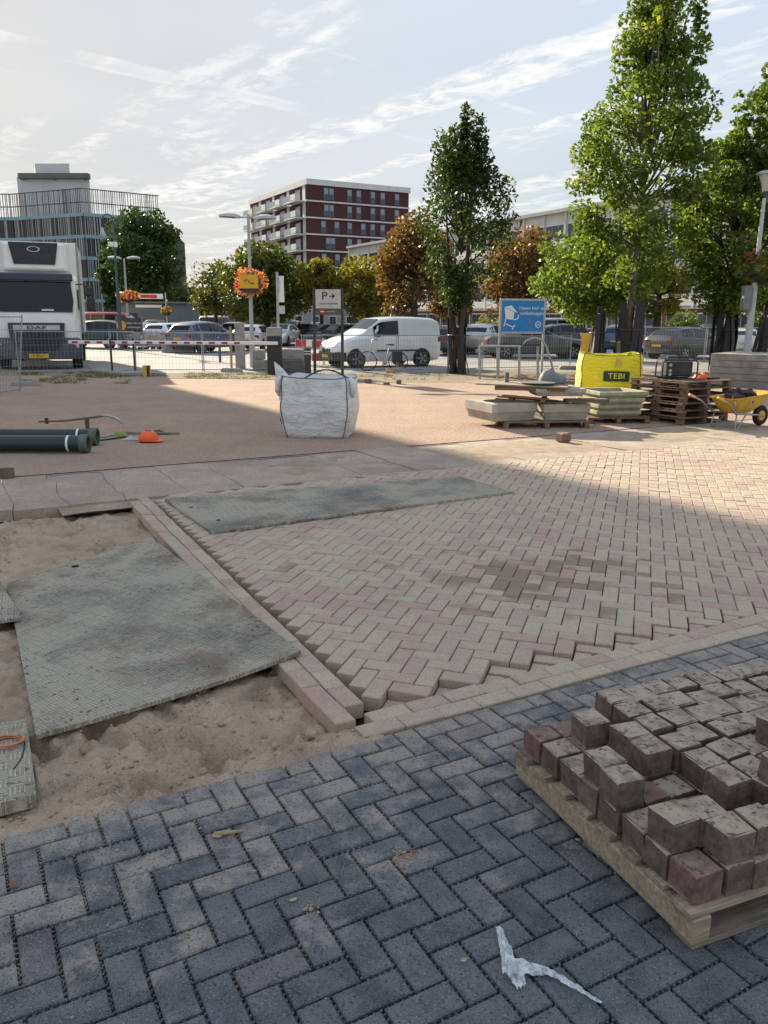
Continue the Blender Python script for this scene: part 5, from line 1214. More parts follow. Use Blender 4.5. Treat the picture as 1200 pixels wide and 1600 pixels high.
for k, (px, py, lab) in enumerate(((486, 570, 'red and white road barrier board left of the parking sign'), (512, 572, 'red and white road barrier board behind the parking sign'))):
    p = G(px, py); o = thing('barrier_board', lab, 'barrier board', p, R(-3), 'road barrier boards')
    for z in (.85, .33):
        mb = MB(); mb.box((0, 0, z), (1.25, .05, .28)); q = mb.build('board', K['white'], o, bevel=.01)
        for x in (-.4, .3): mb = MB(); mb.box((x, -.001, z), (.42, .056, .27)); mb.build('red_field', K['red'], q)
    for x in (-.5, .5): mb = MB(); mb.bar((x, .2, 0), (x, -.02, 1.05), .05, .05); mb.build('leg', K['steel'], o)
# ---------------------------------------------------------------- parking sign
p = G(513, 588); o = thing('parking_sign', 'parking direction sign with a P and arrow between two dark posts', 'sign', p, R(-1))
for x in (-.43, .46): mb = MB(); mb.box((x, 0, 1.38), (.085, .06, 2.76)); mb.build('post', K['dkpole'], o, bevel=.006)
K['signgrey'] = simple('sign_white', (.52, .52, .49), .5)
mb = MB(); mb.box((.015, -.01, 2.42), (.80, .03, .58)); mb.build('panel', K['signgrey'], o, bevel=.004)
mb = MB(); mb.box((.015, -.01, 2.03), (.80, .03, .19)); mb.build('lower_panel', simple('sign_dark', (.09, .09, .085), .5), o, bevel=.004)
text('letter', 'P', .36, K['ink'], frame((-.10, -.03, 2.50), (1, 0, 0), (0, -1, 0)), o, .004, sx=1.05)
mb = MB(); mb.box((.13, -.028, 2.50), (.16, .006, .03)); mb.bar((.14, -.028, 2.57), (.215, -.028, 2.50), .03, .006, up=(0, 1, 0)); mb.bar((.14, -.028, 2.43), (.215, -.028, 2.50), .03, .006, up=(0, 1, 0)); mb.build('arrow', K['ink'], o)
text('lettering', 'CANTO PARKEREN', .07, K['ink'], frame((.015, -.028, 2.27), (1, 0, 0), (0, -1, 0)), o, .002)
mb = MB(); mb.cyl((-.17, -.024, 2.03), (-.17, -.036, 2.03), .085, n=24); nq = mb.build('no_entry_disc', K['red'], o); mb = MB(); mb.box((-.17, -.039, 2.03), (.11, .006, .03)); mb.build('white_bar', K['white'], nq)
mb = MB(); mb.box((.09, -.028, 2.03), (.28, .004, .015)); mb.build('white_line', K['signgrey'], o)
# ---------------------------------------------------------------- bicycle
p = G(600, 580); bk = thing('bicycle', 'white city bicycle with a dark bag leaning at the fence by the van', 'bicycle', (p.x-.05, p.y-.05, 0), R(176))
for x in (-.55, .55):
    mb = MB(); n = 28; mb.tube([(x+.335*math.cos(2*math.pi*k/n), 0, .35+.335*math.sin(2*math.pi*k/n)) for k in range(n)], .018, 6, closed=True); q = mb.build('wheel', K['tyre'], bk, smooth=True)
    mb = MB()
    for k in range(14): t = 2*math.pi*k/14; mb.bar((x, 0, .35), (x+.33*math.cos(t), 0, .35+.33*math.sin(t)), .004, .004, up=(0, 1, 0))
    mb.cyl((x, -.04, .35), (x, .04, .35), .03, n=8); mb.build('spokes', K['steel'], q)
BWT = simple('bike_white', (.6, .62, .62), .3)
mb = MB(); mb.tube([(.55, 0, .35), (.47, 0, .62), (.40, 0, .95), (.38, 0, 1.08)], .02, 8); mb.tube([(.42, 0, .82), (.22, 0, .48), (-.08, 0, .30)], .022, 8); mb.tube([(-.08, 0, .30), (-.24, 0, .86)], .018, 8); mb.tube([(-.08, 0, .30), (-.55, 0, .35)], .014, 8); mb.tube([(-.2, 0, .72), (-.55, 0, .35)], .012, 8); mb.build('frame', BWT, bk, smooth=True)
mb = MB(); mb.tube([(.20, -.28, 1.08), (.32, -.22, 1.12), (.38, 0, 1.10), (.32, .22, 1.12), (.20, .28, 1.08)], .014, 8); mb.build('handlebar', K['steel'], bk, smooth=True)
mb = MB(); mb.loft([[(-.40, -.09, .90), (-.40, .09, .90), (-.40, .08, .96), (-.40, -.08, .96)], [(-.25, -.08, .91), (-.25, .08, .91), (-.25, .06, .96), (-.25, -.06, .96)], [(-.12, -.02, .92), (-.12, .02, .92), (-.12, .015, .95), (-.12, -.015, .95)]]); mb.build('saddle', K['black'], bk, bevel=.01)
mb = MB(); mb.cyl((-.08, -.05, .30), (-.08, .05, .30), .09, n=18); mb.build('chainring', K['steel'], bk)
mb = MB(); mb.box((-.50, 0, .735), (.50, .14, .02)); mb.build('carrier', K['black'], bk)
for s_ in (-1, 1): mb = MB(); mb.box((-.52, s_*.13, .53), (.36, .11, .38)); mb.build('pannier', K['black'], bk, bevel=.03)
for s_ in (-1, 1): mb = MB(); mb.bar((-.08, s_*.06, .30), (-.08+.12*s_, s_*.06, .19), .02, .02); mb.box((-.08+.12*s_, s_*.11, .19), (.08, .09, .02)); mb.build('pedal', K['black'], bk)
mb = MB(); mb.box((0, 0, .035), (.3, .18, .07)); tag(mb.build('orange_block', simple('orange_dirty', (.6, .24, .03), .6), loc=G(609, 582), bevel=.015), 'low orange block on the ground beneath the bicycle', 'block')
# ---------------------------------------------------------------- blue trolley sign and hoop rails
p = G(812, 585); o = thing('trolley_sign', 'blue billboard showing a white shopping trolley on steel legs', 'sign', p, R(6))
Z0, Z1 = 1.40, 2.48; HW = .76
K['blue'] = simple('sign_blue', (.005, .20, .50), .4, (.005, .18, .45), 2)
mb = MB(); mb.box((0, 0, (Z0+Z1)/2), (2*HW, .05, Z1-Z0)); bo_ = mb.build('board', K['blue'], o)
for a, b in (((-HW, 0, Z0), (HW, 0, Z0)), ((-HW, 0, Z1), (HW, 0, Z1)), ((-HW, 0, 0), (-HW, 0, Z1+.04)), ((HW, 0, 0), (HW, 0, Z1+.04))):
    mb = MB(); mb.bar(a, b, .07, .07); mb.build('frame_bar', K['steel'], o, bevel=.006)
WL = K['white']; f_ = lambda x, z: (x*.88, -.03, 1.40 + (z-1.45)*.85)
text('lettering', 'Neem hier uw', .16, WL, frame(f_(.38, 2.40), (1, 0, 0), (0, -1, 0)), o, .003)
text('lettering', 'winkelwagen', .16, WL, frame(f_(.36, 2.20), (1, 0, 0), (0, -1, 0)), o, .003)
mb = MB(); mb.add([f_(-.72, 2.42), f_(-.66, 1.98), f_(-.36, 1.95), f_(-.33, 2.25)], [(0, 1, 2, 3)]); mb.add([f_(-.72, 2.44), f_(-.33, 2.27), f_(-.18, 2.2), f_(-.45, 2.50)], [(0, 1, 2, 3)]); q = mb.build('trolley_basket', WL, o); so = q.modifiers.new('t', 'SOLIDIFY'); so.thickness = .008
mb = MB()
for a, b in (((-.66, 1.98), (-.70, 1.75)), ((-.70, 1.80), (-.34, 1.66)), ((-.34, 1.66), (-.28, 1.76)), ((-.36, 1.95), (-.20, 1.98)), ((-.20, 1.98), (-.16, 2.14)), ((-.36, 1.66), (-.38, 1.57)), ((-.70, 1.75), (-.72, 1.70))): mb.bar(f_(*a), f_(*b), .035, .006, up=(0, 1, 0))
mb.build('trolley_frame', WL, o)
mb = MB(); mb.tube([(.546+.09*math.cos(2*math.pi*k/20), -.03, 1.672+.10*math.sin(2*math.pi*k/20)) for k in range(20)], .012, 5, closed=True); mb.build('round_logo', WL, o)
text('logo_letters', 'ah', .14, WL, frame(f_(.62, 1.77), (1, 0, 0), (0, -1, 0)), o, .002)
mb = MB(); mb.lathe([(0, 0), (.10, 0)], n=18); mb.v = [(.246 + a*.5, -.029, 1.808 + b*1.1) for a, b, c in mb.v]; mb.build('coin_picture', simple('coin', (.18, .2, .2), .5), o)
p = G(800, 592); o = thing('trolley_rails', 'grey steel trolley rails with a dark top bar below the blue sign', 'rails', (p.x, p.y, 0), R(3))
for x, y in ((-1.05, -.1), (-.45, .05), (.20, -.15), (.85, .1)): mb = MB(); mb.cyl((x, y, 0), (x-.05, y, 1.02), .04, n=10); mb.build('leg', K['steel'], o)
mb = MB(); mb.cyl((-1.10, -.1, 1.02), (.20, -.15, 1.02), .04, n=10); mb.build('rail', K['steel'], o); mb = MB(); mb.box((.2, .05, 1.06), (1.3, .25, .05)); mb.build('top_plate', K['black'], o)
mb = MB(); mb.tube([(.25, -.1, 1.02), (.38, -.1, 1.20), (.62, -.1, 1.28), (.88, -.1, 1.22), (1.02, -.1, 1.02), (1.25, -.1, .40), (1.34, -.1, .05)], .032, 8); mb.build('hoop', K['steel'], o, smooth=True)
p = AT(914, 535, 27.2); o = thing('hanging_sheet', 'yellow plastic sheet hanging from the stakes left of the tall tree', 'sheet', (p.x, p.y, 0)); mb = MB()
mb.grid(5, 10, lambda a, b: ((a-.5)*(.34-.16*b) + .03*math.sin(b*6), .03*math.sin(a*7+b*4), 1.42-1.0*b)); q = mb.build('sheet', K['yellow'], o, smooth=True); so = q.modifiers.new('t', 'SOLIDIFY'); so.thickness = .01

# ---------------------------------------------------------------- street lamps
def petals(n, c, rx, rz, s, cols, seed):
    """flower tuft: small facets spread over an ellipsoid"""
    r = random.Random(seed); mb = MB()
    for k in range(n):
        v = Vector((r.gauss(0, 1), r.gauss(0, 1), r.gauss(0, 1))).normalized(); q = r.uniform(.72, 1.06)
        p = Vector(c) + Vector((v.x*rx, v.y*rx, v.z*rz))*q*(1+.35*noise.noise(v*1.8+Vector((seed, 0, 0))))
        nrm = (v + Vector((r.gauss(0, .5), r.gauss(0, .5), r.gauss(0, .5)))).normalized(); a = nrm.orthogonal().normalized(); b = nrm.cross(a); ss = s*r.uniform(.6, 1.3)
        mb.add([p-a*ss, p-b*ss*.7, p+a*ss, p+b*ss*.7], [(0, 1, 2, 3)], r.choices(range(len(cols)), cols)[0])
    return mb
K['fgreen'] = leafmat('basket_green', [(.0, (.03, .06, .012)), (1., (.10, .17, .03))]); K['fpink'] = leafmat('petal_pink', [(0., (.45, .07, .09)), (1., (.62, .22, .21))]); K['fred'] = leafmat('petal_red', [(0., (.38, .02, .04)), (1., (.6, .08, .10))]); K['forange'] = leafmat('petal_orange', [(0., (.40, .14, .03)), (1., (.6, .28, .08))])
def head(o, x0, x1, z, y=0., w_=.26):
    """flat luminaire shell along local x"""
    mb = MB(); rows = []
    for k in range(7):
        e = k/6; x = x0+(x1-x0)*e; ww = w_/2*(.35 + .75*math.sin(math.pi*(.12+.80*e))**.7); zz_ = z + .03*e
        rows.append([(x, y-ww, zz_), (x, y-ww*.8, zz_+.10*math.sin(math.pi*(.15+.7*e))), (x, y, zz_+.15*math.sin(math.pi*(.15+.7*e))), (x, y+ww*.8, zz_+.10*math.sin(math.pi*(.15+.7*e))), (x, y+ww, zz_), (x, y, zz_-.045)])
    mb.loft(rows); q = mb.build('luminaire', K['lampwhite'], o, angle=50)
    mb = MB(); mb.grid(4, 2, lambda a, b: (x0+(x1-x0)*(.25+.6*a), y+(b-.5)*w_*.7, z-.035+.03*a)); mb.build('lens', K['panelt'], q)
p = G(395, 574); lh = AT(388, 335, p.y).z
o = thing('street_lamp', 'grey double street lamp with a flower ring and yellow sign on its pole', 'street lamp', p)
mb = MB(); mb.cyl((0, 0, 0), (0, 0, 1.2), .10, .095, 14); mb.cyl((0, 0, 1.2), (0, 0, lh), .075, .05, 14); mb.build('pole', K['pole'], o, smooth=False, angle=40)
mb = MB(); mb.cyl((-.45, 0, lh-.10), (.45, 0, lh-.10), .03, n=8); mb.build('arm', K['pole'], o)
head(o, -.30, -1.05, lh-.10, 0, .30); head(o, .20, 1.0, lh-.16, 0, .30)
zs = AT(393, 441, p.y).z
fr_ = thing('flower_ring', 'ring of orange and pink flowers round the double street lamp pole', 'flower basket', (p.x, p.y, zs-.20)); fr_.scale = (.88, .88, .88)
mb = petals(900, (0, 0, .22), .50, .42, .045, [10, 0], 4); 
mb = MB(); r = random.Random(8)
for k in range(1100):
    t = r.uniform(0, 2*math.pi); q = r.gauss(.54, .11)*(1+.25*noise.noise((math.cos(t)*1.7, math.sin(t)*1.7, 5.))); px_1 = Vector((q*math.cos(t)*.98, r.gauss(0, .2), .22 + q*math.sin(t)*.78)); nrm = Vector((r.gauss(0, .6), -1, r.gauss(0, .6))).normalized(); a = nrm.orthogonal().normalized(); b = nrm.cross(a); ss = r.uniform(.02, .05)
    mb.add([px_1-a*ss, px_1-b*ss*.7, px_1+a*ss, px_1+b*ss*.7], [(0, 1, 2, 3)], (3 if noise.noise((t*1.3, 4., 2.)) > .45 else r.choices((0, 1, 2), (6, 2, 2.5))[0]))
mb.build('flowers', [K['fpink'], K['forange'], K['fgreen'], K['fred']], fr_)
petals(900, (0, 0, .18), .46, .40, .06, [1], 6).build('leaves', [K['fgreen']], fr_)
mb = MB(); mb.lathe([(0, -.2), (.32, -.18), (.38, -.02), (.34, -.02)], n=18); mb.build('bowl', K['black'], fr_, smooth=True)
sgn = thing('yellow_sign', 'yellow road works sign fixed on the double street lamp', 'sign', (p.x+.05, p.y-.62, zs-.27)); mb = MB(); mb.box((0, 0, .27), (.68, .03, .48)); q = mb.build('panel', simple('sign_yellow', (.80, .42, .01), .45), sgn, bevel=.006)
mb = MB(); mb.tube([(-.16+.06*k, -.02, .27+.07*math.sin(k*1.1)) for k in range(6)], .012, 5); mb.tube([(.12, -.02, .16), (.2, -.02, .22), (.06, -.02, .2)], .01, 5); mb.build('symbol', K['ink'], sgn)
mb = MB(); mb.box((0, .03, -.02), (.7, .03, .1)); mb.build('back_plate', K['black'], sgn)
# right-hand lamp with lantern, box and flower basket
LY = 26.2; b0 = AT(1166, 560, LY); b0.z = 0; t0 = AT(1195, 310, LY)
o = thing('lantern_lamp', 'pale lamp post with a cone lantern and control box at the right edge', 'street lamp', (b0.x, b0.y, 0)); hl = t0.z
# tapered post with a grey control box
mb = MB(); mb.cyl((0, 0, 0), (0, 0, 2.95), .115, .10, 16); mb.cyl((0, 0, 2.95), (0, 0, hl), .075, .055, 16); mb.build('pole', simple('pale_pole', (.50, .52, .53), .45), o, angle=40)
mb = MB(); mb.box((-.22, -.03, 2.55), (.26, .28, .75)); mb.build('control_box', simple('grey_box', (.20, .205, .21), .5), o, bevel=.02)
mb = MB(); mb.lathe([(.06, hl), (.075, hl+.18), (.07, hl+.2)], n=16); mb.build('collar', K['dkpole'], o, smooth=True)
mb = MB(); mb.lathe([(.07, hl+.2), (.22, hl+.68)], n=20); mb.build('lantern_glass', simple('frosted', (.55, .57, .55), .2), o, smooth=True)
mb = MB(); mb.lathe([(.30, hl+.68), (.30, hl+.71), (.20, hl+.78), (0, hl+.81)], n=20); mb.build('lantern_lid', K['pole'], o, smooth=True)
zb = AT(1186, 415, LY).z
fb_ = thing('flower_basket', 'basket of red and purple flowers on the lantern lamp at right', 'flower basket', (b0.x+.22, b0.y-.05, zb-.4))
petals(1500, (0, 0, .35), .58, .50, .05, [1], 12).build('leaves', [K['fgreen']], fb_); petals(260, (0, 0, .40), .62, .52, .055, [4, 2], 14).build('flowers', [K['fred'], K['fpink']], fb_)
mb = MB(); mb.lathe([(0, -.12), (.30, -.10), (.40, .12), (.36, .12)], n=18); mb.build('bowl', K['black'], fb_, smooth=True)
# left-hand lamps
LY = 46.; b0 = AT(191, 560, LY); 
o = thing('hook_lamp', 'slender dark lamp post with a hooked top and camera, left', 'street lamp', (b0.x, b0.y, 0)); tz = AT(176, 345, LY).z
mb = MB(); mb.cyl((0, 0, 0), (0, 0, 3.2), .12, .09, 12); mb.cyl((0, 0, 3.2), (0, 0, tz), .075, .05, 12); mb.build('pole', simple('teal_pole', (.05, .09, .10), .5), o, angle=40)
mb = MB(); mb.tube([(-.30+.30*math.cos(math.pi*k/10), 0, tz+.30*math.sin(math.pi*k/10)*1.15) for k in range(11)] + [(-.60, 0, tz-.35)], .035, 8); mb.build('hook', simple('teal_pole2', (.05, .09, .10), .5), o, smooth=True)
mb = MB(); mb.lathe([(.05, tz-.35), (.07, tz-.5), (.2, tz-.78), (0, tz-.78)], c=(-.60, 0, 0), n=14); mb.build('shade', K['lampwhite'], o, smooth=True)
zc = AT(178, 382, LY).z; mb = MB(); mb.box((-.15, -.1, zc), (.30, .22, .24)); mb.cyl((.1, -.12, zc-.15), (.1, -.12, zc+.12), .10, n=12); mb.build('camera', K['white'], o, bevel=.03)
LY = 55.; b0 = AT(204, 560, LY); tz = AT(194, 404, LY).z
o = thing('street_lamp', 'pale double street lamp above the hanging flower ball, left', 'street lamp', (b0.x, b0.y, 0)); mb = MB(); mb.cyl((0, 0, 0), (0, 0, tz), .09, .055, 12); mb.build('pole', K['pole'], o); head(o, -.2, -1.05, tz, 0, .35); head(o, .2, 1.05, tz, 0, .35)
z = AT(200, 463, 54).z; q = AT(200, 463, 54); fb_ = thing('flower_basket', 'ball of orange and brown flowers on the pale lamp left', 'flower basket', (q.x, q.y, z-.3)); petals(700, (0, 0, .3), .68, .36, .07, [4, 2, 2], 22).build('flowers', [K['forange'], K['fpink'], K['fgreen']], fb_); mb = MB(); mb.lathe([(0, -.12), (.4, -.08), (.5, .15)], n=16); mb.build('bowl', K['black'], fb_, smooth=True)
q = AT(260, 485, 62); fb_ = thing('flower_basket', 'small brownish flower ball in front of the grey kiosk', 'flower basket', (q.x, q.y, q.z-.3)); petals(350, (0, 0, .3), .42, .3, .07, [3, 3], 26).build('flowers', [K['forange'], K['fgreen']], fb_); mb = MB(); mb.lathe([(0, -.1), (.25, -.06), (.32, .15)], n=14); mb.build('bowl', K['black'], fb_, smooth=True); mb = MB(); mb.cyl((0, 0, -q.z+.3), (0, 0, 1.6), .05, n=8); mb.build('pole', K['pole'], fb_)
LY = 60.; b0 = AT(591, 560, LY); tz = AT(591, 425, LY).z
o = thing('street_lamp', 'far double street lamp among the yellow trees right of the sign', 'street lamp', (b0.x, b0.y, 0)); mb = MB(); mb.cyl((0, 0, 0), (0, 0, tz), .09, .055, 12); mb.build('pole', K['pole'], o); head(o, -.15, -.9, tz, 0, .35); head(o, .15, .9, tz, 0, .35)
q = AT(590, 467, LY-1); sg = thing('round_sign', 'round blue traffic sign with red rim before the far lamp', 'sign', (q.x, q.y, 0)); mb = MB(); mb.cyl((0, 0, q.z), (0, -.03, q.z), .34, n=28); d_ = mb.build('disc', K['red'], sg); mb = MB(); mb.cyl((0, -.031, q.z), (0, -.04, q.z), .27, n=28); mb.build('face', K['blue'], d_); mb = MB(); mb.cyl((0, .06, 0), (0, .06, q.z+.3), .04, n=8); mb.build('pole', K['pole'], sg)
# banner pole
LY = 34.; b0 = AT(436, 565, LY); tz = AT(431, 425, LY).z
o = thing('banner_pole', 'narrow white banner on a pale pole right of the street lamp', 'banner', (b0.x, b0.y, 0)); mb = MB(); mb.cyl((0, 0, 0), (0, 0, tz), .05, n=10); mb.build('pole', K['pole'], o); zz0 = AT(431, 480, LY).z
mb = MB(); mb.grid(3, 10, lambda a, b: (.05+.22*a, .04*math.sin(a*3+b*5), tz-.15-(tz-.35-zz0)*b)); q = mb.build('banner', K['white'], o, smooth=True); so = q.modifiers.new('t', 'SOLIDIFY'); so.thickness = .008; mb = MB(); mb.box((.17, -.05, zz0-.1), (.25, .03, .32)); mb.build('small_panel', K['signgrey'], o)
# trolley shelter with dark sign and a row of trolleys
LY = 48.; b0 = AT(205, 549, LY); o = thing('trolley_shelter_sign', 'dark trolley sign with a yellow disc near the left car row', 'sign', (b0.x, b0.y, 0)); z0, z1 = AT(205, 520, LY).z, AT(205, 497, LY).z
mb = MB(); mb.box((0, 0, (z0+z1)/2), (1.55, .06, z1-z0)); mb.build('board', simple('board_dark', (.05, .052, .055), .5), o); mb = MB(); mb.cyl((-.72+.25, -.035, (z0+z1)/2), (-.72+.25, -.05, (z0+z1)/2), .28, n=24); mb.build('disc', K['yellow'], o)
text('lettering', 'Neem hier uw', .17, K['white'], frame((.28, -.04, z1-.28), (1, 0, 0), (0, -1, 0)), o, .003, sx=.9); text('lettering', 'winkelwagen', .17, K['white'], frame((.28, -.04, z1-.52), (1, 0, 0), (0, -1, 0)), o, .003, sx=.9)
for x in (-.75, .75): mb = MB(); mb.cyl((x, 0, 0), (x, 0, z1+.1), .035, n=8); mb.build('leg', K['steel'], o)
first = None
for k in range(7):
    lab = f'wire shopping trolley, {["nearest","second","third","fourth","fifth","sixth","seventh"][k]} in the nested row left of the cars'
    loc = (b0.x + .3 + .36*k, b0.y-.6 + .04*k, 0)
    if first is None:
        first = thing('shopping_trolley', lab, 'trolley', loc, 0, 'nested shopping trolleys'); mb = MB()
        for a in range(9):
            e = a/8
            mb.bar((-.28+.5*e, -.26, .45), (-.38+.72*e, -.28, .95), .008, .008); mb.bar((-.28+.5*e, .26, .45), (-.38+.72*e, .28, .95), .008, .008); mb.bar((.36, -.28+.56*e, .95), (.24, -.26+.52*e, .45), .008, .008)
        for z in (.45, .6, .78, .95): mb.tube([(-.28-.1*(z-.45)*2, -.27, z), (.24+.12*(z-.45)*2, -.27, z), (.24+.12*(z-.45)*2, .27, z), (-.28-.1*(z-.45)*2, .27, z)], .012, 5, closed=True)
        mb.build('basket', K['steel'], first)
        mb = MB(); mb.tube([(-.42, -.26, 1.02), (-.42, .26, 1.02)], .018, 7); mb.build('handle', K['red'], first)
        mb = MB(); mb.tube([(-.40, -.25, 1.0), (-.30, -.25, .2), (.40, -.2, .16), (.40, .2, .16), (-.30, .25, .2), (-.40, .25, 1.0)], .016, 6); mb.build('chassis', K['steel'], first)
        for x, y in ((-.3, -.25), (-.3, .25), (.4, -.2), (.4, .2)): mb = MB(); mb.cyl((x, y-.015, .065), (x, y+.015, .065), .065, n=12); mb.build('wheel', K['tyre'], first)
    else: dup(first, None, loc, 0, lab)

# ---------------------------------------------------------------- trees
LG = leafmat('hornbeam_dark', [(.0, (.012, .026, .008)), (.4, (.028, .055, .014)), (.75, (.055, .085, .02)), (1., (.16, .11, .035))])
LY_ = leafmat('hornbeam_lime', [(.0, (.035, .07, .014)), (.4, (.09, .145, .028)), (.75, (.175, .225, .045)), (1., (.29, .28, .07))], .52)
LD = leafmat('broad_dark', [(.0, (.012, .028, .010)), (.5, (.03, .06, .016)), (1., (.07, .11, .025))], .35)
LO = leafmat('chestnut_rust', [(.0, (.05, .045, .012)), (.4, (.12, .07, .022)), (.75, (.19, .10, .035)), (1., (.24, .17, .06))])
LYE = leafmat('chestnut_yellow', [(.0, (.05, .065, .012)), (.4, (.13, .135, .02)), (.75, (.25, .21, .03)), (1., (.30, .22, .05))], .5)
LM = leafmat('chestnut_mixed', [(.0, (.025, .045, .01)), (.45, (.06, .085, .016)), (.75, (.13, .12, .022)), (1., (.25, .16, .04))])
LGR = leafmat('mid_green', [(.0, (.03, .055, .014)), (.5, (.07, .11, .025)), (1., (.14, .18, .045))], .5)
def tree(name, label, base, h, tip, ctr_h, rx, rz_, leaf_n, ls, lm, seed, shape='egg', bark='bark', tr=.12, stems=1, clumps=150, lean=(0, 0), spire=0, trunk_h=None, fill=.55, cs=None, ry=None, group='trees'):
    """tapered trunk, limbs to clump centres, and a crown of single leaf faces gathered in clumps"""
    r = np.random.default_rng(seed); o = thing(name, label, 'tree', base, 0, group); pr = random.Random(seed)
    th = trunk_h or (ctr_h - rz_*.65); cz = ctr_h; lx, ly = lean; ry = ry or rx
    C = []
    while len(C) < clumps:
        v = r.uniform(-1, 1, 3); d = math.sqrt((v**2).sum())
        if d > 1: continue
        if shape == 'egg': wz = 1 - .42*max(0, v[2])**1.3 - .10*max(0, -v[2])**2
        elif shape == 'cone': wz = (.98 - .60*(v[2]+1)/2)*1.25 if v[2] > -.8 else .7
        elif shape == 'vase': wz = np.interp(v[2], [-1, -.75, -.4, 0, .4, .75, 1], [.42, .62, .95, 1.08, 1.0, .85, .7])
        else: wz = 1.
        ang = math.atan2(v[1], v[0]); wob = 1 + .20*noise.noise((math.cos(ang)*1.5+seed, math.sin(ang)*1.5, v[2]*2.6)) + .10*noise.noise((math.cos(ang)*4+seed, math.sin(ang)*4, v[2]*6))
        if d < fill and pr.random() < .72: continue
        C.append((v[0]*rx*wz*wob + lx*(v[2]+1)/2, v[1]*ry*wz*wob + ly*(v[2]+1)/2, cz + v[2]*rz_*(1+.05*wob)))
    for k in range(spire):
        a = pr.uniform(0, 6.28); q = pr.uniform(0, .72)*rx; hh = pr.uniform(.55, 1.0)
        for e in range(7): C.append((q*math.cos(a)*(1-.2*e/7)+lx, q*math.sin(a)*(1-.2*e/7)+ly, cz + rz_*.55 + rz_*.92*hh*e/6*(1-.45*q/rx)))
    C = np.array(C); nC = len(C)
    cs = cs or (.30*rx*.9)
    sc_ = np.full(nC, cs); 
    if spire: sc_[clumps:] = cs*.34
    wts = np.ones(nC); 
    if spire: wts[clumps:] = .22
    idx = r.choice(nC, leaf_n, p=wts/wts.sum())
    off = r.normal(0, 1, (leaf_n, 3)); off /= np.maximum(1, np.linalg.norm(off, axis=1, keepdims=True)/1.25)
    P = C[idx] + off*sc_[idx][:, None]*np.array([1, 1, .75])
    nrm = r.normal(0, 1, (leaf_n, 3)) + np.array([0, 0, .7]); nrm /= np.linalg.norm(nrm, axis=1, keepdims=True)
    t = np.cross(nrm, r.normal(0, 1, (leaf_n, 3))); t /= np.linalg.norm(t, axis=1, keepdims=True); b = np.cross(nrm, t)
    s = ls*r.uniform(.5, 1.45, (leaf_n, 1))
    V = np.stack([P - t*s, P - b*s*.55 + nrm*s*.12, P + t*s, P + b*s*.55 + nrm*s*.12], 1).reshape(-1, 3)
    me = bpy.data.meshes.new('crown'); n4 = leaf_n*4
    me.vertices.add(n4); me.vertices.foreach_set('co', V.ravel().astype(np.float32)); me.loops.add(n4); me.loops.foreach_set('vertex_index', np.arange(n4, dtype=np.int32))
    me.polygons.add(leaf_n); me.polygons.foreach_set('loop_start', np.arange(0, n4, 4, dtype=np.int32)); me.polygons.foreach_set('loop_total', np.full(leaf_n, 4, dtype=np.int32))
    me.materials.append(lm); me.update(calc_edges=True); me.validate()
    obj('crown', me, o)
    mb = MB()
    top = Vector((lx*.7, ly*.7, cz + rz_*.55))
    for k in range(stems):
        a = 2*math.pi*k/max(1, stems) + seed; q = .10 if stems > 1 else 0
        p0 = Vector((q*math.cos(a)*2.0, q*math.sin(a)*2.0, 0)); p1 = Vector((q*math.cos(a)*.6, q*math.sin(a)*.6, th*.6)); p2 = Vector((lx*.2 + q*math.cos(a)*3, ly*.2 + q*math.sin(a)*3, th)); p3 = top + Vector((q*math.cos(a)*6, q*math.sin(a)*6, 0))
        mb.tube([p0 + Vector((0, 0, -.05)), p0.lerp(p1, .08), p1, p2, p2.lerp(p3, .5), p3], [tr*1.35, tr*1.08, tr*.95, tr*.85, tr*.45, tr*.12], 9)
    mb.build('trunk', K[bark], o, smooth=True)
    mb = MB()
    for k in range(min(70, nC)):
        c = Vector(C[int(k*nC/min(70, nC)) % nC]); e = max(0., min(1., (c.z - th)/(top.z - th + .01)))*.55
        s0 = Vector((lx*.2, ly*.2, th)).lerp(top, e); mid = s0.lerp(c, .5) + Vector((pr.gauss(0, .12), pr.gauss(0, .12), -.10*(c-s0).length + .15))
        mb.tube([s0, mid, c], [tr*.30, tr*.18, tr*.05], 5)
    mb.build('limbs', K[bark], o, smooth=True)
    return o
def at0(px, Y): p = AT(px, 560, Y); return Vector((p.x, p.y, 0))
def zat(px, py, Y): return AT(px, py, Y).z
def tree_at(label, px, Y, ytop, ybot, halfpx, **k):
    """crown box given by its top and bottom rows and half width in the photograph"""
    z1, z0 = zat(px, ytop, Y), zat(px, ybot, Y); cz = (z0+z1)/2
    return tree(k.pop('name', 'street_tree'), label, at0(px, Y), z1, None, cz, halfpx/F*Y*1.02, (z1-z0)/2, k.pop('n'), k.pop('ls'), k.pop('lm'), k.pop('seed'), **k)
TG = 'street trees in black guards'; AG = 'autumn trees along the car park'
tree_at('small dark upright hornbeam with spiky top behind the planter pile', 716, 28.0, 222, 484, 68, n=13500, ls=.068, lm=LG, seed=3, shape='vase', tr=.10, stems=3, clumps=135, spire=44, trunk_h=2.0, cs=.33, group=TG)
tree_at('tallest lime-green tree rising behind the yellow bag', 978, 28.5, -20, 450, 100, n=24000, ls=.085, lm=LY_, seed=5, shape='cone', bark='barklt', tr=.15, clumps=170, trunk_h=3.2, lean=(.3, 0), cs=.38, spire=14, group=TG)
tree_at('low yellow-green tree left of the tallest tree', 926, 33.0, 352, 492, 82, n=11000, ls=.10, lm=LY_, seed=8, shape='round', tr=.12, clumps=95, trunk_h=1.9, cs=.55, group=TG)
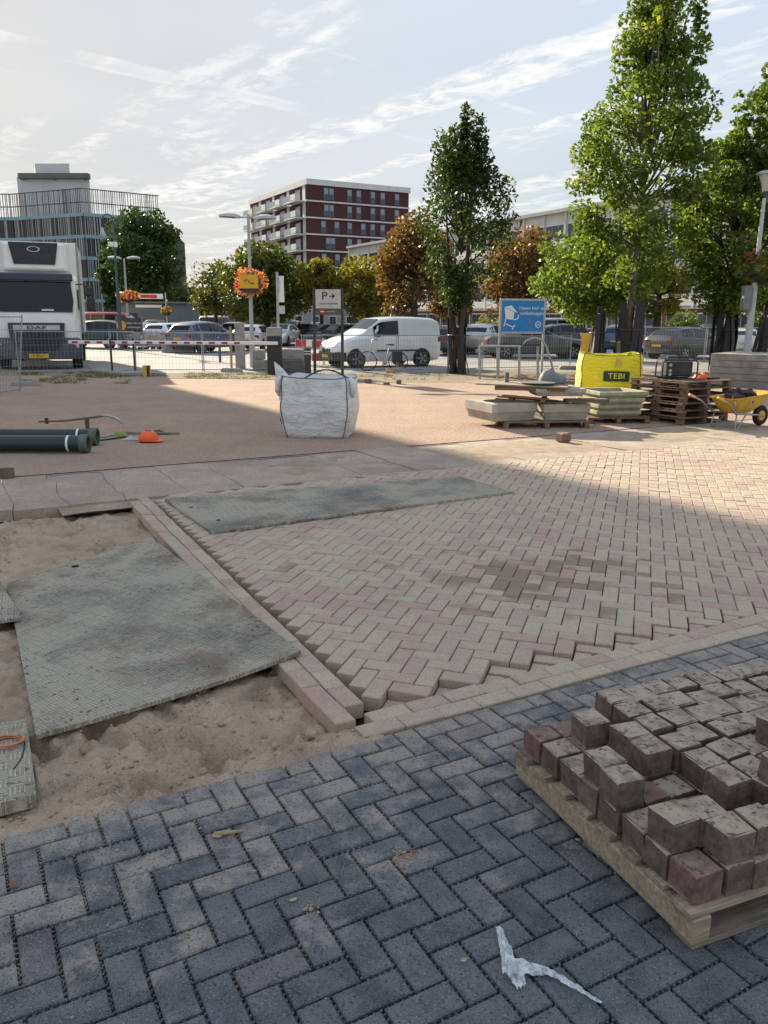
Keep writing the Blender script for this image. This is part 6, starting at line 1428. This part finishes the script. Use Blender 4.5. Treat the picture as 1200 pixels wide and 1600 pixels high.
tree_at('dense green tree with stakes near the lantern lamp', 1128, 30.5, 205, 490, 80, n=20000, ls=.088, lm=LY_, seed=11, shape='egg', tr=.14, stems=3, clumps=115, trunk_h=2.0, cs=.39, spire=8, group=TG)
tree_at('dark tall tree mostly cut off by the right edge', 1206, 31.0, 5, 420, 96, n=24000, ls=.09, lm=LGR, seed=14, shape='cone', tr=.15, clumps=130, trunk_h=2.4, cs=.40, spire=8, group=TG)
for px, Y, yt, yb, hp, n, ls, lm, sd, lab, kw in (
    (420, 62, 392, 505, 62, 9000, .17, LM, 21, 'broad green chestnut turning yellow behind the street lamp', dict(clumps=90, tr=.24)),
    (340, 66, 408, 490, 34, 2600, .15, LM, 22, 'thin half-bare chestnut left of the broad green one', dict(clumps=60, tr=.16)),
    (503, 60, 412, 470, 32, 3600, .16, LYE, 23, 'small bright yellow chestnut above the parking sign', dict(clumps=55, tr=.16)),
    (575, 58, 402, 492, 46, 5600, .15, LYE, 24, 'yellow-brown chestnut behind the white van', dict(clumps=75, tr=.2)),
    (646, 50, 342, 488, 54, 8000, .14, LO, 25, 'rusty orange chestnut left of the upright hornbeam', dict(clumps=90, tr=.22)),
    (812, 52, 362, 490, 58, 6800, .14, LO, 26, 'rusty brown chestnut above the blue trolley sign', dict(clumps=85, tr=.2)),
    (1022, 44, 415, 490, 36, 3000, .12, LYE, 27, 'small pollarded tree between the two big green trees', dict(clumps=45, tr=.22)),
    (236, 92, 330, 490, 48, 8500, .24, LD, 28, 'big dark green tree in front of the car park building', dict(clumps=110, tr=.34)),
    (184, 96, 375, 490, 20, 2500, .26, LD, 29, 'dark green tree left beside the big one', dict(clumps=40, tr=.25)),
    (300, 120, 448, 495, 22, 2200, .26, LGR, 30, 'distant small green tree right of the kiosk', dict(clumps=40, tr=.2)),
    (268, 130, 442, 495, 26, 2400, .28, LGR, 31, 'distant pale green tree behind the kiosk', dict(clumps=40, tr=.2)),
    (705, 64, 420, 495, 34, 3000, .16, LO, 32, 'brown chestnut hidden behind the upright hornbeam', dict(clumps=50, tr=.2)),
    (895, 60, 420, 490, 40, 3600, .15, LM, 33, 'dim chestnut behind the low yellow-green tree', dict(clumps=55, tr=.2)),
    (1190, 58, 400, 490, 46, 4200, .15, LM, 34, 'dim tree at the right edge behind the lantern lamp', dict(clumps=60, tr=.2))):
    tree_at(lab, px, Y, yt, yb, hp, name='autumn_tree' if lm in (LM, LYE, LO) else 'broadleaf_tree', n=n, ls=ls, lm=lm, seed=sd, shape='round', group=AG if lm in (LM, LYE, LO) else 'green trees far left', fill=.6, **kw)
for k, (px, Y) in enumerate(((293, 96), (310, 104), (322, 110), (333, 116))):
    tree_at(f'dark clipped conifer, {["first", "second", "third", "last"][k]} from left in the far row', px, Y, 460+2*k, 503, 7, name='conifer', n=1400, ls=.20, lm=LD, seed=50+k, shape='egg', clumps=40, tr=.12, cs=.3, group='clipped conifers')
# shrubs in front of the white flats
def shrub(px, Y, w_, h, lab, lm, seed, n=1800):
    p = at0(px, Y); r = np.random.default_rng(seed); o = thing('shrub', lab, 'shrub', p, 0, 'shrubs by the flats'); mb = MB(); pr = random.Random(seed)
    for k in range(n):
        v = Vector((pr.gauss(0, 1), pr.gauss(0, 1), abs(pr.gauss(0, 1)))).normalized(); q = pr.uniform(.55, 1.05)*(1+.25*noise.noise(v*2.2)); c = Vector((v.x*w_*q, v.y*w_*.7*q, v.z*h*q+.1)); nr = Vector((pr.gauss(0, 1), pr.gauss(0, 1), pr.gauss(.4, 1))).normalized(); a = nr.orthogonal().normalized()*.11; b = nr.cross(a)*.6
        mb.add([c-a, c-b, c+a, c+b], [(0, 1, 2, 3)])
    mb.build('foliage', lm, o); mb = MB()
    for k in range(7): mb.tube([(0, 0, 0), (pr.gauss(0, .2)*w_, pr.gauss(0, .2)*w_, h*.4), (pr.gauss(0, .5)*w_, pr.gauss(0, .4)*w_, h*.8)], [.04, .03, .01], 5)
    mb.build('stems', K['bark'], o)
shrub(1062, 56, 1.7, 2.4, 'grey-green bush left of the dense green tree', LGR, 61); shrub(760, 66, 1.9, 1.9, 'bright green bush behind the silver crossover', LYE, 62); shrub(1180, 54, 1.3, 2.0, 'small bush behind the lantern lamp', LGR, 63)
# black boards and straps round the trunks
GB = simple('guard_black', (.014, .014, .015), .65, (.03, .03, .03), 20, b=.3, bs=40)
def guard(px, Y, y0, n, r, lab, seed, lean=.12, wd=.16):
    p = at0(px, Y); h = zat(px, y0, Y); pr = random.Random(seed); o = thing('tree_guard', lab, 'tree guard', p, 0, 'black boards round the trunks')
    for k in range(n):
        a = 2*math.pi*(k+pr.uniform(-.2, .2))/n; q = r*pr.uniform(.85, 1.15); t = Vector((-math.sin(a), math.cos(a), 0)); d = Vector((math.cos(a), math.sin(a), 0))
        p0 = d*q + t*pr.gauss(0, .04); p1 = d*(q*.7 + pr.gauss(0, lean)) + t*pr.gauss(0, lean) + Vector((0, 0, h*pr.uniform(.86, 1.02))); m_ = p0.lerp(p1, .5) + d*pr.gauss(.0, .05)
        mb = MB()
        for u_, v_ in ((p0, m_), (m_, p1)): mb.obox(u_ - t*wd/2, t*wd, v_-u_, d*.03)
        mb.build('board', GB, o)
    mb = MB(); mb.tube([((r+.04)*math.cos(2*math.pi*k/14)*.95, (r+.04)*math.sin(2*math.pi*k/14)*.95, h*.62) for k in range(14)], .018, 5, closed=True); mb.build('strap', simple('strap_%d' % seed, (.22, .03, .02) if seed == 72 else (.04, .04, .04), .6), o)
guard(716, 28.0, 486, 8, .36, 'splayed black boards tied round the upright hornbeam trunk', 71, .10, .12)
guard(982, 28.5, 472, 9, .42, 'wide black boards with a red strap round the tallest trunk', 72, .10, .24)
guard(932, 27.6, 478, 6, .26, 'black boards and pale stake left of the tallest trunk', 73, .08, .16)
guard(1128, 30.3, 474, 8, .36, 'leaning grey-black boards round the dense green tree trunk', 74, .16, .2)
guard(1193, 26.8, 482, 6, .34, 'black boards at the right edge beside the lantern lamp', 75, .12, .16)
# grass tufts along the sandy verge
gr = MB(); pr = random.Random(77)
def tuft(p, n, h):
    for k in range(n):
        a = pr.uniform(0, 6.28); q = p + Vector((pr.gauss(0, .05), pr.gauss(0, .05), 0)); d = Vector((math.cos(a), math.sin(a), 0)); s_ = Vector((-d.y, d.x, 0))*.006; hh = h*pr.uniform(.5, 1.2)
        gr.add([q-s_, q+s_, q + d*hh*.5 + Vector((0, 0, hh))], [(0, 1, 2)])
for k in range(1500):
    z_ = pr.random()
    if z_ < .62: c = G(pr.uniform(30, 205), pr.uniform(581, 600))
    elif z_ < .85: c = G(pr.uniform(290, 440), pr.uniform(583, 592))
    else: c = G(pr.uniform(420, 700), pr.uniform(584, 594))
    if noise.noise((c.x*.8, c.y*1.1, 3.)) < -.05: continue
    tuft(c, 7, .07)
tag(gr.build('grass', leafmat('grass_blade', [(0., (.05, .075, .015)), (1., (.16, .17, .05))], .3)), kind='stuff')
# loose soil between the verge and the trolley rails
sv = MB(); a_, b_, c_, d_ = G(740, 586), G(1010, 580), G(1010, 606), G(740, 604)
def soil(a, b):
    p = a_*(1-a)*(1-b) + b_*a*(1-b) + c_*a*b + d_*(1-a)*b; e = min(1, 5*min(a, 1-a, b, 1-b))
    return Vector((p.x, p.y, -.04 + e*(.07 + .06*fb(p.x, p.y, .9, 3) + .10*fb(p.x, p.y, 3.2, 4, 2.))))
sv.grid(110, 60, soil); tag(sv.build('turned_soil', sand_mat('soil', (.30, .235, .165), (.15, .115, .08)), smooth=True), kind='stuff')

# ---------------------------------------------------------------- red brick apartment block
def brickwall(name, a, b, sc=1.):
    m, t, p = mat(name); pos = world_pos(t)
    c = mixc(t, ramp(t, nz(t, pos, 1.2, 5, .6), [(.35, 0.), (.65, 1.)]), a, b); t.links.new(c, p.inputs['Base Color']); p.inputs['Roughness'].default_value = .9; return m
K['redwall'] = brickwall('red_brick_wall', (.075, .026, .025), (.055, .021, .021)); K['band'] = simple('white_band', (.60, .59, .57), .7, (.52, .51, .49), .6)
K['wframe'] = simple('window_frame', (.10, .14, .20), .5); K['bal'] = simple('balcony_white', (.62, .62, .60), .6); K['balglass'] = glassmat('balustrade_glass', (.30, .36, .36), .15)
C0 = AT(483, 500, 160.); C0.z = 0; R0 = AT(636, 500, 170.); R0.z = 0; L0 = AT(396, 500, 189.); L0.z = 0
ap = thing('apartment_block', 'dark red brick apartment block with white floor bands and stacked balconies', 'building', C0)
dF = (R0-C0); wF = dF.length; dF.normalize(); nF = Vector((dF.y, -dF.x, 0)); dL = (L0-C0); wL = dL.length; dL.normalize(); nL = Vector((-dL.y, dL.x, 0))
if nL.dot(C0) > 0: nL = -nL
if nF.dot(C0) > 0: nF = -nF
HT_ = zat(483, 279, 160.); FH = 2.98
mb = MB(); o3 = Vector((0, 0, 0)); mb.prism([(0, 0), tuple((dF*wF)[:2]), tuple((dF*wF + dL*wL)[:2]), tuple((dL*wL)[:2])], 0, HT_-1.0); mb.build('wall', K['redwall'], ap)
mb = MB(); q = [(-dF*.25-dL*.25), dF*(wF+.25)-dL*.25, dF*(wF+.25)+dL*(wL+.25), dL*(wL+.25)-dF*.25]; q = [tuple((v + (nF+nL)*.0)[:2]) for v in q]; mb.prism(q, HT_-1.0, HT_); mb.build('roof_parapet', K['band'], ap)
rows = [[.175, .225, .40, .49, .63, .73, .875], [.175, .225, .40, .49, .63, .73, .875], [.147, .275, .40, .535, .63, .73, .87, .915], [.19, .235, .40, .495, .63, .77], [.15, .28, .40, .53, .63, .80], [.15, .28, .40, .53, .63, .80], [.175, .225, .40, .49, .63, .73, .875]]
wm = MB(); wm.box((0, 0, 0), (1.0, .10, 2.15)); wfm = wm.mesh('window', K['wframe'])
pm1 = MB(); pm1.box((0, -.03, .48), (.80, .09, 1.0)); pma = pm1.mesh('upper_pane', K['panelt']); pm2 = MB(); pm2.box((0, -.03, -.56), (.80, .09, .86)); pmb = pm2.mesh('lower_pane', K['pane'])
aF = math.atan2(dF.y, dF.x)
for i, row in enumerate(rows):
    zt = HT_ - 1.0 - FH*i
    if i:
        mb = MB(); mb.obox(-dF*.1 + nF*.10 + Vector((0, 0, zt-.02)), dF*(wF+.2), nF*.16, (0, 0, .27)); mb.build('floor_band', K['band'], ap)
    for t_ in row:
        c = dF*(wF*t_) + nF*.03 + Vector((0, 0, zt - 1.42)); wo = obj('window', wfm, ap, c, aF); obj('pane', pma, wo); obj('pane', pmb, wo)
# left side: balconies in four columns
nb = 4; aL = math.atan2(dL.y, dL.x)
bs = MB(); bs.box((0, 0, 0), (wL/nb*.74, 2.0, .22)); bsm = bs.mesh('balcony', K['bal'])
gs = MB(); gs.box((0, 0, .70), (wL/nb*.74, .05, 1.0)); gsm = gs.mesh('balustrade', K['balglass']); gp = MB(); gp.box((-wL/nb*.22, 0, .7), (wL/nb*.30, .07, 1.06)); gpm = gp.mesh('balustrade_panel', K['bal'])
dw = MB(); dw.box((0, 0, 0), (2.4, .08, 2.2)); dwm = dw.mesh('balcony_door', K['panelt']); wp = MB(); wp.box((0, 0, 0), (1.3, .10, 2.7)); wpm = wp.mesh('white_panel', K['bal'])
for i in range(8):
    zt = HT_ - 1.0 - FH*(i+1)
    mb = MB(); mb.obox(nL*.06 + Vector((0, 0, zt-.02)), dL*wL, nL*.2, (0, 0, .34)); mb.build('floor_band', K['band'], ap)
    for k in range(nb):
        c = dL*(wL*(k+.5)/nb); ii = nL*1.05
        b_ = obj('balcony', bsm, ap, c + ii + Vector((0, 0, zt+.12)), aL); e = -1 if (Matrix.Rotation(aL, 3, 'Z') @ Vector((0, -1, 0))).dot(nL) > 0 else 1
        g_ = obj('balustrade', gsm, b_, (0, e*.97, 0)); obj('balustrade_panel', gpm, b_, (0, e*.99, 0))
        obj('balcony_door', dwm, ap, c + nL*.04 + dL*.6 + Vector((0, 0, zt+1.4)), aL); obj('white_panel', wpm, ap, c + nL*.06 - dL*2.6 + Vector((0, 0, zt+1.6)), aL)
# ---------------------------------------------------------------- white flats along the right
A = Vector((-6, 138, 0)); B = Vector((36, 58, 0)); d = (B-A); wd = d.length; d.normalize(); nn = Vector((d.y, -d.x, 0))
if nn.dot(A) > 0: nn = -nn
HF = 13.0; fl = thing('white_flats', 'long white block of flats with window strips behind the trees at right', 'building', A)
K['flat'] = simple('flat_white', (.58, .57, .54), .8, (.50, .49, .46), .4); K['flatgrey'] = simple('flat_grey', (.36, .36, .34), .8, (.30, .30, .29), .5); K['flatbrick'] = brickwall('flat_brick', (.20, .09, .065), (.15, .07, .05))
mb = MB(); mb.obox((0, 0, 2.9), d*wd, -nn*12, (0, 0, HF-2.9)); mb.build('wall', K['flat'], fl); mb = MB(); mb.obox(-nn*.3, d*wd, -nn*11, (0, 0, 2.9)); mb.build('ground_floor', K['flatbrick'], fl)
mb = MB(); mb.obox(nn*.5 - d*.3 + Vector((0, 0, HF)), d*(wd+.6), -nn*13, (0, 0, .35)); mb.build('roof_edge', K['flatgrey'], fl)
aW = math.atan2(d.y, d.x); nbay = 25; bw_ = wd/nbay
w1 = MB(); w1.box((0, 0, 0), (bw_*.84, .14, 1.62)); w1m = w1.mesh('window', K['white'])
e = -1 if (Matrix.Rotation(aW, 3, 'Z') @ Vector((0, -1, 0))).dot(nn) > 0 else 1
pnm = []
for x0, x1 in ((-.40, -.14), (-.12, .16), (.18, .40)):
    mb = MB(); mb.box(((x0+x1)/2*bw_, e*.04, 0), ((x1-x0)*bw_, .12, 1.42)); pnm.append(mb.mesh('pane', K['pane']))
bm_ = MB(); bm_.box((0, 0, 0), (.22, .3, HF-3)); bmm = bm_.mesh('pilaster', K['flat'])
for f_i in range(4):
    z = 1.55 + f_i*3.05 if f_i else 1.4
    for k in range(nbay):
        c = d*(bw_*(k+.5)) + nn*.02 + Vector((0, 0, z+.35))
        if f_i == 0: c -= nn*.3
        wo = obj('window', w1m, fl, c, aW)
        for q in pnm: obj('pane', q, wo)
    if f_i:
        mb = MB(); mb.obox(nn*.10 + Vector((0, 0, z-1.42)), d*wd, nn*.10, (0, 0, .85)); mb.build('sill_band', K['flatgrey'] if f_i == 2 else K['band'], fl)
for k in range(nbay+1): obj('pilaster', bmm, fl, d*(bw_*k) + nn*.08 + Vector((0, 0, (HF+3)/2)), aW)
# ---------------------------------------------------------------- car park building with slatted facade
pts = [(AT(-140, 500, 127), 0), (AT(38, 500, 126), 0), (AT(143, 500, 120), 0), (AT(258, 500, 126.5), 0)]; pts = [Vector((p.x, p.y, 0)) for p, _ in pts]
HG = zat(143, 333, 120.) ; FG = 2.95; cg = thing('car_park_building', 'grey car park building wrapped in vertical slats with pale blue bands', 'building', pts[2])
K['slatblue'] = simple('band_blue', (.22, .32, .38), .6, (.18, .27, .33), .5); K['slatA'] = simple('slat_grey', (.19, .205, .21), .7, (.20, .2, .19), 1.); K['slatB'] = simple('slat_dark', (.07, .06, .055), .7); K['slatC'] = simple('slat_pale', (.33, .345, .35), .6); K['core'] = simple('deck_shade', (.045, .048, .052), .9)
P0 = pts[2]; back = Vector((-6, 40, 0))
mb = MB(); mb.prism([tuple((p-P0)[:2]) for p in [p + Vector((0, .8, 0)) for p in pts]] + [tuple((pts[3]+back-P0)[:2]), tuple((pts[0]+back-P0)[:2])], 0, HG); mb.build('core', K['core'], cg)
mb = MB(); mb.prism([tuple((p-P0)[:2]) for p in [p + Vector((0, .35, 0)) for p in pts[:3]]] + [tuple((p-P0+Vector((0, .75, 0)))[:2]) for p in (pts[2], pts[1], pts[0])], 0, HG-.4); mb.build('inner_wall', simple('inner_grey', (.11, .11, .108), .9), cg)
pr = random.Random(90)
for f_i in range(7):
    z = HG - FG*f_i
    if z < 2: break
    for a, b in zip(pts[:-1], pts[1:]):
        dd = b-a; nv = Vector((dd.y, -dd.x, 0)).normalized()
        mb = MB(); mb.obox(a-P0 + nv*.22 + Vector((0, 0, z-.42)), dd, -nv*.5, (0, 0, .46)); mb.build('blue_band', K['slatblue'], cg)
        mb = MB(); L = dd.length; x = 0.
        while x < L-.2:
            w_ = pr.uniform(.12, .26); q = a + dd*(x/L) - P0; zb = z - FG + .05; mb.obox(q + nv*.16 + Vector((0, 0, zb)), dd.normalized()*w_, nv*-.06, (0, 0, FG-.46), pr.choices((0, 1, 2), (4, 3, 2))[0]); x += w_ + pr.uniform(.04, .20)
        tag(mb.build('slats', [K['slatA'], K['slatB'], K['slatC']], cg), kind='stuff')
for a, b in zip(pts[:-1], pts[1:]):                             # open railing on the roof deck
    dd = b-a; L = dd.length; mb = MB(); nv = Vector((dd.y, -dd.x, 0)).normalized()
    for zz_ in (1.5, 3.3): mb.obox(a-P0 + nv*.1 + Vector((0, 0, HG+zz_-.1)), dd, -nv*.1, (0, 0, .14), 1)
    x = 0.
    while x < L: q = a + dd*(x/L) - P0; mb.obox(q + nv*.12 + Vector((0, 0, HG)), dd.normalized()*.10, nv*-.06, (0, 0, 3.3), pr.choices((0, 1, 2), (3, 3, 2))[0]); x += pr.uniform(.18, .42)
    tag(mb.build('roof_railing', [K['slatA'], K['slatB'], K['slatC']], cg), kind='stuff')
# stair tower on the roof
Yt = 136.; a = AT(28, 300, Yt); b = AT(141, 300, Yt); zt0, zt1, zt2 = zat(80, 330, Yt), zat(80, 277, Yt), zat(80, 253, Yt)
K['tower'] = simple('tower_white', (.52, .54, .55), .7, (.45, .47, .48), .3)
mb = MB(); mb.obox(a-P0 + Vector((0, 0, -a.z)), (b-a), (-3.6, 8, 0), (0, 0, zt1)); mb.build('stair_tower', K['tower'], cg)
a2, b2 = AT(52, 300, Yt), AT(106, 300, Yt); mb = MB(); mb.obox(a2-P0 + Vector((0, 1.5, -a2.z+zt1)), (b2-a2), (-2.6, 6, 0), (0, 0, zt2-zt1)); mb.build('lift_housing', K['tower'], cg)
a3, b3 = AT(30, 300, Yt-.8), AT(139, 300, Yt-.8); mb = MB(); mb.obox(a3-P0 + Vector((0, 0, -a3.z+zat(80, 272, Yt))), (b3-a3), (0, 1.2, 0), (0, 0, -.8)); mb.build('canopy_beam', K['concdk'], cg)
mb = MB()
for s_ in (.05, .5, .93): q = a3.lerp(b3, s_) - P0; mb.obox(q + Vector((0, .3, -a3.z+zt1-.5)), (.3, 0, 0), (0, .3, 0), (0, 0, zat(80, 272, Yt)-zt1+.2))
mb.build('canopy_posts', K['concdk'], cg)
# grey kiosk
Yk = 76.; a, b = AT(190, 500, Yk), AT(290, 500, Yk); zk = zat(240, 474, Yk); kk = thing('grey_kiosk', 'low grey flat-roofed kiosk with a red and white roof sign at left', 'building', (a.x, a.y, 0))
mb = MB(); mb.box(((b-a).x/2, 3, zk/2), ((b-a).x, 6, zk)); mb.build('wall', simple('kiosk_grey', (.12, .145, .165), .7), kk); mb = MB(); mb.box(((b-a).x/2, 2.9, zk+.08), ((b-a).x+.4, 6.5, .16)); mb.build('roof', K['concdk'], kk)
mb = MB(); mb.box((2.9, -.2, zk+.62), (2.2, .12, .45)); sg = mb.build('roof_sign', K['white'], kk); mb = MB(); mb.box((2.7, -.27, zk+.62), (1.5, .03, .30)); mb.build('red_field', K['red'], sg)
mb = MB(); mb.box((.9, -.02, 1.1), (1.1, .08, 2.1)); mb.build('door', K['core'], kk); mb = MB(); mb.box((2.6, -.05, zk-.25), (2.4, .1, .25)); mb.build('white_fascia', K['white'], kk)
# far houses closing the view between the trees
for k, (x0, x1, Y, yt, m_, lab) in enumerate(((296, 400, 150, 470, 'flatbrick', 'low brick terrace far behind the cars, left of centre'), (400, 560, 140, 462, 'flatgrey', 'low grey terrace far behind the cars, centre'))):
    a, b = AT(x0, 500, Y), AT(x1, 500, Y); h = zat((x0+x1)/2, yt, Y); o = thing('terrace_house', lab, 'building', (a.x, a.y, 0)); L = (b-a).x
    mb = MB(); mb.box((L/2, 4, h/2), (L, 8, h)); mb.build('wall', K[m_], o); mb = MB(); mb.obox((-.3, -.4, h), (L+.6, 0, 0), (0, 8.8, 0), (0, 0, .3)); mb.build('roof', K['concdk'], o)
    n = int(L/2.6); wq = MB(); wq.box((0, 0, 0), (1.3, .12, 1.4)); wqm = wq.mesh('window', K['white']); pq = MB(); pq.box((0, -.03, 0), (1.1, .12, 1.2)); pqm = pq.mesh('pane', K['pane'])
    for i in range(n):
        for z in (1.5, 4.2):
            if z + 1 < h: wo = obj('window', wqm, o, (L*(i+.5)/n, -.02, z)); obj('pane', pqm, wo)
# ---------------------------------------------------------------- the office block at left whose shadow lies over the site
SHD = Vector((math.sin(-SUN_AZ), -math.cos(SUN_AZ), 0))                # direction in which shadows fall
cn = Vector((-6.4, 22.6, 0)) - SHD*37.5; sd = SHD; pl = Vector((-1, -.05, 0))
hb = 27.; ob = thing('office_block', 'tall pale office block left of the picture, shading the site', 'building', cn)
depth = Vector((-.25, -1, 0)).normalized()
mb = MB(); mb.prism([(0, 0), tuple((pl*34)[:2]), tuple((pl*34 + depth*16)[:2]), tuple((depth*16)[:2])], 0, hb); mb.build('wall', K['flat'], ob)
mb = MB(); mb.prism([tuple(v[:2]) for v in (pl*-.0 + depth*.4 + pl*.4, pl*33.6 + depth*.4, pl*33.6 + depth*15.6, depth*15.6 + pl*.4)], hb, hb+.4); mb.build('roof', K['concdk'], ob)
for f_i in range(7):
    mb = MB(); mb.obox(depth*16.02 + pl*1 + Vector((0, 0, 2+f_i*3.5)), pl*32, depth*.06, (0, 0, 1.6)); mb.build('window_band', K['pane'], ob)
